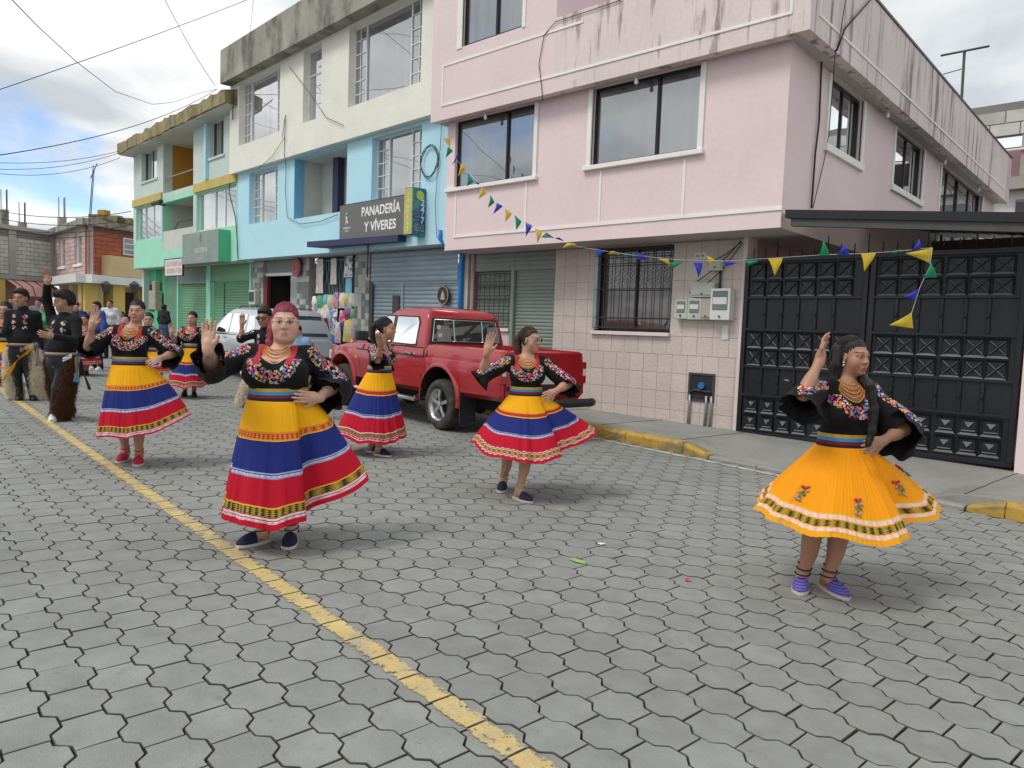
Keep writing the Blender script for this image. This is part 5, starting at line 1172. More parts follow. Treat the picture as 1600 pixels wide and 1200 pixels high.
def arch_cutter(M, x, r, zc, y0, y1):
    n = 32; V = [M(x+r*math.cos(2*math.pi*k/n), y, zc+r*math.sin(2*math.pi*k/n)) for y in (y0, y1) for k in range(n)]
    return mk('cutter', V, [tuple(range(n)), tuple(range(n, 2*n))]+[(k, (k+1) % n, n+(k+1) % n, n+k) for k in range(n)], None, None)
def flare(M, x, r, zc, y, wd, parent, mat, side=-1, a0=-10, a1=190, name='wheel_arch'):
    V = []; n = 28; prof = [(r-.012, .02), (r-.006, wd*.8), (r+.008, wd), (r+.022, wd*.6), (r+.045, -.006)]
    for k in range(n+1):
        t = math.radians(a0+(a1-a0)*k/n)
        for rr, o in prof: V.append(M(x+rr*math.cos(t), y+side*o, zc+rr*math.sin(t)))
    m = len(prof); return mk(name, V, [(k*m+j, (k+1)*m+j, (k+1)*m+j+1, k*m+j+1) for k in range(n) for j in range(m-1)], mat, parent, smooth=True)
def loft(M, xs, secs, mat, name, parent, smooth=True, W=1.6):
    """left-half sections [(inset,z)...] per station -> mirrored closed body"""
    m = len(secs[0]); V = []
    for x, s in zip(xs, secs):
        full = [(i, z) for i, z in s]+[(W-i, z) for i, z in reversed(s)]
        V += [M(x, i, z) for i, z in full]
    k = 2*m; Fc = [(i*k+j, (i+1)*k+j, (i+1)*k+(j+1) % k, i*k+(j+1) % k) for i in range(len(xs)-1) for j in range(k)]
    Fc += [tuple(range(k)), tuple(range((len(xs)-1)*k, len(xs)*k))]
    return mk(name, V, Fc, mat, parent, smooth=smooth)
def shade_auto(o, ang=35):
    me = o.data; me.polygons.foreach_set('use_smooth', [True]*len(me.polygons))
    try: me.set_sharp_from_angle(angle=math.radians(ang))
    except Exception: pass
def vframe(rear, deg):
    a = math.radians(deg); u = np.array([math.cos(a), math.sin(a), -SLOPE*math.cos(a)]); n = np.array([math.sin(a), -math.cos(a), 0]); n[2] = -SLOPE*n[0]
    if n[1] < 0: n = -n
    return lambda x, y, z: rear+u*x+n*y+np.array([0, 0, z])
def panel(M, name, pts, th, mat, parent, bevel=.0):
    """flat panel from a polygon of (x,y,z) triples, thickened along y"""
    n = len(pts); V = [M(x, y, z) for x, y, z in pts]+[M(x, y+th, z) for x, y, z in pts]
    return mk(name, V, [tuple(range(n)), tuple(range(2*n-1, n-1, -1))]+[(k, (k+1) % n, n+(k+1) % n, n+k) for k in range(n)], mat, parent, bevel=bevel)
def pickup():
    rear = gs(682, 672); W = 1.47; M = vframe(rear, 172.3); RW = .345
    E = empty('pickup_truck', M(1.2, .8, 0), 'red double-cab pickup truck parked at the kerb', 'pickup truck')
    # main body: bed, cab base and bonnet
    def sec(zt, wi, crown=0.0, sill=.47, open_=0): # left half: sill .. top centre
        base = [(.10, sill), (.03, sill+.06), (wi+.0, .66), (wi-.012, .80), (wi+.0, .90), (wi+.008, .955), (wi+.022, .965), (wi+.03, zt-.05), (wi+.045, zt-.015), (wi+.09, zt)]
        return base+([(W*.3, zt+crown*.8), (W*.5-.001, zt+crown)] if not open_ else [(wi+.10, .72), (W*.5-.001, .72)])
    xs, ss = [], []
    for x, z, wi, cr, si, op in ((-1.30, 1.13, .035, 0, .55, 0), (-1.27, 1.15, .02, 0, .52, 0), (-1.24, 1.15, .02, 0, .52, 1), (-.8, 1.15, .012, 0, .51, 1), (-.3, 1.15, .012, 0, .50, 1), (.30, 1.14, .012, 0, .49, 1), (.33, 1.14, .012, 0, .49, 0), (.40, 1.11, .018, 0, .47, 0), (.9, 1.10, .016, 0, .46, 0), (1.5, 1.09, .016, 0, .46, 0), (2.05, 1.08, .016, .02, .46, 0), (2.35, 1.06, .016, .05, .46, 0), (2.8, 1.02, .014, .06, .47, 0), (3.15, .96, .03, .06, .48, 0), (3.32, .90, .08, .05, .50, 0), (3.40, .82, .16, .03, .52, 0)):
        xs.append(x); ss.append(sec(z, wi, cr, si, op))
    body = loft(M, xs, ss, M_red, 'body', E, W=W)
    boolean_cut(body, [arch_cutter(M, 0.0, .44, .43, -.3, .42), arch_cutter(M, 2.80, .43, .43, -.3, .42), arch_cutter(M, 0, .44, .43, W-.42, W+.3), arch_cutter(M, 2.8, .43, .43, W-.42, W+.3)]); shade_auto(body, 30)
    if not body.data.materials: body.data.materials.append(M_red)
    for x in (0, 2.8):
        for sd, y in ((-1, .012), (1, W-.012)): flare(M, x, .44 if x == 0 else .43, .43, y, .020, E, M_red, sd)
        for y0, y1 in ((.02, .40), (W-.40, W-.02)):   # dark wheel wells
            V = []; n = 16
            for k in range(n+1):
                t = math.pi*k/n
                V += [M(x+.436*math.cos(t), y0, .43+.432*math.sin(t)), M(x+.436*math.cos(t), y1, .43+.432*math.sin(t))]
            inner = y1 if y0 < .5 else y0
            o = mk('wheel_well', V, [(2*k, 2*k+1, 2*k+3, 2*k+2) for k in range(n)], M_under, E, recalc=False)
            box('wheel_well_wall', M, x-.44, x+.44, inner-.01, inner+.01, .3, .88, M_under, E)
    for x in (0, 2.80):
        wheel(M, x, .125, RW, .235, E, -1, 5); wheel(M, x, W-.125, RW, .235, E, 1, 5)
    # greenhouse: rings up to the roof, with tumblehome and rounded corners
    lv = [(1.085, .37, 2.10, .030, .03), (1.20, .385, 1.93, .045, .03), (1.34, .41, 1.73, .075, .03), (1.50, .44, 1.50, .11, .03), (1.575, .47, 1.40, .15, .04), (1.62, .53, 1.30, .22, .06), (1.645, .62, 1.15, .34, .10), (1.655, .75, 1.0, .55, .15)]
    V, n = [], 44; Fc = []
    def ring(z, x0, x1, ins, rc):
        pts = []; y0, y1 = ins, W-ins; rc = max(rc, .03)
        cs = [(x0+rc, y0+rc, 180), (x1-rc*2, y0+rc*2, 270), (x1-rc*2, y1-rc*2, 0), (x0+rc, y1-rc, 90)]
        for (cx, cy, a0), r_ in zip(cs, (rc, rc*2, rc*2, rc)):
            for k in range(11): t = math.radians(a0+9*k); pts.append((cx+r_*math.cos(t), cy+r_*math.sin(t), z))
        return pts
    for L_ in lv: V += [M(*p) for p in ring(*L_)]
    Fc = [(i*n+k, i*n+(k+1) % n, (i+1)*n+(k+1) % n, (i+1)*n+k) for i in range(len(lv)-1) for k in range(n)]+[tuple(range((len(lv)-1)*n, len(lv)*n))]
    cab = mk('cab', V, Fc, M_red, E); shade_auto(cab, 40)
    yi = lambda z: np.interp(z, [l[0] for l in lv], [l[3] for l in lv])-.006; xr = lambda z: np.interp(z, [l[0] for l in lv], [l[1] for l in lv])-.006; xf = lambda z: np.interp(z, [l[0] for l in lv], [l[2] for l in lv])+.006
    for sd in (0, 1):
        yy = (lambda z: yi(z)) if sd == 0 else (lambda z: W-yi(z))
        def pane(name, poly, mat, off): # polygon in (x,z) on the side
            V = [M(x, yy(z)-(off if sd == 0 else -off), z) for x, z in poly]; return mk(name, V, [tuple(range(len(poly)))], mat, E, recalc=False)
        pane('window_seal', [(.60, 1.10), (1.235, 1.10), (1.235, 1.515), (.66, 1.515), (.60, 1.44)], M_plas, .001); pane('side_window', [(.625, 1.12), (1.215, 1.12), (1.215, 1.495), (.68, 1.495), (.625, 1.43)], M_cgl2, .004)
        pane('window_seal', [(1.285, 1.10), (1.97, 1.10), (1.52, 1.515), (1.285, 1.515)], M_plas, .001); pane('side_window', [(1.305, 1.12), (1.90, 1.12), (1.50, 1.495), (1.305, 1.495)], M_cgl2, .004)
    # rear window, its sliding frame, and the seats seen through it
    V = [M(xr(z)-.004, y, z) for y, z in ((.14, 1.175), (W-.14, 1.175), (W-.20, 1.475), (.20, 1.475))]; mk('rear_window_seal', [M(xr(z)-.001, y, z) for y, z in ((.10, 1.145), (W-.10, 1.145), (W-.17, 1.505), (.17, 1.505))], [(0, 1, 2, 3)], M_plas, E, recalc=False); rw = mk('rear_window', V, [(0, 1, 2, 3)], M_cgl, E, recalc=False)
    A = Acc(); fr = [(.14, 1.175), (W-.14, 1.175), (W-.20, 1.475), (.20, 1.475), (.14, 1.175)]
    A.tube([M(xr(z)-.010, y, z) for y, z in fr], .009, 6)
    for y in (.52, 1.02): A.tube([M(xr(1.175)-.010, y, 1.175), M(xr(1.475)-.010, y, 1.475)], .009, 6)
    A.build('window_frame', M_chrome, rw)
    for y, w_ in ((.34, .24), (.80, .0), (1.22, .24)):
        if w_: mk('seat_back', [M(xr(z)-.0065, yy_, z) for yy_, z in ((y-w_/2, 1.18), (y+w_/2, 1.18), (y+w_/2-.02, 1.40), (y-w_/2+.02, 1.40))], [(0, 1, 2, 3)], M_seat, rw, recalc=False)
    mk('sticker', [M(xr(1.36)-.008, .26+.035*math.cos(2*math.pi*k/14), 1.37+.035*math.sin(2*math.pi*k/14)) for k in range(14)], [tuple(range(14))], M_lampw, rw, recalc=False); mk('sticker', [M(xr(1.25)-.008, y, z) for y, z in ((.24, 1.23), (.31, 1.23), (.31, 1.29), (.24, 1.29))], [(0, 1, 2, 3)], M_lampw, rw, recalc=False)
    V = [M(xf(z), y, z) for y, z in ((.16, 1.12), (W-.16, 1.12), (W-.24, 1.50), (.24, 1.50))]; mk('windshield', V, [(0, 1, 2, 3)], M_cgl, E, recalc=False)
    # shut lines, handles, trim on the street side
    def seam(pts, name='door_seam', r=.006):
        def ybody(z): return np.interp(z, [.5, .66, .80, .90, .965, 1.05], [.035, .014, .004, .014, .036, .044])
        tube(name, [M(x, (ybody(z) if z < 1.07 else yi(z))+.002, z) for x, z in pts], r, M_under, E, n=5)
    seam([(.44, .53), (.44, .70), (.43, .95), (.43, 1.06)]); seam([(.50, .50), (1.25, .50), (2.15, .50)]); seam([(1.26, .52), (1.26, .8), (1.26, 1.05), (1.26, 1.30), (1.25, 1.5)]); seam([(2.18, .52), (2.20, .8), (2.12, 1.04)]); seam([(.345, .52), (.345, .8), (.345, 1.06)], 'bed_gap', .009)
    for x in (.72, 1.45): box('door_handle', M, x, x+.15, -.006, .03, .965, 1.0, M_chrome, E, bevel=.008)
    box('belt_moulding', M, .40, 2.3, .006, .02, .952, .966, M_plas, E); mk('side_lamp', *tube_vf([M(2.30, .012, .83), M(2.30, .0, .83)], .03, 10), M_amber, E)
    c = M(.52, .006, .84); mk('fuel_lock', *tube_vf([c, M(.52, -.004, .84)], .014, 8), M_chrome, E)
    box('door_mirror', M, 1.86, 1.98, -.20, -.02, 1.10, 1.25, M_plas, E, bevel=.03, seg=2); tube('mirror_arm', [M(1.93, -.04, 1.12), M(1.96, .05, 1.09)], .02, M_plas, E)
    A = Acc(); A.tube([M(.50, -.02, .36), M(2.25, -.02, .36)], .032, 8)
    for x in (.6, 1.4, 2.15): A.tube([M(x, -.02, .36), M(x, .2, .45)], .018, 6)
    A.build('side_step', M_chrome, E); box('step_board', M, .48, 2.25, .01, .12, .345, .375, M_plas, E)
    box('chassis', M, -1.2, 3.2, .35, W-.35, .34, .54, M_under, E); mk('rear_axle', *tube_vf([M(0, .2, RW), M(0, W-.2, RW)], .06, 8), M_under, E); mk('differential', *tube_vf([M(-.1, W*.5, .33), M(0, W*.5, .33), M(.12, W*.5, .33)], [.06, .14, .06], 10), M_under, E)
    box('mud_flap', M, -.50, -.485, .01, .27, .16, .56, M_plas, E); box('mud_flap', M, -.50, -.485, W-.27, W-.01, .16, .56, M_plas, E); box('mud_flap', M, 2.26, 2.275, .01, .27, .16, .52, M_plas, E)
    # tailgate, lamps, bumper
    box('tailgate', M, -1.322, -1.292, .09, W-.09, .57, 1.135, M_red, E, bevel=.012, seg=2); box('tailgate_strip', M, -1.335, -1.321, .10, W-.10, .66, .715, M_plas, E); box('tailgate_handle', M, -1.34, -1.321, W*.5-.12, W*.5+.12, .98, 1.04, M_plas, E, bevel=.006)
    for y in (.012, W-.088): tl = box('tail_lamp', M, -1.33, -1.24, y, y+.076, .74, 1.02, M_tail, E, bevel=.008); box('reverse_lamp', M, -1.333, -1.329, y+.01, y+.066, .84, .93, M_lampw, tl)
    A = Acc(); A.tube([M(-1.42, -.02, .50), M(-1.46, .06, .50), M(-1.47, W-.06, .50), M(-1.42, W+.02, .50)], .055, 10)
    for y in (.4, W-.4): A.tube([M(-1.45, y, .5), M(-1.1, y, .46)], .03, 6)
    A.build('rear_bumper', M_plas, E); pl = box('number_plate', M, -1.352, -1.34, W*.5-.2, W*.5+.2, .74, .88, M_lampw, E); mk('exhaust', *tube_vf([M(-.55, .5, .33), M(-1.2, .5, .31)], .03, 8), M_steel, E)
    box('front_bumper', M, 3.30, 3.50, .02, W-.02, .42, .66, M_plas, E, bevel=.04, seg=2); box('head_lamp', M, 3.24, 3.37, .06, .40, .72, .88, M_lampw, E, bevel=.02)
pickup()
def suv():
    p = np.array([-13.17, 7.22, 0]); p[2] = gz(p[0]); W = 1.58; M = vframe(p, 174.0); RW = .33; xa, xb = .82, 3.25
    E = empty('silver_car', M(2, .8, 0), 'silver hatchback car with dark rear window parked behind the red-haired woman', 'car')
    def sec(zt, wi, cr): return [(.10, .36), (.03, .42), (wi+.01, .58), (wi, .74), (wi+.012, .86), (wi+.03, zt-.03), (wi+.07, zt), (W*.3, zt+cr*.8), (W*.5-.001, zt+cr)]
    xs, ss = [], []
    for x, z, wi, cr in ((-.04, .90, .07, 0), (0, .94, .03, 0), (.10, .96, .015, 0), (.8, .97, .01, 0), (1.6, .96, .01, 0), (2.5, .94, .012, .0), (2.75, .93, .015, .03), (3.2, .90, .02, .05), (3.6, .84, .05, .05), (3.82, .76, .12, .03), (3.9, .66, .2, .02)): xs.append(x); ss.append(sec(z, wi, cr))
    body = loft(M, xs, ss, M_silver, 'body', E, W=W); boolean_cut(body, [arch_cutter(M, xa, .39, .37, -.3, .4), arch_cutter(M, xb, .39, .37, -.3, .4), arch_cutter(M, xa, .39, .37, W-.4, W+.3), arch_cutter(M, xb, .39, .37, W-.4, W+.3)]); shade_auto(body, 30)
    if not body.data.materials: body.data.materials.append(M_silver)
    for x in (xa, xb):
        wheel(M, x, .115, RW, .215, E, -1, 6); wheel(M, x, W-.115, RW, .215, E, 1, 6)
        for y in (.38, W-.38): box('wheel_well_wall', M, x-.4, x+.4, y-.01, y+.01, .25, .78, M_under, E)
    lv = [(.945, .02, 2.78, .035, .04), (1.10, .06, 2.55, .06, .04), (1.25, .12, 2.30, .095, .04), (1.40, .20, 2.02, .14, .05), (1.47, .26, 1.88, .19, .06), (1.505, .36, 1.72, .28, .08), (1.52, .6, 1.5, .5, .12)]
    n = 44; V = []
    for (z, x0, x1, ins, rc) in lv:
        for (cx, cy, a0), r_ in zip([(x0+rc, ins+rc, 180), (x1-rc*2, ins+rc*2, 270), (x1-rc*2, W-ins-rc*2, 0), (x0+rc, W-ins-rc, 90)], (rc, rc*2, rc*2, rc)):
            for k in range(11): t = math.radians(a0+9*k); V.append(M(cx+r_*math.cos(t), cy+r_*math.sin(t), z))
    cab = mk('cabin', V, [(i*n+k, i*n+(k+1) % n, (i+1)*n+(k+1) % n, (i+1)*n+k) for i in range(len(lv)-1) for k in range(n)]+[tuple(range((len(lv)-1)*n, len(lv)*n))], M_silver, E); shade_auto(cab, 40)
    zi = [l[0] for l in lv]; yi = lambda z: np.interp(z, zi, [l[3] for l in lv])-.006; xr = lambda z: np.interp(z, zi, [l[1] for l in lv])-.006
    for sd in (0, 1):
        yy = (lambda z: yi(z)) if sd == 0 else (lambda z: W-yi(z)); of = .004 if sd == 0 else -.004
        for poly in ([(.36, 1.0), (.80, .99), (.80, 1.36), (.52, 1.36)], [(.90, .99), (1.66, .98), (1.66, 1.38), (.90, 1.38)], [(1.74, .98), (2.52, .97), (1.98, 1.37), (1.74, 1.38)]):
            mk('side_window', [M(x, yy(z)-of, z) for x, z in poly], [tuple(range(4))], M_cgl2, E, recalc=False)
    mk('rear_window', [M(xr(z)-.004, y, z) for y, z in ((.13, .99), (W-.13, .99), (W-.22, 1.40), (.22, 1.40))], [(0, 1, 2, 3)], M_cgl, E, recalc=False)
    for y in (.02, W-.13): mk('tail_lamp', [M(xr(z)-.012, y2, z) for y2, z in ((y+.0+(.01 if y < .5 else .02), .80), (y+.11-(.02 if y < .5 else .01), .80), (y+.11+(.07 if y < .5 else -.06), 1.38), (y+.03+(.07 if y < .5 else -.06), 1.38))], [(0, 1, 2, 3)], M_tail, E, recalc=False)
    box('rear_bumper', M, -.12, .04, .02, W-.02, .38, .58, M_plas, E, bevel=.03, seg=2); box('number_plate', M, -.062, -.048, W*.5-.2, W*.5+.2, .70, .82, M_lampw, E)
    box('plate_recess', M, -.052, -.03, W*.5-.3, W*.5+.3, .66, .87, pm('dark_silver', (.2, .21, .22), .4), E); box('rear_handle', M, -.075, -.045, W*.5-.1, W*.5+.1, .87, .91, M_plas, E); A = Acc(); A.tube([M(-.02, W*.62, 1.02), M(-.05, W*.42, 1.0)], .01, 5); A.build('rear_wiper', M_plas, E)
    for x in (1.02, 1.82): box('door_handle', M, x, x+.14, -.004, .03, .86, .89, M_silver, E, bevel=.006)
    for p0 in ([(.86, .42), (.85, .7), (.85, .93)], [(1.70, .42), (1.70, .7), (1.70, .93)], [(2.62, .42), (2.60, .7), (2.58, .92)]): tube('door_seam', [M(x, .013+(.03 if z > .9 else .008), z) for x, z in p0], .005, M_under, E, n=5)
    box('door_mirror', M, 2.42, 2.54, -.16, .0, .98, 1.10, M_plas, E, bevel=.03, seg=2); box('chassis', M, .1, 3.6, .3, W-.3, .22, .42, M_under, E)
    for y in (.26, W-.26): tube('roof_rail', [M(.5, y, 1.50), M(.55, y, 1.545), M(1.6, y, 1.545), M(1.7, y, 1.50)], .012, M_plas, E, n=6)
suv()
# ================================================================== people: smooth-blended distance fields turned into one continuous skin
def nrm(v): v = np.asarray(v, float); return v/(np.linalg.norm(v)+1e-12)
def P_cap(a, b, r1, r2=None, k=.02, sub=False): return ('cap', np.array(a, float), np.array(b, float), float(r1), float(r1 if r2 is None else r2), k, sub)
def P_ell(c, r, R=None, k=.02, sub=False): return ('ell', np.array(c, float), np.array(r, float), np.eye(3) if R is None else np.array(R, float), 0, k, sub)
def P_pln(n, d, k=.01): return ('pln', np.array(n, float), float(d), 0, 0, k, False)       # keep n.p<=d
def axis_pts(lo, hi, h, fine):
    xs = [lo]; x = lo
    while x < hi:
        s = h
        for a, b, f in fine:
            if a-h <= x <= b: s = min(s, f)
        x += s; xs.append(x)
    return np.array(xs)
def field(prims, X, Y, Z):
    D = np.full((len(X), len(Y), len(Z)), .08, np.float32)
    for p in prims:
        kind, k, sub = p[0], p[5], p[6]
        if kind == 'pln':
            n, d = p[1], p[2]; d_ = (n[0]*X[:, None, None]+n[1]*Y[None, :, None]+n[2]*Z[None, None, :]-d).astype(np.float32); D = np.maximum(D, d_); continue
        if kind == 'cap': lo = np.minimum(p[1], p[2])-max(p[3], p[4]); hi = np.maximum(p[1], p[2])+max(p[3], p[4])
        else: m = np.abs(p[3].T)@p[2] if True else 0; lo, hi = p[1]-m, p[1]+m
        mg = k+.03; i0, i1 = np.searchsorted(X, [lo[0]-mg, hi[0]+mg]); j0, j1 = np.searchsorted(Y, [lo[1]-mg, hi[1]+mg]); k0, k1 = np.searchsorted(Z, [lo[2]-mg, hi[2]+mg])
        if i1-i0 < 1 or j1-j0 < 1 or k1-k0 < 1: continue
        x = X[i0:i1, None, None].astype(np.float32); y = Y[None, j0:j1, None].astype(np.float32); z = Z[None, None, k0:k1].astype(np.float32)
        if kind == 'cap':
            a, b = p[1], p[2]; ba = b-a; L2 = float(ba@ba)+1e-9
            t = np.clip(((x-a[0])*ba[0]+(y-a[1])*ba[1]+(z-a[2])*ba[2])/L2, 0, 1)
            d = np.sqrt((x-a[0]-t*ba[0])**2+(y-a[1]-t*ba[1])**2+(z-a[2]-t*ba[2])**2)-(p[3]+(p[4]-p[3])*t)
        else:
            c, r, R = p[1], p[2], p[3]; q = []
            for m in range(3): q.append((x-c[0])*R[m, 0]+(y-c[1])*R[m, 1]+(z-c[2])*R[m, 2])
            k0_ = np.sqrt((q[0]/r[0])**2+(q[1]/r[1])**2+(q[2]/r[2])**2); k1_ = np.sqrt((q[0]/r[0]**2)**2+(q[1]/r[1]**2)**2+(q[2]/r[2]**2)**2)+1e-6
            d = k0_*(k0_-1)/k1_
        A = D[i0:i1, j0:j1, k0:k1]
        if sub:
            h = np.maximum(k-np.abs(A+d), 0)/k; D[i0:i1, j0:j1, k0:k1] = np.maximum(A, -d)+h*h*k*.25
        else:
            h = np.maximum(k-np.abs(A-d), 0)/k; D[i0:i1, j0:j1, k0:k1] = np.minimum(A, d)-h*h*k*.25
    return D
CORN = np.array([(0, 0, 0), (1, 0, 0), (0, 1, 0), (1, 1, 0), (0, 0, 1), (1, 0, 1), (0, 1, 1), (1, 1, 1)])
EDG = [(0, 1), (2, 3), (4, 5), (6, 7), (0, 2), (1, 3), (4, 6), (5, 7), (0, 4), (1, 5), (2, 6), (3, 7)]
def surface(D, X, Y, Z):
    S = D < 0; n = [s-1 for s in S.shape]
    c = np.zeros(n, np.int8)
    for (i, j, k) in CORN: c += S[i:n[0]+i, j:n[1]+j, k:n[2]+k]
    ijk = np.argwhere((c > 0) & (c < 8)); N_ = len(ijk)
    if N_ == 0: return np.zeros((0, 3)), []
    idx = np.full(n, -1, np.int64); idx[ijk[:, 0], ijk[:, 1], ijk[:, 2]] = np.arange(N_)
    val = np.stack([D[ijk[:, 0]+a, ijk[:, 1]+b, ijk[:, 2]+d] for a, b, d in CORN], 1)
    acc = np.zeros((N_, 3)); cnt = np.zeros(N_)
    for a, b in EDG:
        m = (val[:, a] < 0) != (val[:, b] < 0); t = val[m, a]/(val[m, a]-val[m, b]); acc[m] += CORN[a]+(CORN[b]-CORN[a])*t[:, None]; cnt[m] += 1
    fr = acc/np.maximum(cnt, 1)[:, None]
    V = np.stack([ax[ijk[:, q]]+fr[:, q]*(ax[ijk[:, q]+1]-ax[ijk[:, q]]) for q, ax in enumerate((X, Y, Z))], 1)
    F_ = []
    for q in range(3):
        sl0 = [slice(None)]*3; sl1 = [slice(None)]*3; sl0[q] = slice(0, -1); sl1[q] = slice(1, None)
        e = np.argwhere(S[tuple(sl0)] != S[tuple(sl1)]); u, v = (q+1) % 3, (q+2) % 3
        ok = (e[:, u] > 0) & (e[:, v] > 0) & (e[:, u] < n[u]) & (e[:, v] < n[v]) & (e[:, q] < n[q]); e = e[ok]
        if not len(e): continue
        ins = S[e[:, 0], e[:, 1], e[:, 2]]
        def cell(du, dv):
            f = e.copy(); f[:, u] -= du; f[:, v] -= dv; return idx[f[:, 0], f[:, 1], f[:, 2]]
        Q = np.stack([cell(1, 1), cell(0, 1), cell(0, 0), cell(1, 0)], 1); Q[~ins] = Q[~ins][:, ::-1]; F_.append(Q)
    return V, np.concatenate(F_)
def skin(name, prims, mat, parent, h=.01, fine=(), color=None, attrs=None, bbox=None, relax=1, noise=None):
    """prims (local to the parent's origin) -> one smooth mesh part"""
    pos = [p for p in prims if p[0] != 'pln' and not p[6]]
    if bbox is None:
        lo = np.min([np.minimum(p[1], p[2])-max(p[3], p[4]) if p[0] == 'cap' else p[1]-np.abs(p[3].T)@p[2] for p in pos], 0)-.03; hi = np.max([np.maximum(p[1], p[2])+max(p[3], p[4]) if p[0] == 'cap' else p[1]+np.abs(p[3].T)@p[2] for p in pos], 0)+.03
    else: lo, hi = bbox
    ax = [axis_pts(lo[q], hi[q], h, [(c[q]-r, c[q]+r, f) for c, r, f in fine]) for q in range(3)]
    D = field(prims, *ax)
    V, Fq = surface(D, *ax)
    if len(V) == 0: return None
    if noise is not None: V = noise(V)
    me = bpy.data.meshes.new(name)
    me.vertices.add(len(V)); me.vertices.foreach_set('co', V.astype(np.float32).ravel())
    nf = len(Fq); me.loops.add(nf*4); me.loops.foreach_set('vertex_index', Fq.astype(np.int32).ravel())
    me.polygons.add(nf); me.polygons.foreach_set('loop_start', np.arange(0, nf*4, 4, dtype=np.int32)); me.polygons.foreach_set('use_smooth', np.ones(nf, bool))
    me.update(calc_edges=True); me.validate()
    if relax:
        bm = bmesh.new(); bm.from_mesh(me)
        for _ in range(relax): bmesh.ops.smooth_vert(bm, verts=bm.verts, factor=.4, use_axis_x=True, use_axis_y=True, use_axis_z=True)
        bm.to_mesh(me); bm.free()
    if color is not None:
        co = np.empty(len(me.vertices)*3, np.float32); me.vertices.foreach_get('co', co); C_ = color(co.reshape(-1, 3))
        a = me.color_attributes.new('Col', 'FLOAT_COLOR', 'POINT'); a.data.foreach_set('color', np.column_stack([C_, np.ones(len(C_))]).astype(np.float32).ravel())
    if attrs:
        co = np.empty(len(me.vertices)*3, np.float32); me.vertices.foreach_get('co', co); co = co.reshape(-1, 3)
        for k_, fn in attrs.items():
            a = me.attributes.new(k_, 'FLOAT', 'POINT'); a.data.foreach_set('value', fn(co).astype(np.float32))
    return link(name, me, mat, parent)

# ---------------- cloth and skin materials
def attr_mat(name, rough=.55, sss=.0, spec=.35, bump=.0, bscale=300):
    if name in MATS: return MATS[name]
    m = bpy.data.materials.new(name); m.use_nodes = True; MATS[name] = m; nt, N, L = nodes_of(m); b = N['Principled BSDF']
    a = N.new('ShaderNodeAttribute'); a.attribute_name = 'Col'
    g = N.new('ShaderNodeNewGeometry'); n = N.new('ShaderNodeTexNoise'); n.inputs['Scale'].default_value = 45; n.inputs['Detail'].default_value = 4; L.new(g.outputs['Position'], n.inputs['Vector'])
    mr = N.new('ShaderNodeMapRange'); mr.inputs['To Min'].default_value = .86; mr.inputs['To Max'].default_value = 1.14; L.new(n.outputs[0], mr.inputs[0])
    s = N.new('ShaderNodeVectorMath'); s.operation = 'SCALE'; L.new(a.outputs['Color'], s.inputs[0]); L.new(mr.outputs[0], s.inputs['Scale']); L.new(s.outputs[0], b.inputs['Base Color'])
    b.inputs['Roughness'].default_value = rough; b.inputs['Specular IOR Level'].default_value = spec
    if sss: b.inputs['Subsurface Weight'].default_value = sss; b.inputs['Subsurface Radius'].default_value = (.012, .005, .003); b.inputs['Subsurface Scale'].default_value = 1.0
    if bump:
        n2 = N.new('ShaderNodeTexNoise'); n2.inputs['Scale'].default_value = bscale; L.new(g.outputs['Position'], n2.inputs['Vector']); bp = N.new('ShaderNodeBump'); bp.inputs['Strength'].default_value = bump; bp.inputs['Distance'].default_value = .002; L.new(n2.outputs[0], bp.inputs['Height']); L.new(bp.outputs[0], b.inputs['Normal'])
    return m
M_skin = attr_mat('skin', .5, .08, .4, .15, 400)
def hair_mat(name, c1, c2):
    if name in MATS: return MATS[name]
    m = pm(name, c1, .5, .2, 12, 0, spec=.3); nt, N, L = nodes_of(m); b = N['Principled BSDF']; g = N.new('ShaderNodeTexCoord')
    mp = N.new('ShaderNodeMapping'); mp.inputs['Scale'].default_value = (160, 160, 18); L.new(g.outputs['Object'], mp.inputs[0])
    n = N.new('ShaderNodeTexNoise'); n.inputs['Scale'].default_value = 1; n.inputs['Detail'].default_value = 3; L.new(mp.outputs[0], n.inputs['Vector'])
    mx = N.new('ShaderNodeMix'); mx.data_type = 'RGBA'; mx.inputs[6].default_value = (*c1, 1); mx.inputs[7].default_value = (*c2, 1); mr = N.new('ShaderNodeMapRange'); mr.inputs['From Min'].default_value = .4; mr.inputs['From Max'].default_value = .7; L.new(n.outputs[0], mr.inputs[0]); L.new(mr.outputs[0], mx.inputs[0]); L.new(mx.outputs[2], b.inputs['Base Color'])
    bp = N.new('ShaderNodeBump'); bp.inputs['Strength'].default_value = .8; bp.inputs['Distance'].default_value = .004; L.new(n.outputs[0], bp.inputs['Height']); L.new(bp.outputs[0], b.inputs['Normal'])
    return m
M_hair = hair_mat('black_hair', (.008, .007, .007), (.03, .025, .022)); M_hairred = hair_mat('red_dyed_hair', (.16, .015, .03), (.33, .05, .075)); M_hairbr = hair_mat('brown_hair', (.018, .011, .008), (.07, .045, .03))
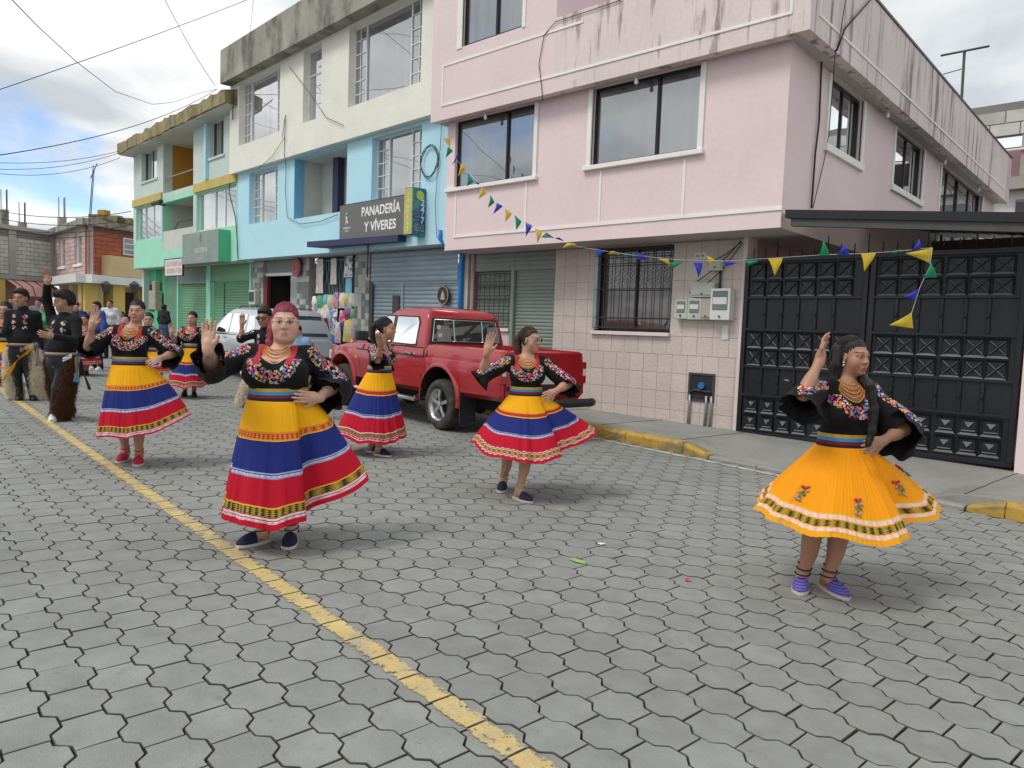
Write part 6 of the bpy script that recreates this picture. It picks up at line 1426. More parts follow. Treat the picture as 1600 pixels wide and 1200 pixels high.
def emb_mat(name, base, pal, scale=42, sheen=.02, thr=.42):
    """plain cloth with embroidered flowers where the 'emb' attribute is high"""
    if name in MATS: return MATS[name]
    m = bpy.data.materials.new(name); m.use_nodes = True; MATS[name] = m; nt, N, L = nodes_of(m); b = N['Principled BSDF']
    tc = N.new('ShaderNodeTexCoord'); vo = N.new('ShaderNodeTexVoronoi'); vo.inputs['Scale'].default_value = scale; L.new(tc.outputs['Object'], vo.inputs['Vector'])
    sp = N.new('ShaderNodeSeparateColor'); L.new(vo.outputs['Color'], sp.inputs[0]); rp = N.new('ShaderNodeValToRGB'); rp.color_ramp.interpolation = 'CONSTANT'
    e = rp.color_ramp.elements
    for i, c in enumerate(pal):
        el = e[0] if i == 0 else (e[1] if i == 1 else e.new(i/len(pal)))
        el.position = i/len(pal); el.color = (*c, 1)
    L.new(sp.outputs[0], rp.inputs[0])
    a = N.new('ShaderNodeAttribute'); a.attribute_name = 'emb'
    nz = N.new('ShaderNodeTexNoise'); nz.inputs['Scale'].default_value = 60; L.new(tc.outputs['Object'], nz.inputs['Vector'])
    ad = N.new('ShaderNodeMath'); ad.operation = 'ADD'; L.new(a.outputs['Fac'], ad.inputs[0]); sb = N.new('ShaderNodeMath'); sb.operation = 'MULTIPLY_ADD'; sb.inputs[1].default_value = .5; sb.inputs[2].default_value = -.25; L.new(nz.outputs[0], sb.inputs[0]); L.new(sb.outputs[0], ad.inputs[1])
    g1 = N.new('ShaderNodeMath'); g1.operation = 'GREATER_THAN'; g1.inputs[1].default_value = thr; L.new(ad.outputs[0], g1.inputs[0])
    g2 = N.new('ShaderNodeMath'); g2.operation = 'LESS_THAN'; g2.inputs[1].default_value = .56; L.new(vo.outputs['Distance'], g2.inputs[0])
    mu = N.new('ShaderNodeMath'); mu.operation = 'MULTIPLY'; L.new(g1.outputs[0], mu.inputs[0]); L.new(g2.outputs[0], mu.inputs[1])
    mx = N.new('ShaderNodeMix'); mx.data_type = 'RGBA'; L.new(mu.outputs[0], mx.inputs[0]); mx.inputs[6].default_value = (*base, 1); L.new(rp.outputs[0], mx.inputs[7])
    br = N.new('ShaderNodeAttribute'); br.attribute_name = 'braid'; gb = N.new('ShaderNodeMath'); gb.operation = 'GREATER_THAN'; gb.inputs[1].default_value = .5; L.new(br.outputs['Fac'], gb.inputs[0])
    mb = N.new('ShaderNodeMix'); mb.data_type = 'RGBA'; L.new(gb.outputs[0], mb.inputs[0]); L.new(mx.outputs[2], mb.inputs[6]); mb.inputs[7].default_value = (.40, .035, .04, 1); L.new(mb.outputs[2], b.inputs['Base Color'])
    b.inputs['Roughness'].default_value = .85; b.inputs['Specular IOR Level'].default_value = .2; b.inputs['Sheen Weight'].default_value = sheen; b.inputs['Sheen Roughness'].default_value = .6
    n2 = N.new('ShaderNodeTexNoise'); n2.inputs['Scale'].default_value = 16; n2.inputs['Detail'].default_value = 5; n2.inputs['Distortion'].default_value = .8; L.new(tc.outputs['Object'], n2.inputs['Vector']); bp = N.new('ShaderNodeBump'); bp.inputs['Strength'].default_value = .45; bp.inputs['Distance'].default_value = .02; L.new(n2.outputs[0], bp.inputs['Height'])
    bp2 = N.new('ShaderNodeBump'); bp2.inputs['Strength'].default_value = .5; bp2.inputs['Distance'].default_value = .003; L.new(mu.outputs[0], bp2.inputs['Height']); L.new(bp.outputs[0], bp2.inputs['Normal']); L.new(bp2.outputs[0], b.inputs['Normal'])
    return m
PAL = [(.62, .03, .16), (.75, .20, .04), (.10, .12, .42), (.70, .10, .30), (.62, .42, .06), (.10, .30, .14), (.55, .58, .62), (.05, .28, .50), (.72, .28, .10)]
M_blouse = emb_mat('black_blouse', (.008, .008, .0095), PAL, 66)
M_shirt = emb_mat('black_shirt', (.009, .0095, .013), [(.62, .05, .20), (.68, .30, .28), (.45, .42, .25), (.10, .25, .12), (.60, .55, .5), (.5, .12, .1)], 34)
def skirt_mat(name, bands, pleat=0):
    """bands = [(v_end, colour, alt_colour or None, pattern frequency)] from waist (0) to hem (1)"""
    if name in MATS: return MATS[name]
    m = bpy.data.materials.new(name); m.use_nodes = True; MATS[name] = m; nt, N, L = nodes_of(m); b = N['Principled BSDF']
    sv = N.new('ShaderNodeAttribute'); sv.attribute_name = 'sv'; sa = N.new('ShaderNodeAttribute'); sa.attribute_name = 'sa'
    rs = []
    for q in (1, 2):
        r = N.new('ShaderNodeValToRGB'); r.color_ramp.interpolation = 'CONSTANT'; e = r.color_ramp.elements; p0 = 0.
        for i, bd in enumerate(bands):
            c = bd[q] if bd[q] is not None else bd[1]
            el = e[0] if i == 0 else (e[1] if i == 1 else e.new(p0))
            el.position = p0; el.color = (*c, 1); p0 = bd[0]
        L.new(sv.outputs['Fac'], r.inputs[0]); rs.append(r)
    # trim pattern: small diamonds along the ribbon
    def mth(op, a, b_=None):
        x = N.new('ShaderNodeMath'); x.operation = op
        for i, v in enumerate((a, b_)):
            if v is None: continue
            if isinstance(v, (int, float)): x.inputs[i].default_value = v
            else: L.new(v, x.inputs[i])
        return x.outputs[0]
    w = mth('ADD', mth('SINE', mth('MULTIPLY', sa.outputs['Fac'], 150.)), mth('SINE', mth('MULTIPLY', sv.outputs['Fac'], 420.)))
    nz = N.new('ShaderNodeTexNoise'); nz.inputs['Scale'].default_value = 90; tc = N.new('ShaderNodeTexCoord'); L.new(tc.outputs['Object'], nz.inputs['Vector'])
    msk = mth('GREATER_THAN', mth('ADD', w, mth('MULTIPLY', nz.outputs[0], 1.4)), .75)
    mx = N.new('ShaderNodeMix'); mx.data_type = 'RGBA'; L.new(msk, mx.inputs[0]); L.new(rs[0].outputs[0], mx.inputs[6]); L.new(rs[1].outputs[0], mx.inputs[7]); L.new(mx.outputs[2], b.inputs['Base Color'])
    b.inputs['Roughness'].default_value = .78; b.inputs['Specular IOR Level'].default_value = .25; b.inputs['Sheen Weight'].default_value = .0
    cmb = N.new('ShaderNodeCombineXYZ'); L.new(sa.outputs['Fac'], cmb.inputs[0]); L.new(sv.outputs['Fac'], cmb.inputs[1]); mp = N.new('ShaderNodeMapping'); mp.inputs['Scale'].default_value = (28, 1.6, 1); L.new(cmb.outputs[0], mp.inputs[0])
    n2 = N.new('ShaderNodeTexNoise'); n2.inputs['Scale'].default_value = 1; n2.inputs['Detail'].default_value = 3; L.new(mp.outputs[0], n2.inputs['Vector']); bp = N.new('ShaderNodeBump'); bp.inputs['Strength'].default_value = .35; bp.inputs['Distance'].default_value = .02; L.new(n2.outputs[0], bp.inputs['Height']); L.new(bp.outputs[0], b.inputs['Normal'])
    return m
YEL, BLU, RED = (.80, .385, .003), (.012, .022, .165), (.46, .003, .020)
WHT, LBL, BLK, GLD, MAR = (.62, .58, .60), (.30, .38, .58), (.025, .02, .018), (.42, .30, .03), (.18, .015, .02)
def tri(y, b, r, style):
    """yellow-blue-red skirt; y,b,r = band ends"""
    if style == 'gold': hem = [(r+.012, (.75, .36, .02), None), (r+.075, BLK, GLD), (r+.085, RED, None), (r+.100, WHT, None), (r+.108, RED, None), (r+.128, WHT, (.6, .3, .35)), (1.01, RED, None)]
    elif style == 'green': hem = [(r+.012, WHT, None), (r+.075, (.10, .12, .05), (.42, .10, .04)), (r+.085, WHT, RED), (r+.100, RED, None), (r+.112, WHT, (.6, .3, .35)), (1.01, RED, None)]
    else: hem = [(r+.015, RED, WHT), (r+.03, WHT, RED), (r+.085, (.20, .06, .03), GLD), (r+.10, WHT, RED), (r+.12, RED, WHT), (1.01, RED, None)]
    return [(y-.075, YEL, None), (y-.062, (.70, .22, .02), None), (y-.015, (.42, .03, .02), (.70, .25, .03) if style == 'gold' else (.42, .03, .02)), (y, YEL, None),
            (b-.04, BLU, None), (b-.03, LBL, None), (b-.02, BLU, MAR), (b-.004, LBL, WHT), (b+.006, (.25, .30, .5), None), (r, RED, None)]+hem
M_navyshoe = pm('navy_canvas', (.012, .016, .05), .85, .15, 20, .3, 300); M_sole = pm('rope_sole', (.55, .50, .42), .9, .1, 20, .3, 200); M_redshoe = pm('red_canvas', (.42, .02, .05), .8, .15, 20); M_whshoe = pm('white_shoe', (.62, .62, .60), .6, .1, 15); M_blshoe = pm('black_shoe', (.012, .012, .013), .5)
M_stripe = pm('striped_shoe', (.035, .04, .34), .8, .1, 20)
def _stripes():
    nt, N, L = nodes_of(M_stripe); b = N['Principled BSDF']; g = N.new('ShaderNodeNewGeometry'); w = N.new('ShaderNodeTexWave'); w.wave_type = 'BANDS'; w.bands_direction = 'Z'; w.inputs['Scale'].default_value = 26; L.new(g.outputs['Position'], w.inputs['Vector'])
    r = N.new('ShaderNodeValToRGB'); r.color_ramp.interpolation = 'CONSTANT'; e = r.color_ramp.elements; e[0].color = (.03, .04, .36, 1); e[1].position = .55; e[1].color = (.45, .10, .12, 1); x = e.new(.70); x.color = (.45, .42, .5, 1); x = e.new(.82); x.color = (.05, .10, .42, 1); L.new(w.outputs['Fac'], r.inputs[0]); L.new(r.outputs[0], b.inputs['Base Color'])
_stripes()
M_gold = pm('gold_beads', (.62, .24, .03), .35, .25, 60, spec=.6); M_pearl = pm('pearl', (.75, .72, .68), .25); M_lace = pm('dark_lace', (.02, .018, .016), .8); M_rope = pm('cream_lace', (.55, .45, .36), .8)
M_redtrim = pm('red_braid', (.50, .04, .04), .75, .2, 60); M_pants = pm('black_trousers', (.013, .013, .014), .7, .2, 6, .3, 40); M_leather = pm('black_leather', (.014, .014, .016), .38, .2, 6, .3, 30)
M_lens = glass('dark_lens', (.01, .008, .008), .10); M_rim = pm('gold_rim', (.62, .45, .35), .3, metal=.6)
RH = nrm([RT[0], RT[1], 0]); FH = np.array([-RH[1], RH[0], 0.0])          # level axes: image right, away from the camera
if FH@FW < 0: FH = -FH
ZZ = np.array([0, 0, 1.0])
def yawvec(deg): a = math.radians(deg); return -FH*math.cos(a)+RH*math.sin(a)   # 0 = facing the camera, 90 = facing image right
def at_depth(px, py, t): return EYEP+ray(px, py)*t
def reach(A, px, py, length, sg):
    r = ray(px, py); o = EYEP-A; a = r@r; b = 2*(r@o); c = o@o-length*length; q = b*b-4*a*c
    if q <= 0: return EYEP+r*(-b/(2*a))
    return EYEP+r*((-b+sg*math.sqrt(q))/(2*a))
def hand_prims(W_, tip, pn, thumb, q, curl=.25, spread=.10, fist=False):
    """palm, four separate bent fingers and a thumb from the side of the palm"""
    d = nrm(tip-W_); n = nrm(pn-d*(pn@d)); s = np.cross(d, n); s = s if s@thumb > 0 else -s      # s points to the thumb side
    R = np.array([s, n, d]); P = [P_ell(W_+d*.048*q, (.039*q, .015*q, .054*q), R, .015), P_cap(W_-d*.02*q, W_+d*.03*q, .024*q, .028*q, .02)]
    for off, ln, ba in ((.029, .066, .088), (.010, .076, .094), (-.010, .071, .091), (-.028, .055, .083)):
        b = W_+d*ba*q+s*off*q; dr = nrm(d+s*spread*off/.03*.6+n*curl*.3); k1 = b+dr*ln*.45*q
        dr2 = nrm(dr+n*curl*1.0); k2 = k1+dr2*ln*.32*q; dr3 = nrm(dr2+n*curl*.9); k3 = k2+dr3*ln*.25*q
        P += [P_cap(b-d*.018*q, k1, .0092*q, .0085*q, .006), P_cap(k1, k2, .0085*q, .0078*q, .005), P_cap(k2, k3, .0078*q, .0068*q, .005)]
    b = W_+d*.022*q+s*.026*q; m = b+nrm(d*.75+s*.75+n*.25)*.040*q; e = m+nrm(d*.95+s*.35+n*.3)*.032*q
    P += [P_cap(b, m, .0135*q, .0108*q, .012), P_cap(m, e, .0105*q, .0082*q, .006)]
    return P
def ring_mesh(name, c, ax, ay, rx, ry, zs, mats, mi, parent, n=48, tilt=0):
    V, Fc, mt = [], [], []
    for i, z in enumerate(zs):
        for k in range(n):
            t = 2*math.pi*k/n; V.append(c+ax*rx[i]*math.cos(t)+ay*ry[i]*math.sin(t)+ZZ*(z+tilt*math.cos(t)))
    for i in range(len(zs)-1):
        for k in range(n): Fc.append((i*n+k, i*n+(k+1) % n, (i+1)*n+(k+1) % n, (i+1)*n+k)); mt.append(mi[i])
    o = mk(name, V, Fc, mats, parent, smooth=True, recalc=False, mi=mt); return o
def beads(name, strands, r, mat, parent):
    V, Fc = [], []
    for pts in strands:
        pts = np.array(pts); seg = np.linalg.norm(np.diff(pts, axis=0), axis=1); L_ = np.concatenate([[0], np.cumsum(seg)]); m = int(L_[-1]/(r*1.7))
        for s in np.linspace(0, L_[-1], max(m, 2)):
            c = np.array([np.interp(s, L_, pts[:, q]) for q in range(3)]); b = len(V)
            V += [c+r*np.array(v) for v in ((1, 0, 0), (-1, 0, 0), (0, 1, 0), (0, -1, 0), (0, 0, 1), (0, 0, -1))]
            Fc += [(b+x, b+y, b+z) for x, y, z in ((0, 2, 4), (2, 1, 4), (1, 3, 4), (3, 0, 4), (2, 0, 5), (1, 2, 5), (3, 1, 5), (0, 3, 5))]
    return mk(name, V, Fc, mat, parent, smooth=True, recalc=False)
def shoe(heel, toe, parent, kind, q=1.0):
    d = nrm((toe-heel)*[1, 1, 0]); s = np.cross(ZZ, d); L_ = max(np.linalg.norm((toe-heel)[:2]), .20)*1.0; L_ = min(L_, .26*q)
    heel = np.array([heel[0], heel[1], 0])+ZZ*(heel[2])
    def outline(f, w=1.0): # half width along the sole
        return w*(.030+.016*math.sin(min(f, 1)*math.pi*.95)+.006*f)*math.sqrt(max(0.0, 1-max(0, (f-.78)/.22)**2))*math.sqrt(max(0.0, 1-max(0, (.12-f)/.12)**2))*q
    gz_ = lambda p: gz(p[0])
    fs = np.concatenate([np.linspace(0, .15, 5), np.linspace(.2, .8, 9), np.linspace(.84, 1, 7)])
    def pt(f, a, z): p = heel+d*(f*L_-.02)+s*a; p = np.array([p[0], p[1], 0]); return np.array([p[0], p[1], gz(p[0])+z])
    V, Fc = [], []; m = len(fs)
    for f in fs:
        w = outline(f, 1.06)
        for a, z in ((-w*.94, .002), (-w, .010), (-w*.98, .022), (w*.98, .022), (w, .010), (w*.94, .002)): V.append(pt(f, a, z))
    for i in range(m-1):
        for k in range(6): Fc.append((i*6+k, i*6+(k+1) % 6, (i+1)*6+(k+1) % 6, (i+1)*6+k))
    Fc += [tuple(range(6)), tuple(range((m-1)*6, m*6))]
    up = {'navy': M_navyshoe, 'red': M_redshoe, 'stripe': M_stripe, 'white': M_whshoe, 'black': M_blshoe}[kind]
    sh = mk('shoe', V, Fc, M_sole if kind in ('navy', 'stripe', 'red') else (M_whshoe if kind == 'white' else M_blshoe), parent, smooth=False)
    # upper: toe cap (espadrille) or full shoe
    f0 = .50 if kind in ('navy', 'stripe', 'red') else .0
    V, Fc = [], []; n = 11; ff = [f0+(1-f0)*x for x in np.linspace(0, .995, 12)]
    for f in ff:
        w = outline(f, 1.0)*.99; hgt = (.062*(1-((f-.5)/.52)**2)*q+.004 if f0 else (.085*(1-max(0, (f-.25)/.78)**1.6))*q+.012); hgt = max(hgt, .012)
        for k in range(n):
            t = math.pi*k/(n-1); V.append(pt(f, -w*math.cos(t), .020+hgt*math.sin(t)**.8))
    for i in range(len(ff)-1):
        for k in range(n-1): Fc.append((i*n+k, i*n+k+1, (i+1)*n+k+1, (i+1)*n+k))
    if not f0: Fc.append(tuple(range(n)))
    mk('shoe_upper', V, Fc, up, sh, smooth=True)
    return sh
def skirt(c, zw, rx, ry, La, Fa, hem, mat, parent, npl, amp, prof=.85, seed=1, folds=.02, nv=64, nphi=300, lift=0.0, name='skirt', motifs=()):
    """c: waist centre; hem: [(phi, radius, z above the ground at c)], phi 0 = image right, 90 = away"""
    rng = np.random.default_rng(seed); h = sorted(hem); ph = np.array([q[0] for q in h], float); Rr = np.array([q[1] for q in h]); Zr = np.array([q[2] for q in h])
    phx = np.concatenate([ph-360, ph, ph+360]); g = np.linspace(0, 360, nphi, endpoint=False)
    def per(v):
        f = np.interp(g, phx, np.tile(v, 3)); k = np.exp(-.5*(np.arange(-12, 13)/2.0)**2); k /= k.sum(); return np.convolve(np.concatenate([f[-12:], f, f[:12]]), k, 'valid')
    R_, Z_ = per(Rr), per(Zr); gr = np.radians(g)
    ph0 = rng.uniform(0, 6.28, 5); warp = gr+.22*np.sin(2*gr+ph0[2])+.10*np.sin(5*gr+ph0[3]); fold = sum((1-1.6*np.abs(np.sin(warp*f/2+p))**.8+.4)*a for f, p, a in zip((6, 9, 13, 17), ph0, (.42, .36, .24, .12)))
    pw = gr+.05*np.sin(3*gr+ph0[0]); pl = np.abs((pw*npl/math.pi) % 2-1)*2-1
    vs = np.linspace(0, 1, nv); V = np.zeros((nv, nphi, 3)); g0 = gz(c[0])
    dirx = np.cos(gr)[:, None]*RH+np.sin(gr)[:, None]*FH
    cl = dirx@La; cf = dirx@Fa; rw = 1/np.sqrt((cl/rx)**2+(cf/ry)**2)
    for i, v in enumerate(vs):
        e = v**prof; sw_ = np.roll(fold, int(8*math.sin(v*2.2))); r = rw+(R_-rw)*e+sw_*folds*(v**1.3)*(R_/.4)+pl*amp*(.25+.75*v)*min(1, v*6+.25)
        zh = Z_+g0; z = zw+(zh-zw)*(v**1.0)+(.012*np.sin(gr*7+ph0[1])-.018*fold)*v*v
        V[i] = np.array([c[0], c[1], 0])+dirx*r[:, None]+z[:, None]*ZZ
    Vf = V.reshape(-1, 3); Fc = []
    idx = np.arange(nphi); nx = (idx+1) % nphi
    Fq = np.concatenate([np.stack([i*nphi+idx, i*nphi+nx, (i+1)*nphi+nx, (i+1)*nphi+idx], 1) for i in range(nv-1)])
    me = bpy.data.meshes.new(name); me.from_pydata((Vf-org(parent)).tolist(), [], Fq.tolist()); me.polygons.foreach_set('use_smooth', [True]*len(me.polygons))
    a = me.attributes.new('sv', 'FLOAT', 'POINT'); a.data.foreach_set('value', np.repeat(vs, nphi).astype(np.float32))
    a = me.attributes.new('sa', 'FLOAT', 'POINT'); a.data.foreach_set('value', np.tile(gr*.35, nv).astype(np.float32))
    o = link(name, me, mat, parent); ORIG[o.name] = org(parent)
    for k_, (ph_, v_) in enumerate(motifs):                 # little embroidered sprigs
        i_, j_ = int(v_*(nv-1)), int(ph_/360*nphi) % nphi; p_ = V[i_, j_]; nn_ = nrm(np.cross(V[i_, (j_+1) % nphi]-p_, V[i_+1, j_]-p_)); nn_ = nn_ if nn_@dirx[j_] > 0 else -nn_; tx = nrm(V[i_, (j_+1) % nphi]-p_); tz = nrm(p_-V[i_+1, j_])
        for q_, (m_, cl) in enumerate(((M_redtrim, [(0, .02), (.012, .026), (-.012, .024)]), (pm('sprig_green', (.10, .22, .10), .8), [(0, 0), (.01, -.014), (-.006, -.024)]), (pm('sprig_grey', (.30, .32, .34), .8), [(-.014, -.004), (.016, .006), (-.018, -.034), (.0, -.04)]))):
            beads('motif', [[p_+nn_*.010+tx*a_*1.3+tz*b_*1.3, p_+nn_*.010+tx*(a_*1.3+.004)+tz*(b_*1.3+.004)] for a_, b_ in cl], .009, m_, o)
    return o
STRIPE = {}
def belt_mats():
    if not STRIPE: STRIPE['m'] = [pm('belt_ochre', (.50, .30, .04), .8, .15, 30), pm('belt_blue', (.03, .26, .46), .8, .15, 30), pm('belt_maroon', (.17, .01, .045), .8, .15, 30), pm('belt_black', (.012, .012, .014), .8)]
    return STRIPE['m']
BODYC = {}
def person(label, S):
    G = S.get('group', 'dancers in the street parade'); q = S.get('q', 1.0); fem = S.get('sex', 'f') == 'f'
    feet = [(gs(*h), gs(*t)) for h, t in S['feet']] if not S.get('feet3') else S['feet3']
    root = sum((f[0]+f[1])/2 for f in feet)/len(feet); t0 = S.get('t0', (root-EYEP)@FW)+S.get('dt', 0)
    E = empty('person', (root[0], root[1], gz(root[0])), label, 'person', G); O_ = ORIG[E.name]
    loc = lambda p: np.asarray(p, float)-O_
    J = lambda p, dd=0: np.array(p, float) if len(p) == 3 and isinstance(p, np.ndarray) else at_depth(p[0], p[1], t0+dd)
    F = yawvec(S['yaw']); Lp = np.cross(ZZ, F)
    N_ = J(S['neck']); W_ = J(S['waist']); up = nrm(N_-W_); tl = np.linalg.norm(N_-W_)
    Fh0 = yawvec(S['hyaw']); pit = math.radians(S.get('hpitch', 0)); Fh = nrm(Fh0*math.cos(pit)+ZZ*math.sin(pit)); Lh = nrm(np.cross(ZZ, Fh0)); Uh = np.cross(Fh, Lh)
    rl = math.radians(S.get('hroll', 0)); Lh, Uh = Lh*math.cos(rl)+Uh*math.sin(rl), Uh*math.cos(rl)-Lh*math.sin(rl)
    hx, hy, hp = S['head']; Hc = S['head3'] if 'head3' in S else at_depth(hx, hy, t0+S.get('hd', -.02))
    hs = (hp*t0/F_PX if hp > 1 else hp)/.242; Rh = np.array([Lh, Fh, Uh]); Rt = np.array([Lp, F, up])
    hf = lambda x, y, z: loc(Hc)+hs*(Lh*x+Fh*y+Uh*z)
    sw, ww, wd, bust, hip, arm = S.get('sw', .155), S.get('ww', .13), S.get('wd', .105), S.get('bust', 1.0), S.get('hip', .165), S.get('arm', 1.0)
    Nl, Wl = loc(N_), loc(W_)
    fat = S.get('fat', 1.0)
    # ---- head
    wf = S.get('facew', 1.0)
    def he(x, y, z, a, b, c, k=.02, sub=False): return P_ell(hf(x, y, z), np.array([a, b, c])*hs, Rh, k*hs, sub)
    def hc(a, b, r1, r2, k=.012): return P_cap(hf(*a), hf(*b), r1*hs, r2*hs, k*hs)
    HD = [he(0, -.016, .036, .073, .090, .082), he(0, .018, -.028, .060*wf, .068, .082, .03), he(0, .034, -.074, .046*wf, .042, .034, .03), he(0, .064, -.098, .020*wf, .018, .016, .025),
          he(.037*wf, .050, -.034, .027*wf, .026, .030, .03), he(-.037*wf, .050, -.034, .027*wf, .026, .030, .03), hc((-.030, .074, .020), (.030, .074, .020), .013, .013, .02),
          he(.031, .0955, .003, .017, .013, .0095, .012, True), he(-.031, .0955, .003, .017, .013, .0095, .012, True),
          he(.031, .0735, .002, .0140, .0135, .0105, .006), he(-.031, .0735, .002, .0140, .0135, .0105, .006),
          hc((0, .080, .010), (0, .099 if fem else .103, -.028), .0070, .0105 if fem else .012, .018), he(.0105, .089, -.033, .0078, .010, .0068, .010), he(-.0105, .089, -.033, .0078, .010, .0068, .010),
          hc((-.017, .082, -.066), (.017, .082, -.066), .007, .007, .010), hc((-.013, .083, -.075), (.013, .083, -.075), .0078, .0078, .008), he(0, .099, -.0705, .024, .012, .0022, .004, True),
          he(.074, -.006, -.006, .009, .020, .031, .006), he(-.074, -.006, -.006, .009, .020, .031, .006)]
    nr = (.046 if fem else .058)*S.get('neckr', 1.0)
    ND = [P_cap(Nl-up*.05, hf(0, -.022, -.05), nr*1.12, nr, .03)]
    if fat > 1.2: HD.append(he(0, .028, -.094, .055, .045, .025, .04))
    # ---- torso
    sh = {}
    ps = proj(N_+Lp*sw)[0]; sA, sB = (-1, 1) if ps > proj(N_-Lp*sw)[0] else (1, -1)       # A = image left
    sh['A'] = Nl+Lp*sw*sA-up*.035+S.get('shA', 0)*up; sh['B'] = Nl+Lp*sw*sB-up*.035+S.get('shB', 0)*up
    T = [P_ell(Nl-up*tl*.42, (sw*.92*min(fat, 1.12), .098*fat, tl*.42), Rt, .05), P_ell(Wl+up*.02, (ww, wd, tl*.36), Rt, .06), P_cap(Nl-up*.02, sh['A'], .050, .052, .04), P_cap(Nl-up*.02, sh['B'], .050, .052, .04)]
    if fem: T += [P_ell(Nl-up*tl*.52+F*(.070*fat+.01)+Lp*x*.075*fat, np.array([.068, .062, .066])*bust, Rt, .035) for x in (-1, 1)]
    pel = Wl-ZZ*.15; T += [P_ell(pel, (hip, .125*fat, .15), np.array([Lp, F, ZZ]), .06)]
    # ---- legs
    LG, ank = [], []
    for i, (h, t) in enumerate(feet):
        h, t = loc(h), loc(t); fd = nrm((t-h)*[1, 1, 0]); a = h+fd*.045+ZZ*(.075+S.get('heelup', (0, 0))[i]); side = Lp*(1 if ((a-pel)@Lp) > 0 else -1)*.085
        if len(feet) == 2: o2 = loc(feet[1-i][0]); side = Lp*(.085 if (a-o2)@Lp > 0 else -.085)
        hj = pel+side-ZZ*.05; kd = nrm(F+fd*.5); k = (hj+a)/2+kd*S.get('knee', .04)+ZZ*.02
        cs = S.get('calf', 1.0); LG += [P_cap(hj, k, .088*cs, .056*cs, .03), P_cap(k, a, .050*cs, .033*cs, .03), P_ell(k*.62+a*.38-kd*.022, np.array([.046, .046, .11])*cs, np.array([np.cross(ZZ, kd), kd, nrm(k-a)]), .03)]
        LG += [P_cap(a, h+fd*.02+ZZ*.038, .031, .028, .015), P_cap(a-ZZ*.012, h+fd*.14+ZZ*.036, .030, .022, .02), P_cap(h+fd*.11+ZZ*.034, h+fd*.165+ZZ*.030, .021, .012, .015)]
        ank.append((a, k))
    # ---- arms
    AR, arms, fine = [], {}, [(loc(Hc), .14*hs, S.get('hres', .0032))]
    for key in ('A', 'B'):
        a = S.get('arm'+key)
        if a is None: continue
        s_ = sh[key]; lu, lf = a.get('lu', .265)*q, a.get('lf', .235)*q
        e = loc(reach(s_+O_, a['el'][0], a['el'][1], lu, a['el'][2])) if not isinstance(a['el'], np.ndarray) else loc(a['el'])
        w = loc(reach(e+O_, a['wr'][0], a['wr'][1], lf, a['wr'][2])) if not isinstance(a['wr'], np.ndarray) else loc(a['wr'])
        tip = loc(reach(w+O_, a['tip'][0], a['tip'][1], .17*q, a['tip'][2])) if not isinstance(a['tip'], np.ndarray) else loc(a['tip'])
        pn = a.get('palm', -FH); th = a.get('thumb', RH if key == 'A' else -RH)
        ar = arm*fat**.6
        AR += [P_cap(s_, e, .046*ar, .037*ar, .025), P_cap(e, w, .038*ar, .0235*ar, .025), P_ell(e*.72+w*.28, np.array([.038, .038, .075])*ar, np.array([nrm(np.cross(w-e, FH)), nrm(np.cross(np.cross(w-e, FH), w-e)), nrm(w-e)]), .02)]
        hq = q*a.get('hq', 1.05); AR += hand_prims(w, tip, pn, th, hq, a.get('curl', .22), a.get('spread', .12))
        arms[key] = (s_, e, w, tip); fine.append(((w+tip)/2, .11*q, S.get('fres', .005)))
    tone = np.array(S.get('tone', (.44, .25, .17))); lipc = np.array(S.get('lip', (.40, .10, .09))); hairc = np.array(S.get('hairc', (.012, .010, .010)))
    def color(co):
        C_ = np.tile(tone, (len(co), 1)); h = (co-loc(Hc))@Rh.T/hs; x, y, z = np.abs(h[:, 0]), h[:, 1], h[:, 2]; onh = (x < .1) & (np.abs(y) < .13) & (z > -.12) & (z < .15)
        def mixc(m, c, w=1.0): m = np.clip(m, 0, 1)*onh*w; C_[:] = C_*(1-m[:, None])+np.asarray(c)*m[:, None]
        mixc(1.2-np.sqrt(((x-.042)/.022)**2+((z+.032)/.02)**2), tone*[1.12, .82, .78], S.get('blush', .5)*(1.0))
        scal = (z > .062-.35*np.maximum(y-.04, -.2)*0+.0*y) & (y < .075); scal |= (y < -.005+.25*(z+.02)) & (z > -.055); mixc(scal.astype(float), hairc)
        f = y > .045
        mixc(f*((((x/.0225)**2+((z+.0695)/.0100)**2) < 1)), lipc)
        mixc(f*(np.abs(z-(.0285-9*(x-.033)**2)) < .0036)*(x > .013)*(x < .053), hairc*1.5+.01, .9)
        ev = ((x-.031)/.0150)**2+((z-.002)/.0052)**2; mixc(f*(ev < 2.6)*(z > .001), (.03, .018, .015), .9); mixc(f*(ev < 1), tone*.35+np.array([.22, .22, .22])); mixc(f*(ev < 1.3)*(((x-.031)**2+(z-.002)**2) < .0066**2), (.012, .008, .007))
        if S.get('shadow'): mixc(f*(np.sqrt(((x-.033)/.022)**2+((z-.014)/.010)**2) < 1)*(ev > 1.7), np.array(S['shadow']), .45)
        return C_
    body = skin('body', HD+ND+T+LG+AR, M_skin, E, S.get('res', .009), fine, color)
    # ---- hair
    hm = {'black': M_hair, 'red': M_hairred, 'brown': M_hairbr}[S.get('hair', 'black')]; hs_ = S.get('hstyle', 'tied')
    HR = [he(0, -.022, .040, .0775, .094, .0855, .02)]
    if hs_ == 'man': HR += [he(0, .012, .092, .060, .056, .032, .03), he(.028, .048, .082, .030, .030, .022, .02), he(-.030, .046, .084, .030, .030, .022, .02), he(.0, .055, .088, .02, .03, .02, .02), he(0, -.055, .0, .070, .055, .06, .03)]
    cut = [he(0, .100, -.030, .078, .086, .100, .022, True), he(0, .02, -.135, .12, .14, .085, .01, True)]
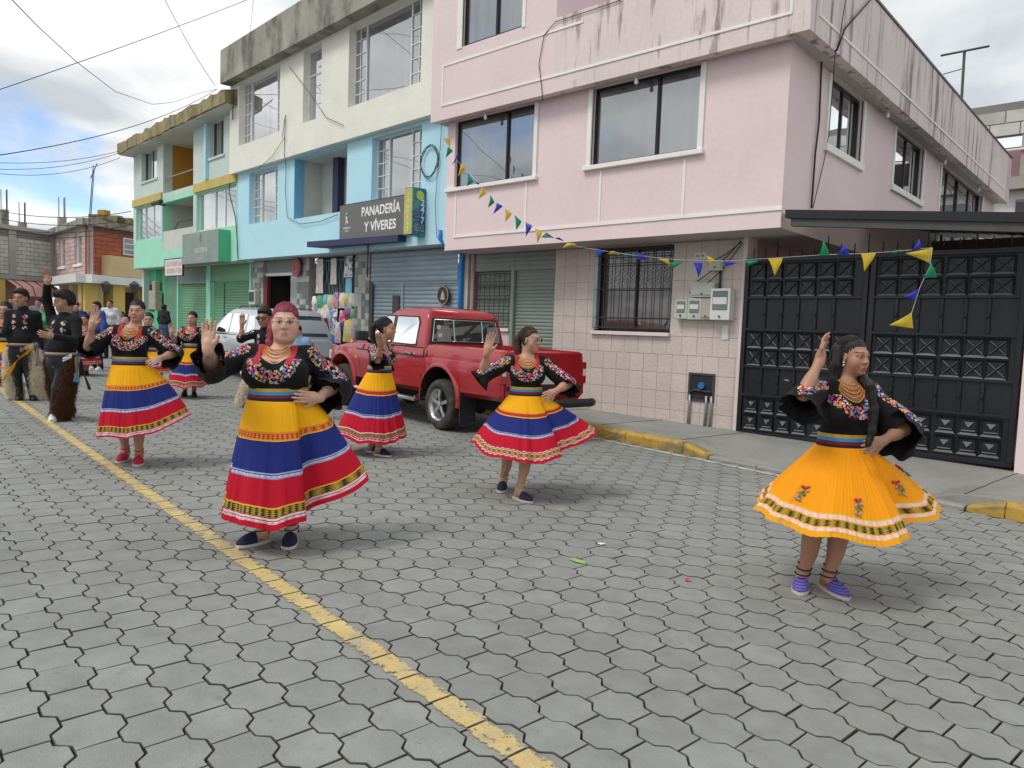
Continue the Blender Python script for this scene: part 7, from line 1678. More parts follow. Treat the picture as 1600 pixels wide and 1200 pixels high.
    if hs_ == 'man': cut = [he(0, .105, -.030, .075, .080, .092, .012, True), he(.08, .03, -.05, .03, .045, .065, .01, True), he(-.08, .03, -.05, .03, .045, .065, .01, True), he(0, .0, -.13, .12, .15, .075, .01, True)]
    HR += cut
    for (pts, r1, r2) in S.get('locks', []):
        pp = [hf(*p) if len(p) == 3 else loc(p[0]) for p in pts]
        for i in range(len(pp)-1): f1, f2 = i/(len(pp)-1), (i+1)/(len(pp)-1); HR.append(P_cap(pp[i], pp[i+1], (r1+(r2-r1)*f1)*hs, (r1+(r2-r1)*f2)*hs, .012))
    rng = np.random.default_rng(3)
    def strand(V):
        h = (V-loc(Hc))/hs; am = 2.2 if hs_ == 'man' else 1.3; return V+am*(np.sin(h[:, [0]]*420+h[:, [1]]*160+np.sin(h[:, [2]]*30)*2)*.0016+np.sin(h[:, [1]]*330-h[:, [0]]*90)*.0012)*nrm(np.array([1, 1, .2]))
    skin('hair', HR, hm, E, S.get('hairres', .0055), (), None, relax=0, noise=strand)
    # strands laid over the skull towards the knot, and along every lock
    if S.get('strandn', 150):
        ns = S.get('strandn', 150); rg = np.random.default_rng(11); c0 = np.array([0, -.022, .040]); rad = np.array([.0785, .095, .0868]); SV, SF = [], []
        def add(pts, r):
            v, f = tube_vf(pts, [r*(.12 if i == 0 else (.6 if i == 1 else .7+.3*math.sin(math.pi*min(1, (i+1)/len(pts))))) for i in range(len(pts))], 4, False); b0 = len(SV); SV.extend(v); SF.extend([tuple(i+b0 for i in q_) for q_ in f])
        for i in range(ns):
            if hs_ == 'man':
                az, el = math.radians(rg.uniform(-180, 180)), math.radians(rg.uniform(8, 85))
                if abs(az) < 1.2 and el < .75: el = rg.uniform(.75, 1.4)
                d0 = np.array([math.sin(az)*math.cos(el), math.cos(az)*math.cos(el), math.sin(el)]); d1 = nrm(d0+np.array([rg.normal(0, .25), .35+rg.normal(0, .2), -.15])*.8); pts = []
                for t in np.linspace(0, 1, 5): d_ = nrm(d0*(1-t)+d1*t); pts.append(hf(*(c0+rad*d_*(1.03+.05*t*rg.uniform(0, 1.2))))+O_)
                add(pts, .0032*hs)
            else:
                az = math.radians(rg.uniform(-118, 118)); ea = abs(math.degrees(az)); e0 = math.radians(np.interp(ea, [0, 35, 65, 90, 118], [56, 51, 33, 6, -12])+rg.normal(0, 2.5)); d0 = np.array([math.sin(az)*math.cos(e0), math.cos(az)*math.cos(e0), math.sin(e0)])
                d1 = nrm(np.array([rg.normal(0, .12), -1.0, rg.normal(.05, .15)])); om = math.acos(np.clip(d0@d1, -1, 1)); pts = []; wob = rg.normal(0, .002); lift = rg.uniform(1.0, 1.016)
                for t in np.linspace(0, 1, 10):
                    d_ = (math.sin((1-t)*om)*d0+math.sin(t*om)*d1)/math.sin(om); pts.append(hf(*(c0+rad*d_*lift+np.array([0, 0, wob*math.sin(math.pi*t)])))+O_)
                add(pts, rg.uniform(.0018, .0032)*hs)
        for (pts, r1, r2) in S.get('locks', []):
            pp = np.array([hf(*p) if len(p) == 3 else loc(p[0]) for p in pts])+O_
            for i in range(26):
                off = nrm(rg.normal(0, 1, 3))*rg.uniform(.7, 1.08); ph = rg.uniform(0, 6); tt = np.linspace(0, len(pp)-1, 16); add([np.array([np.interp(t, range(len(pp)), pp[:, q_]) for q_ in range(3)])+off*(r1+(r2-r1)*t/(len(pp)-1))*hs+RH*.004*math.sin(t*3+ph) for t in tt], rg.uniform(.002, .0034)*hs)
        mk('hair_strands', SV, SF, hm, E, smooth=True, recalc=False)
    # ---- shirt / blouse
    top = S.get('top', 'blouse')
    infl = S.get('infl', .012); B_ = []
    for p in T[:-1]:
        if p[0] == 'cap': B_.append(P_cap(p[1], p[2], p[3]+infl, p[4]+infl, p[5]))
        else: B_.append(P_ell(p[1], p[2]+infl, p[3], p[5]))
    if top == 'shirt': B_.append(P_ell(Wl-ZZ*.03, (ww+.022, wd+.022, .12), np.array([Lp, F, ZZ]), .05)); B_.append(P_cap(Nl-up*.02, Nl+up*.035, nr*1.35, nr*1.25, .02))
    subs, sl_lines, bells = [], [], []
    for key, (s_, e, w, tip) in arms.items():
        a = S['arm'+key]; fr, re, rn, dr = a.get('sl', (.2, .075, .09, .03) if top == 'blouse' else (.93, .052, .042, .01))
        re *= fat**.35; e2 = e-ZZ*dr; Q = e2+(w-e2)*fr-ZZ*dr*(0 if fr > .6 else .8) if fr > 0.02 else e2+nrm(e2-s_)*.03-ZZ*dr
        if top != 'blouse': B_ += [P_cap(s_, e2, .062, re, .03), P_cap(e2, Q, re, rn, .03)]
        else: B_ += [P_cap(s_, (s_+e)/2, .062*fat**.4, .056*fat**.4, .03)]; bells.append((key, s_, e2, Q, re, rn, dr))
        sl_lines.append((key, s_, e2))
    if top == 'blouse':
        nw = S.get('neckw', 1.0); subs += [P_ell(Nl+F*(.085+.03*(fat-1))-up*S.get('scoop', .016), (.078*nw, .10, .068*nw), Rt, .012, True), P_ell(Nl+up*.045, (.075*nw, .085, .075), Rt, .012, True)]
    zcut = Wl[2]-(.045 if top == 'blouse' else .10)
    prims = B_+[P_pln((0, 0, -1), -zcut)]+subs
    yk = S.get('yoke', 1.0)
    def emb(co):
        d = co-Nl; a_, f_, u_ = d@Lp, d@F, d@up; v = np.zeros(len(co))
        if top == 'blouse':
            rr = np.sqrt((a_/(.100*yk))**2+((u_+.055)/(.100*yk))**2); v = np.maximum(v, (1-np.abs(rr-1.08)/.55)*(f_ > 0)*(u_ < -.058)*1.35)
        else:
            for x in (-.075, .075): v = np.maximum(v, (1.25-np.abs(a_-x)/.034)*(f_ > 0)*(u_ < -.03)*(u_ > -.25)*(.75+.45*np.sin(u_*75)))
        for key, s_, e2 in sl_lines:
            o_ = nrm((-FH*.75+RH*(.7 if key == 'B' else -.3)+ZZ*.5)); A0 = s_+o_*.065; B1 = e2+o_*(.08 if top == 'blouse' else .05); ba = B1-A0; t = np.clip(((co-A0)@ba)/(ba@ba), .05, .95); dist = np.linalg.norm(co-A0-t[:, None]*ba, axis=1)
            if S.get('sleeve_emb', True): v = np.maximum(v, 1.25-dist/(.052*yk))
        return np.clip(v, 0, 1)
    def braid(co):
        d = co-Nl; a_, f_, u_ = np.abs(d@Lp), d@F, d@up; nw = S.get('neckw', 1.0)
        return ((a_ > .068*nw) & (a_ < .105*nw) & (u_ > -.095) & (f_ > -.02) & (u_ < .05)).astype(float)*(1.0 if top == 'blouse' and S.get('braid', True) else 0)
    bl = skin('blouse' if top == 'blouse' else 'shirt', prims, S.get('topm') or (M_blouse if top == 'blouse' else M_shirt), E, S.get('cres', .0085), (), None, {'emb': emb, 'braid': braid})
    for bi, (key, s_, e2, Q, re, rn, dr) in enumerate(bells):          # flared open sleeves
        mid = s_+(e2-s_)*.55; end = Q+nrm(Q-e2+1e-6*ZZ)*.015; ctl = np.array([s_+(e2-s_)*.12, s_+(e2-s_)*.35, mid, s_+(e2-s_)*.8, e2, (e2+Q)/2, Q, end]); rr0 = np.array([.052*fat**.4, .063*fat**.4, (.062*fat**.4+re)/2, re*.92, re, (re+rn)/2, rn, rn*1.06])
        m, nn = 34, 56; tt = np.linspace(0, 7, m); cp = np.stack([np.interp(tt, range(8), ctl[:, q_]) for q_ in range(3)], 1); ke = np.ones(5)/5
        cp = np.stack([np.convolve(np.pad(cp[:, q_], 2, 'edge'), ke, 'valid') for q_ in range(3)], 1); cr = np.convolve(np.pad(np.interp(tt, range(8), rr0), 2, 'edge'), ke, 'valid'); V = []; pa = ZZ+.3*FH
        for i in range(m):
            tg = nrm(cp[min(i+1, m-1)]-cp[max(i-1, 0)]); x_ = nrm(pa-tg*(pa@tg)); y_ = np.cross(tg, x_); pa = x_; v_ = i/(m-1)
            for k in range(nn):
                w_ = 2*math.pi*k/nn; r_ = cr[i]*(1+.10*v_**2*math.sin(5*w_+bi)+.06*v_**2*math.sin(9*w_+2)); sagz = -max(0, v_-.35)*.05*(1 if rn > .08 else .3)*(1-math.sin(w_)*0)
                V.append(cp[i]+(x_*math.cos(w_)+y_*math.sin(w_))*r_+ZZ*sagz*(0.5+.5*math.cos(w_+math.pi)))
        V = np.array(V); sl = mk('sleeve', V+O_, [(i*nn+k, i*nn+(k+1) % nn, (i+1)*nn+(k+1) % nn, (i+1)*nn+k) for i in range(m-1) for k in range(nn)], M_blouse, E, smooth=True, recalc=False)
        a_ = sl.data.attributes.new('emb', 'FLOAT', 'POINT'); a_.data.foreach_set('value', emb(V).astype(np.float32))
    # ---- necklace
    if S.get('necklace', fem):
        st = []
        for j in range(S.get('strands', 4)):
            a_, b_ = (.060+.008*j)*S.get('neckr', 1.0)**.7, .058+.012*j+.075*(fat-1); st.append([Nl+O_+Lp*a_*math.sin(t)+F*(b_*math.cos(t)*(.9 if math.cos(t) < 0 else 1.0)+.012)+up*(.030-.004*j-(.028+.020*j)*(max(0, math.cos(t)))**1.5) for t in np.linspace(-math.pi, math.pi, 60)])
        beads('necklace', st, .0075, M_gold, E)
    if S.get('earrings', fem):
        for x in (-1, 1): beads('earring', [[hf(.080*x, .0, -.038)+O_, hf(.080*x, .0, -.055)+O_]], .008, M_pearl, E)
    if S.get('glasses'):
        gk = S['glasses']; A = Acc(); lens = []
        for x in (-1, 1):
            c = hf(.033*x, .104, .001)+O_; u_ = nrm(Lh+Fh*(-.25)*x*1.0); pts = [c+hs*(u_*.026*math.cos(t)+Uh*.022*math.sin(t)) for t in np.linspace(0, 2*math.pi, 25)]; A.tube(pts, .0017*hs, 5, False); lens.append(pts)
            A.tube([hf(.058*x, .098, .006)+O_, hf(.078*x, .03, .006)+O_, hf(.079*x, -.01, .0)+O_], .0022*hs, 5)
        A.tube([hf(-.008, .109, .004)+O_, hf(0, .111, .007)+O_, hf(.008, .109, .004)+O_], .002*hs, 5); gl = A.build('glasses', M_rim if gk != 'black' else M_lace, E)
        for pts in lens:
            if gk != 'clear': mk('lens', pts[:-1], [tuple(range(24))], M_lens, gl, recalc=False)
    # ---- belt
    if S.get('belt', True):
        bx, by = ww+infl+.010, wd+infl+.010; zz = [-.048, -.024, -.004, .016, .036] if fem else [-.11, -.095, -.08, -.068, -.055]
        gx = [1.04, 1.03, 1.01, 1.0, 1.0] if fem else [1.10, 1.09, 1.08, 1.07, 1.06]
        ring_mesh('belt', W_, Lp, F, [bx*g for g in gx], [by*g for g in gx], zz, belt_mats(), [3, 2, 1, 0], E, tilt=S.get('btilt', 0))
    # ---- skirt, trousers, chaps
    if S.get('hem'):
        skirt(W_, W_[2]-.040, ww+.026, wd+.026, Lp, F, S['hem'], S['skm'], E, S.get('pleats', 60), S.get('pamp', .004), S.get('prof', .85), S.get('seed', 1), S.get('folds', .02), motifs=S.get('motifs', ()))
    if S.get('pants'):
        PR = [P_ell(pel+ZZ*.01, (hip+.008, .128*fat, .16), np.array([Lp, F, ZZ]), .05)]
        for (a, k), i in zip(ank, range(2)):
            o2 = ank[1-i][0]; side = Lp*(.085 if (a-o2)@Lp > 0 else -.085); hj = pel+side-ZZ*.05; PR += [P_cap(hj, k, .098, .070, .03), P_cap(k, a-ZZ*.01, .068, .055, .03)]
        skin('trousers', PR+[P_pln((0, 0, 1), Wl[2]-.07)], S['pants'], E, .011, ())
    if S.get('chaps'):
        mt, cc = S['chaps']; rng2 = np.random.default_rng(7)
        for (a, k), i in zip(ank, range(2)):
            o2 = ank[1-i][0]; sg = 1 if (a-o2)@Lp > 0 else -1; hj = pel+Lp*.10*sg-ZZ*.02; out = Lp*sg*.080-F*.035
            CH = [P_cap(hj+out*.6, k+out, .078, .086, .03), P_cap(k+out, a+out*.9+ZZ*.02, .086, .10, .03)]
            ch = skin('chaps', CH+[P_pln((0, 0, 1), pel[2]+.01)], mt, E, .014, (), None)
            me = ch.data; nv = len(me.vertices); co = np.empty(nv*3, np.float32); me.vertices.foreach_get('co', co); co = co.reshape(-1, 3); no = np.empty(nv*3, np.float32); me.vertices.foreach_get('normal', no); no = no.reshape(-1, 3)
            ii = rng2.integers(0, nv, 9000); b = co[ii]+rng2.normal(0, .006, (9000, 3)); n = no[ii]; dirn = n*.5+np.array([0, 0, -1.0])+rng2.normal(0, .35, (9000, 3)); dirn /= np.linalg.norm(dirn, axis=1)[:, None]
            ln = rng2.uniform(.03, .065, (9000, 1)); sd = np.cross(dirn, rng2.normal(0, 1, (9000, 3))); sd /= np.linalg.norm(sd, axis=1)[:, None]+1e-9
            V = np.stack([b+sd*.0035, b-sd*.0035, b+dirn*ln+n*.012], 1).reshape(-1, 3); m2 = bpy.data.meshes.new('fur'); m2.from_pydata(V.tolist(), [], [(3*j, 3*j+1, 3*j+2) for j in range(9000)])
            f_ = link('fur', m2, mt, ch); f_['kind'] = 'stuff'
    # ---- shoes and ankle laces
    for (h, t), (a, k) in zip(feet, ank):
        sh_ = shoe(h, t, E, S.get('shoe', 'navy'), q)
        if S.get('lace'):
            pts = []; ax_ = nrm(k-a)
            for j in range(46):
                tt = j/45; w = 2*math.pi*2.5*tt; c = a+O_+ax_*(.0+.075*abs(1-2*tt) if False else .085*tt-.01); x_ = nrm(np.cross(ax_, F)); y_ = np.cross(ax_, x_); pts.append(c+(x_*math.cos(w)+y_*math.sin(w))*(.040*S.get('calf', 1)))
            tube('ankle_lace', pts, .0042, S['lace'], E, n=5)
            fd = nrm((t-h)*[1, 1, 0]); tube('ankle_lace', [a+O_+fd*.04-ZZ*.005, h+fd*.10+ZZ*.065], .004, S['lace'], E, n=5)
    return E, dict(N=N_, W=W_, F=F, L=Lp, arms={k: [v+O_ for v in vv] for k, vv in arms.items()}, hf=lambda *p: hf(*p)+O_, hs=hs, t0=t0)
# ================================================================== the dancers
ORG = (.80, .29, .002)
M_sk_orange = skirt_mat('orange_skirt', [(.745, ORG, None), (.755, (.62, .42, .02), None), (.80, (.66, .42, .36), (.70, .55, .50)), (.815, ORG, None), (.885, (.03, .025, .012), GLD), (.895, ORG, None), (.935, (.66, .42, .36), (.72, .58, .52)), (1.01, ORG, (.62, .34, .01))])
tied = [([(0, -.10, .03), (0, -.125, -.02), (0, -.12, -.10), (0, -.10, -.20)], .035, .018)]
oP = lambda x, y: at_depth(x, y, 4.22-.165)
O_ = dict(feet=[((1253, 914), (1248, 933)), ((1283, 917), (1331, 942))], head=(1333, 557, 61), hyaw=27, hpitch=-1, neck=(1320, 601), waist=(1318, 685), yaw=8, sw=.148, ww=.128, wd=.10, q=.96, tone=(.40, .205, .13), lip=(.42, .03, .05), blush=1.0, shadow=(.45, .12, .10),
          armA=dict(el=(1256, 615, -1), wr=(1281, 563, 1), tip=(1289, 523, 1), sl=(.0, .085, .105, .03), palm=RH*.8-FH*.5, thumb=-FH+RH*.3, curl=.3, spread=.2),
          armB=dict(el=(1411, 671, 1), wr=(1377, 690, -1), tip=(1350, 700, -1), lu=.30, sl=(.30, .105, .135, .0), palm=FH, thumb=-ZZ, curl=.15),
          hair='black', locks=[([(.06, -.03, .04), (.085, -.02, -.05), (.095, .0, -.12), (oP(1360, 603),), (oP(1366, 640),), (oP(1363, 672),), (oP(1357, 694),)], .030, .018), ([(-.05, -.06, .04), (-.08, -.05, -.06), (-.085, -.05, -.15), (-.05, -.07, -.24)], .035, .03), ([(0, -.09, .03), (0, -.11, -.1), (.02, -.09, -.24)], .06, .04)],
          hem=[(180, .475, .47), (205, .47, .455), (225, .455, .44), (250, .43, .42), (275, .42, .40), (298, .42, .41), (312, .40, .43), (322, .28, .46), (331, .30, .48), (342, .50, .475), (352, .56, .53), (5, .565, .57), (22, .52, .60), (60, .40, .56), (90, .38, .52), (135, .42, .52)],
          skm=M_sk_orange, motifs=((212, .60), (262, .63), (338, .55), (8, .5)), pleats=90, pamp=.006, prof=.95, folds=.045, shoe='stripe', lace=M_lace, calf=1.05, strands=5, yoke=1.0, neckw=1.0, braid=False, scoop=.022, hres=.0026, seed=4)
dO, iO = person('woman in a pleated orange skirt and black embroidered blouse in front of the black gate', O_)
R_ = dict(feet=[((419, 846), (364, 858)), ((457, 843), (447, 864))], head=(446, 504, 61), hyaw=14, neck=(437, 547), waist=(436, 613), yaw=4, sw=.180, ww=.165, wd=.145, bust=1.38, hip=.19, fat=1.32, q=.98, facew=1.16, neckr=1.25, tone=(.56, .34, .245), lip=(.42, .15, .14), hairc=(.10, .02, .03),
          armA=dict(el=(331, 573, -1), wr=(325, 545, -1), tip=(327, 500, 0), lu=.29, sl=(.72, .075, .088, .02), palm=-FH, curl=.10, spread=.22),
          armB=dict(el=(526, 600, 1), wr=(497, 622, -1), tip=(461, 619, -1), lu=.28, sl=(.62, .10, .125, .01), palm=FH, thumb=-ZZ, curl=.12),
          hair='red', locks=[([(-.06, -.05, .02), (-.085, -.03, -.05), (-.09, .0, -.13), (-.085, .015, -.19)], .028, .016), ([(0, -.10, .03), (0, -.12, -.08), (0, -.1, -.2)], .05, .03)],
          hem=[(180, .30, .225), (205, .315, .215), (230, .32, .205), (255, .315, .195), (280, .32, .185), (302, .35, .195), (316, .36, .215), (326, .24, .25), (336, .27, .29), (345, .45, .345), (354, .53, .41), (4, .545, .465), (18, .52, .50), (40, .42, .45), (70, .32, .33), (100, .3, .28), (140, .3, .25)],
          skm=skirt_mat('tricolour_gold_trim', tri(.32, .605, .825, 'gold')), pleats=40, pamp=.0012, prof=.74, folds=.045, shoe='navy', lace=M_lace, calf=1.1, glasses='clear', earrings=False, neckw=1.15, yoke=1.12, btilt=.004, hres=.0026, seed=2)
dR, iR = person('woman with dyed red hair and glasses standing by the yellow line', R_)
S_ = dict(feet=[((787, 762), (780, 775)), ((805, 779), (834, 788))], head=(829, 531, 40), hyaw=52, neck=(822, 561), waist=(822, 610), yaw=8, sw=.142, ww=.118, wd=.098, q=.95, tone=(.46, .255, .17), lip=(.42, .10, .10),
          armA=dict(el=(755, 583, -1), wr=(761, 550, -1), tip=(769, 518, 0), sl=(.0, .070, .085, .015), palm=-FH, curl=.08, spread=.1),
          armB=dict(el=(888, 599, 1), wr=(865, 613, -1), tip=(849, 621, -1), lu=.27, sl=(.06, .075, .105, .01), palm=FH, thumb=-ZZ, curl=.15),
          hair='brown', locks=[([(0, -.10, .05), (-.01, -.14, .0), (-.02, -.13, -.1), (-.02, -.10, -.22)], .04, .028)],
          hem=[(180, .42, .46), (205, .43, .43), (230, .42, .40), (255, .405, .375), (280, .40, .365), (302, .41, .38), (318, .42, .40), (328, .33, .43), (337, .34, .45), (346, .47, .48), (355, .57, .55), (8, .61, .60), (24, .57, .62), (45, .44, .55), (70, .38, .48), (100, .36, .45), (140, .4, .47)],
          skm=skirt_mat('tricolour_white_trim', tri(.34, .635, .835, 'white')), pleats=100, pamp=.005, prof=.90, folds=.04, shoe='navy', lace=M_rope, calf=.95, glasses='sun', earrings=False, braid=True, strands=5, hres=.003, seed=6)
dS, iS = person('woman in sunglasses waving, tricolour skirt flying out behind the red pickup tailgate', S_)
E_ = dict(feet=[((586, 711), (613, 715)), ((575, 706), (598, 709))], head=(604, 514, 35), hyaw=80, neck=(595, 541), waist=(593, 576), yaw=72, sw=.14, ww=.108, wd=.105, q=.95, tone=(.42, .225, .145), lip=(.40, .10, .10),
          armA=dict(el=(590, 562, -1), wr=(595, 538, -1), tip=(590, 521, -1), sl=(.0, .065, .075, .01), palm=FH+RH*.3, thumb=RH, curl=.25),
          armB=dict(el=(603, 562, 1), wr=(600, 578, -1), tip=(598, 586, -1)), locks=[([(0, -.10, .06), (0, -.15, .02), (0, -.16, -.08), (0, -.13, -.20)], .035, .02)],
          hem=[(180, .435, .255), (205, .42, .22), (230, .38, .185), (255, .35, .165), (280, .33, .155), (305, .32, .165), (335, .30, .19), (0, .295, .205), (45, .30, .23), (90, .34, .26), (135, .42, .275)],
          skm=skirt_mat('tricolour_green_trim', tri(.325, .635, .845, 'green')), pleats=44, pamp=.003, prof=.92, folds=.034, shoe='navy', lace=M_rope, braid=False, necklace=False, earrings=False, hres=.0035, seed=8)
dE, iE = person('woman in profile with a hand at her ear beside the red pickup', E_)
W_ = dict(feet=[((199, 717), (166, 734)), ((218, 722), (210, 738))], head=(214, 486, 34), hyaw=10, neck=(208, 514), waist=(204, 563), yaw=5, sw=.150, ww=.132, wd=.105, q=.96, tone=(.45, .25, .175), lip=(.30, .02, .03), blush=.8,
          armA=dict(el=(138, 542, -1), wr=(144, 510, -1), tip=(151, 481, 0), lu=.27, sl=(.22, .085, .105, .02), palm=-FH, curl=.12, spread=.1),
          armB=dict(el=(273, 551, 1), wr=(248, 561, -1), tip=(231, 568, -1), lu=.27, sl=(.30, .085, .105, .01), palm=FH, thumb=-ZZ, curl=.15),
          locks=[([(0, -.10, .0), (.0, -.11, -.08)], .04, .03)],
          hem=[(180, .24, .285), (205, .26, .28), (230, .275, .285), (255, .28, .295), (280, .285, .295), (305, .31, .30), (325, .34, .335), (342, .42, .39), (353, .49, .43), (5, .525, .465), (20, .50, .49), (45, .38, .42), (80, .28, .36), (110, .26, .33), (145, .24, .30)],
          skm=skirt_mat('tricolour_gold_trim_b', tri(.355, .645, .845, 'gold')), pleats=40, pamp=.003, prof=.76, folds=.04, shoe='red', lace=M_redshoe, strands=5, yoke=1.05, hres=.0035, seed=9)
dW, iW = person('woman in red sandals waving at left, tricolour skirt swirling to one side', W_)
B_ = dict(feet=[((290, 618), (281, 623)), ((303, 619), (306, 627))], head=(300, 498, 22), hyaw=0, neck=(299, 514), waist=(300, 540), yaw=0, sw=.14, ww=.135, wd=.11, q=.92, tone=(.46, .26, .18),
          armA=dict(el=(273, 533, -1), wr=(268, 521, -1), tip=(266, 506, 0), sl=(.15, .08, .095, .02)), armB=dict(el=(324, 533, -1), wr=(321, 521, -1), tip=(319, 507, 0), sl=(.15, .08, .095, .02)), locks=tied,
          hem=[(180, .38, .25), (225, .36, .21), (270, .33, .19), (315, .30, .2), (0, .26, .23), (90, .3, .25), (135, .36, .25)], skm=skirt_mat('tricolour_green_trim_b', tri(.42, .69, .85, 'green')), pleats=40, pamp=.003, folds=.015, shoe='black', hres=.005, fres=.007, res=.011, cres=.011, strands=3, seed=11)
person('small distant woman with both hands raised beside the silver car', B_)
V_ = dict(feet=[((240, 597), (237, 602)), ((250, 598), (252, 604))], head=(232, 500, 23), hyaw=20, neck=(237, 517), waist=(243, 546), yaw=5, sw=.14, ww=.13, wd=.11, q=.92, tone=(.45, .25, .17), armA=dict(el=(220, 533, -1), wr=(219, 520, -1), tip=(219, 508, 0)), armB=dict(el=(258, 536, 1), wr=(252, 546, -1), tip=(247, 550, -1)), locks=tied,
          hem=[(180, .28, .22), (270, .3, .2), (330, .32, .23), (0, .34, .27), (30, .34, .3), (90, .28, .25)], skm=MATS['tricolour_gold_trim_b'], shoe='black', pleats=40, folds=.018, hres=.006, fres=.008, res=.012, cres=.012, seed=3, strands=3)
person('dancer half hidden behind the woman in red sandals', V_)
L_ = dict(feet=[((0, 599), (-8, 603)), ((7, 600), (8, 606))], head=(8, 485, 27), hyaw=12, neck=(9, 503), waist=(8, 531), yaw=5, sw=.15, ww=.135, wd=.11, q=.94, tone=(.42, .22, .15), armA=dict(el=(-16, 525, -1), wr=(-18, 508, -1), tip=(-18, 492, 0)), armB=dict(el=(27, 524, 1), wr=(20, 536, -1), tip=(12, 540, -1)), locks=tied,
          hem=[(180, .33, .3), (270, .33, .26), (0, .33, .3), (90, .3, .3)], skm=MATS['tricolour_green_trim_b'], shoe='red', lace=M_redshoe, hres=.006, fres=.008, res=.012, cres=.012, seed=5, strands=3)
person('woman dancer cut by the left edge behind the man in cream chaps', L_)
M_fur_b = pm('brown_fur', (.085, .032, .014), .9, .35, 14); M_fur_w = pm('cream_fur', (.74, .66, .52), .9, .15, 14)
M1 = dict(sex='m', feet=[((86, 656), (71, 667)), ((105, 652), (109, 665))], head=(100, 471, 35), hyaw=-45, hpitch=-12, neck=(101, 497), waist=(95, 543), yaw=-14, sw=.175, ww=.152, wd=.12, hip=.16, q=1.0, tone=(.36, .19, .125), lip=(.33, .14, .11), hstyle='man', top='shirt', earrings=False, sleeve_emb=False,
          armA=dict(el=(73, 466, 0), wr=(74, 444, -1), tip=(73, 425, 0), lu=.27, palm=-FH, spread=.15), armB=dict(el=(121, 531, -1), wr=(84, 526, -1), tip=(60, 521, 0), lu=.26, lf=.26, palm=FH, thumb=ZZ, curl=.5), pants=M_leather, chaps=(M_fur_b, 1), shoe='white', hres=.004, seed=1)
dM1, iM1 = person('man in brown fur chaps and white shoes raising one arm', M1)
M2 = dict(sex='m', feet=[((30, 624), (27, 633)), ((51, 624), (58, 632))], head=(32, 466, 30), hyaw=8, neck=(36, 488), waist=(34, 530), yaw=6, sw=.18, ww=.15, wd=.12, hip=.16, q=1.0, tone=(.36, .185, .12), lip=(.33, .14, .11), hstyle='man', top='shirt', earrings=False, sleeve_emb=False,
          armA=dict(el=(10, 516, -1), wr=(22, 541, -1), tip=(36, 547, -1), palm=FH, thumb=ZZ, curl=.3), armB=dict(el=(63, 519, 1), wr=(55, 538, -1), tip=(40, 545, -1), palm=FH, thumb=ZZ, curl=.3), pants=M_pants, chaps=(M_fur_w, 1), shoe='black', hres=.0045, fres=.006)
dM2, iM2 = person('man in cream fleece chaps with a yellow scarf, at the left', M2)
K_ = dict(sex='m', feet=[((388, 636), (382, 641)), ((408, 636), (411, 642))], head=(413, 496, 31), hyaw=-5, hpitch=-8, neck=(414, 519), waist=(415, 560), yaw=0, sw=.165, ww=.145, wd=.12, hip=.16, q=.98, tone=(.36, .18, .11), hstyle='man', top='shirt', earrings=False, glasses='black',
          armA=dict(el=(377, 528, -1), wr=(378, 508, 0), tip=(379, 486, 0), sl=(.06, .062, .066, .01)), armB=dict(el=(443, 545, 1), wr=(438, 562, 1), tip=(436, 575, 1)), pants=M_pants, chaps=(M_fur_w, 1), shoe='black', hres=.0045, fres=.006, res=.011, cres=.011)
person('man in sunglasses raising a hand behind the red-haired woman', K_)

def streamers():
    """woven sash ends and the yellow scarf hanging from the men's belts"""
    def ribbon(name, pts, w, mat, root, side, wave=.012):
        pts = [np.asarray(p, float) for p in pts]; V = []; n = 16
        t = np.linspace(0, len(pts)-1, n); P_ = np.array([[np.interp(x, range(len(pts)), [p[q] for p in pts]) for q in range(3)] for x in t])
        for i, p in enumerate(P_):
            ww_ = np.interp(i/(n-1), [0, 1], w) if hasattr(w, '__len__') else w
            for k in range(6): a = k/5-.5; V.append(p+side*a*ww_-FH*(wave*math.sin(k*2.1+i*.5)))
        mk(name, V, [(i*6+k, i*6+k+1, (i+1)*6+k+1, (i+1)*6+k) for i in range(n-1) for k in range(5)], mat, root, smooth=True, recalc=False)
    t = iM1['t0']-.16; sash = pm('woven_sash', (.06, .10, .18), .85, .2, 30, stain=(.42, .25, .04), stainv=(90, 90, 2), stains=(.5, .56, .9))
    ribbon('sash_end', [at_depth(121, 557, t), at_depth(121, 575, t), at_depth(119, 595, t)], .05, sash, dM1, RH); ribbon('sash_tassel', [at_depth(119, 583, t-.01), at_depth(119, 597, t-.01)], (.04, .06), pm('blue_tassel', (.03, .22, .42), .9), dM1, RH)
    ribbon('rope_end', [at_depth(125, 560, t+.1), at_depth(132, 585, t+.1), at_depth(140, 609, t+.1)], .03, M_lace, dM1, RH)
    ribbon('white_cloth', [at_depth(98, 562, t), at_depth(112, 556, t)], .05, M_whshoe, dM1, ZZ)
    t = iM2['t0']-.2; ribbon('yellow_scarf', [at_depth(52, 545, t), at_depth(36, 555, t-.02), at_depth(20, 570, t-.02), at_depth(8, 592, t)], (.20, .16), pm('yellow_scarf', YEL, .8, .12, 6), dM2, nrm(RH*.7+ZZ*.7), .02)
    ribbon('sash_end', [at_depth(56, 535, t), at_depth(58, 552, t), at_depth(60, 572, t)], .06, sash, dM2, RH)
streamers()

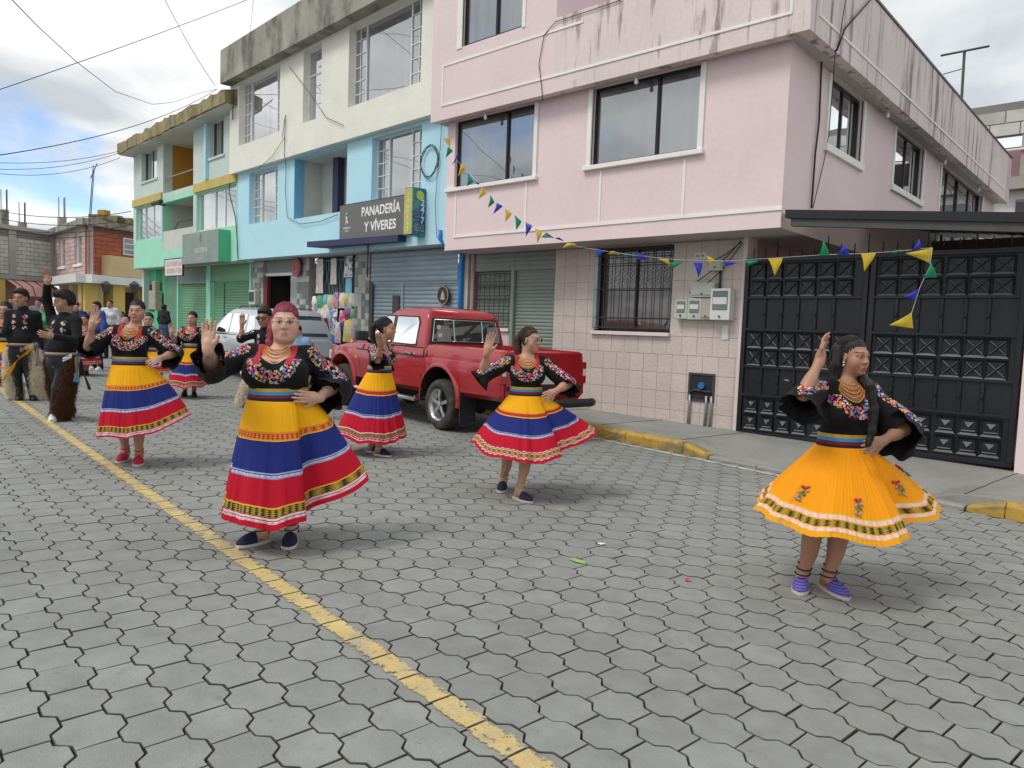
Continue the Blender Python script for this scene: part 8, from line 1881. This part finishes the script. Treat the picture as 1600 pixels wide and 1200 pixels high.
# ---------------- bystanders far up the street
def stander(label, px_, py, h, yaw, topm, legm, hair='black', hstyle='man', sex='m', arms='down', look=None, tone=(.40, .21, .14), base=None, shoe='black', **kw):
    root = gs(px_, py) if base is None else np.asarray(base, float); g0 = root[2]; F = yawvec(yaw); Lp = np.cross(ZZ, F); z = lambda f: ZZ*(h*f)
    ft = [(root+Lp*s*.09-F*.05, root+Lp*s*.11+F*.17) for s in (-1, 1)]
    N_, W_ = root+z(.835), root+z(.62); ps = proj(N_+Lp*.16)[0] > proj(N_-Lp*.16)[0]; S = dict(feet=[], feet3=ft, head=(0, 0, h*.14), head3=root+z(.915)+F*.015, hyaw=yaw if look is None else look, neck=N_, waist=W_, yaw=yaw, sex=sex, sw=.15*h/1.6, ww=.135, wd=.11, hip=.155, q=h/1.6, tone=tone, hair=hair, hstyle=hstyle, top='shirt', topm=topm, belt=False, earrings=False, necklace=False, pants=legm, shoe=shoe, res=.017, hres=.008, fres=.011, cres=.017, hairres=.010, group='bystanders up the street', sleeve_emb=False, strandn=0)
    for k, s in (('A', -1 if ps else 1), ('B', 1 if ps else -1)):
        sh = N_+Lp*s*.16
        if arms == 'down' or (arms == 'oneup' and k == 'B'): e = sh+Lp*s*.05-ZZ*.24; w = e+F*.06-ZZ*.21; t = w+F*.03-ZZ*.15; pn = -Lp*s
        elif arms == 'fold': e = sh+Lp*s*.06-ZZ*.23+F*.03; w = e-Lp*s*.16+F*.16+ZZ*.03; t = w-Lp*s*.14; pn = -F
        else: e = sh+Lp*s*.14-ZZ*.18+F*.08; w = e+ZZ*.20+F*.06; t = w+ZZ*.16; pn = F
        S['arm'+k] = dict(el=e, wr=w, tip=t, palm=pn, thumb=F)
    S.update(kw); return person(label, S)
C = lambda n, c: pm('cloth_'+n, c, .85, .15, 8)
BK = C('black', (.015, .015, .017)); JN = C('jeans', (.05, .09, .17)); WH = C('white', (.6, .6, .6)); BL = C('blue', (.04, .07, .28)); GR = C('grey', (.16, .16, .17)); GN = C('green', (.06, .28, .12)); PK = C('pinkish', (.45, .22, .22))
stander('bystander in a black hooded sweatshirt and jeans facing the green house', 256, 549, 1.50, 160, BK, JN)
stander('bystander in a white top and dark trousers by the yellow columns', 172, 560, 1.55, 10, WH, BK, hair='brown', sex='f', hstyle='tied', locks=tied)
stander('bystander in a blue jacket with black trousers and white shoes', 152, 579, 1.50, -20, BL, BK, shoe='white', arms='oneup')
stander('bystander in black with folded arms beside the raised-arm man', 122, 574, 1.45, 5, BK, BK, arms='fold')
stander('bystander in a green top between the two men in chaps', 70, 572, 1.42, 0, GN, BK, sex='f', hstyle='tied', locks=tied, arms='fold')
stander('bystander in a grey jacket farther behind the green top', 61, 560, 1.5, 15, GR, JN)
stander('bystander in a pinkish top behind the waving hand at left', 191, 556, 1.25, -10, PK, JN, sex='f', hstyle='tied', locks=tied)
stander('bystander in a dark jacket farthest back near the pink awning', 20, 553, 1.5, 10, GR, BK)
F_ = dict(feet=[((127, 585), (124, 588)), ((135, 585), (137, 589))], head=(133, 500, 17), hyaw=-10, neck=(132, 512), waist=(131, 533), yaw=0, sw=.14, ww=.13, wd=.11, q=.9, tone=(.42, .22, .15), armA=dict(el=(121, 526, -1), wr=(120, 518, -1), tip=(120, 509, 0)), armB=dict(el=(143, 526, 1), wr=(138, 533, -1), tip=(134, 536, -1)), locks=tied, hem=[(180, .32, .25), (270, .32, .22), (0, .32, .25), (90, .3, .25)], skm=MATS['tricolour_green_trim_b'], shoe='black', hres=.008, fres=.011, res=.014, cres=.015, hairres=.009, seed=15, strands=2)
person('far dancer glimpsed behind the man in brown chaps', F_)
sb = MB(8.25, -.85, 0); stander('dark-haired woman in black standing inside the shop doorway', 0, 0, 1.62, -70, BK, JN, sex='f', hstyle='tied', base=np.array([sb[0], sb[1], gz(sb[0])+.14]), feet3=None if False else [(np.array([sb[0]-.05, sb[1], gz(sb[0])+.14]), np.array([sb[0]-.2, sb[1]-.1, gz(sb[0])+.14])), (np.array([sb[0]+.1, sb[1]+.1, gz(sb[0])+.14]), np.array([sb[0]-.05, sb[1]+.0, gz(sb[0])+.14]))], locks=[([(0, -.1, .04), (0, -.12, -.1), (0, -.1, -.28)], .05, .035)])
sb = gs(469, 655); stander('bystander in a light blue shirt mostly hidden behind the red-haired woman', 462, 655, 1.33, 0, C('light_blue', (.20, .34, .50)), BK, tone=(.40, .2, .13))
# ================================================================== bunting
def bunting():
    M_y = pm('flag_yellow', (.66, .48, .03), .6, .1, 6, spec=.4); M_b = pm('flag_blue', (.025, .05, .50), .6, .1, 6); M_g = pm('flag_green', (.005, .26, .12), .6, .1, 6)
    for m, c in ((M_y, (.7, .5, .05)), (M_b, (.03, .06, .55)), (M_g, (.01, .3, .14))):   # thin plastic film lets light through
        nt, N, L = nodes_of(m); tr = N.new('ShaderNodeBsdfTranslucent'); tr.inputs[0].default_value = (*c, 1); mx = N.new('ShaderNodeMixShader'); mx.inputs[0].default_value = .35; L.new(N['Principled BSDF'].outputs[0], mx.inputs[1]); L.new(tr.outputs[0], mx.inputs[2]); L.new(mx.outputs[0], N['Material Output'].inputs[0])
    col = {'y': M_y, 'b': M_b, 'g': M_g}
    rng = random.Random(21)
    def string(label, nodes, flags):
        pts = [EYEP+ray(px, py)*t for px, py, t in nodes]; E = empty('bunting', pts[0], label, 'bunting', 'strings of bunting')
        tube('string', pts, .002, M_lampw, E, n=4)
        for a, b, tip, c, t in flags:         # two top corners and the tip, metres from the string's own depth
            A_, B_, T_ = (EYEP+ray(*q)*t for q in (a, b, tip)); nrm_ = -FH; n = 5; V, Fc = [], []
            off = rng.uniform(.02, .05)
            for i in range(n+1):
                v = i/n
                for j in range(n+1):
                    u = j/n; L0 = A_*(1-v)+T_*v; R0 = B_*(1-v)+T_*v; V.append(L0*(1-u)+R0*u+nrm_*off*math.sin(math.pi*v)*math.sin(math.pi*(u*.8+.1))+RH*.004*math.sin(v*5))
            Fc = [(i*(n+1)+j, i*(n+1)+j+1, (i+1)*(n+1)+j+1, (i+1)*(n+1)+j) for i in range(n) for j in range(n)]
            mk('flag', V, Fc, col[c], E, smooth=True, recalc=False)
    # over the pink facade, from the blue wall towards the gate
    dep = lambda px: np.interp(px, [690, 900, 1165, 1320, 1440], [12.3, 9.4, 7.9, 7.2, 6.8])
    f1 = [((693, 216), (703, 232), (704, 214), 'y'), ((696, 247), (708, 236), (700, 229), 'g'), ((706, 259), (718, 245), (714, 242), 'b'), ((715, 276), (729, 264), (721, 256), 'y'), ((731, 271), (741, 284), (730, 291), 'g'), ((741, 281), (750, 287), (747, 289), 'b'), ((752, 292), (760, 302), (748, 311), 'y'), ((766, 304), (773, 316), (763, 325), 'g'), ((776, 317), (786, 322), (771, 335), 'b'), ((789, 326), (800, 334), (790, 347), 'y'), ((804, 336), (815, 346), (807, 360), 'g'), ((821, 347), (832, 353), (822, 370), 'b'), ((836, 357), (848, 361), (840, 380), 'y'), ((845, 371), (866, 372), (854, 363), 'g'), ((866, 372), (881, 377), (874, 371), 'b'), ((901, 381), (886, 379), (879, 388), 'y'), ((906, 384), (916, 385), (910, 388), 'g'),
          ((931, 400), (935, 389), (948, 393), 'b'), ((948, 397), (968, 396), (958, 392), 'y'), ((968, 401), (988, 399), (978, 397), 'g'), ((996, 394), (996, 406), (1013, 405), 'b'), ((1028, 404), (1043, 405), (1048, 416), 'y'), ((1045, 410), (1068, 409), (1053, 419), 'g'), ((1083, 410), (1098, 411), (1092, 434), 'b'), ((1104, 399), (1108, 412), (1122, 410), 'y'), ((1132, 408), (1134, 416), (1153, 411), 'b'), ((1163, 407), (1185, 407), (1170, 416), 'g'), ((1200, 404), (1223, 403), (1211, 431), 'y')]
    string('string of yellow, green and blue pennants sagging across the pink facade', [(690, 205, 12.3), (715, 252, 12.0), (780, 318, 11.1), (845, 366, 10.1), (905, 386, 9.4), (985, 398, 9.0), (1060, 406, 8.5), (1130, 408, 8.1), (1211, 403, 7.7)], [(a, b, c, k, dep(a[0])) for a, b, c, k in f1])
    f2 = [((1280, 399), (1296, 399), (1287, 374), 'g'), ((1308, 398), (1327, 398), (1318, 381), 'b'), ((1345, 396), (1369, 395), (1351, 424), 'y'), ((1388, 393), (1408, 390), (1398, 397), 'g'), ((1424, 391), (1438, 390), (1437, 373), 'b'), ((1457, 387), (1452, 411), (1415, 396), 'y')]
    string('string of pennants hanging along the top of the black gate', [(1211, 403, 7.7), (1287, 398, 7.5), (1350, 396, 7.3), (1398, 393, 7.1), (1457, 387, 6.9)], [(a, b, c, k, dep(a[0])) for a, b, c, k in f2])
    f3 = [((1443, 434), (1464, 433), (1455, 410), 'g'), ((1437, 449), (1428, 469), (1412, 464), 'b'), ((1424, 488), (1427, 513), (1390, 508), 'y')]
    string('loose end of bunting dangling before the right gate leaf', [(1457, 387, 6.9), (1453, 415, 6.85), (1437, 450, 6.8), (1424, 490, 6.75), (1426, 505, 6.75)], [(a, b, c, k, 6.8) for a, b, c, k in f3])
    f4 = [((732, 236), (728, 251), (738, 246), 'b'), ((738, 268), (746, 261), (739, 250), 'b'), ((747, 279), (756, 270), (751, 264), 'y'), ((760, 282), (768, 283), (761, 277), 'b')]
bunting()

def mesh_letters():
    dg = bpy.context.evaluated_depsgraph_get()
    for o in LETTERS:
        me = bpy.data.meshes.new_from_object(o.evaluated_get(dg)); me.materials.clear() if len(me.materials) > 1 else None
        m = o.data.materials[0]; n = bpy.data.objects.new(o.name, me); COL.objects.link(n); n.parent = o.parent; n.matrix_local = o.matrix_local.copy()
        if not me.materials: me.materials.append(m)
        nm = o.name.split('.')[0]; bpy.data.objects.remove(o, do_unlink=True); n.name = nm
bpy.context.view_layer.update(); mesh_letters()
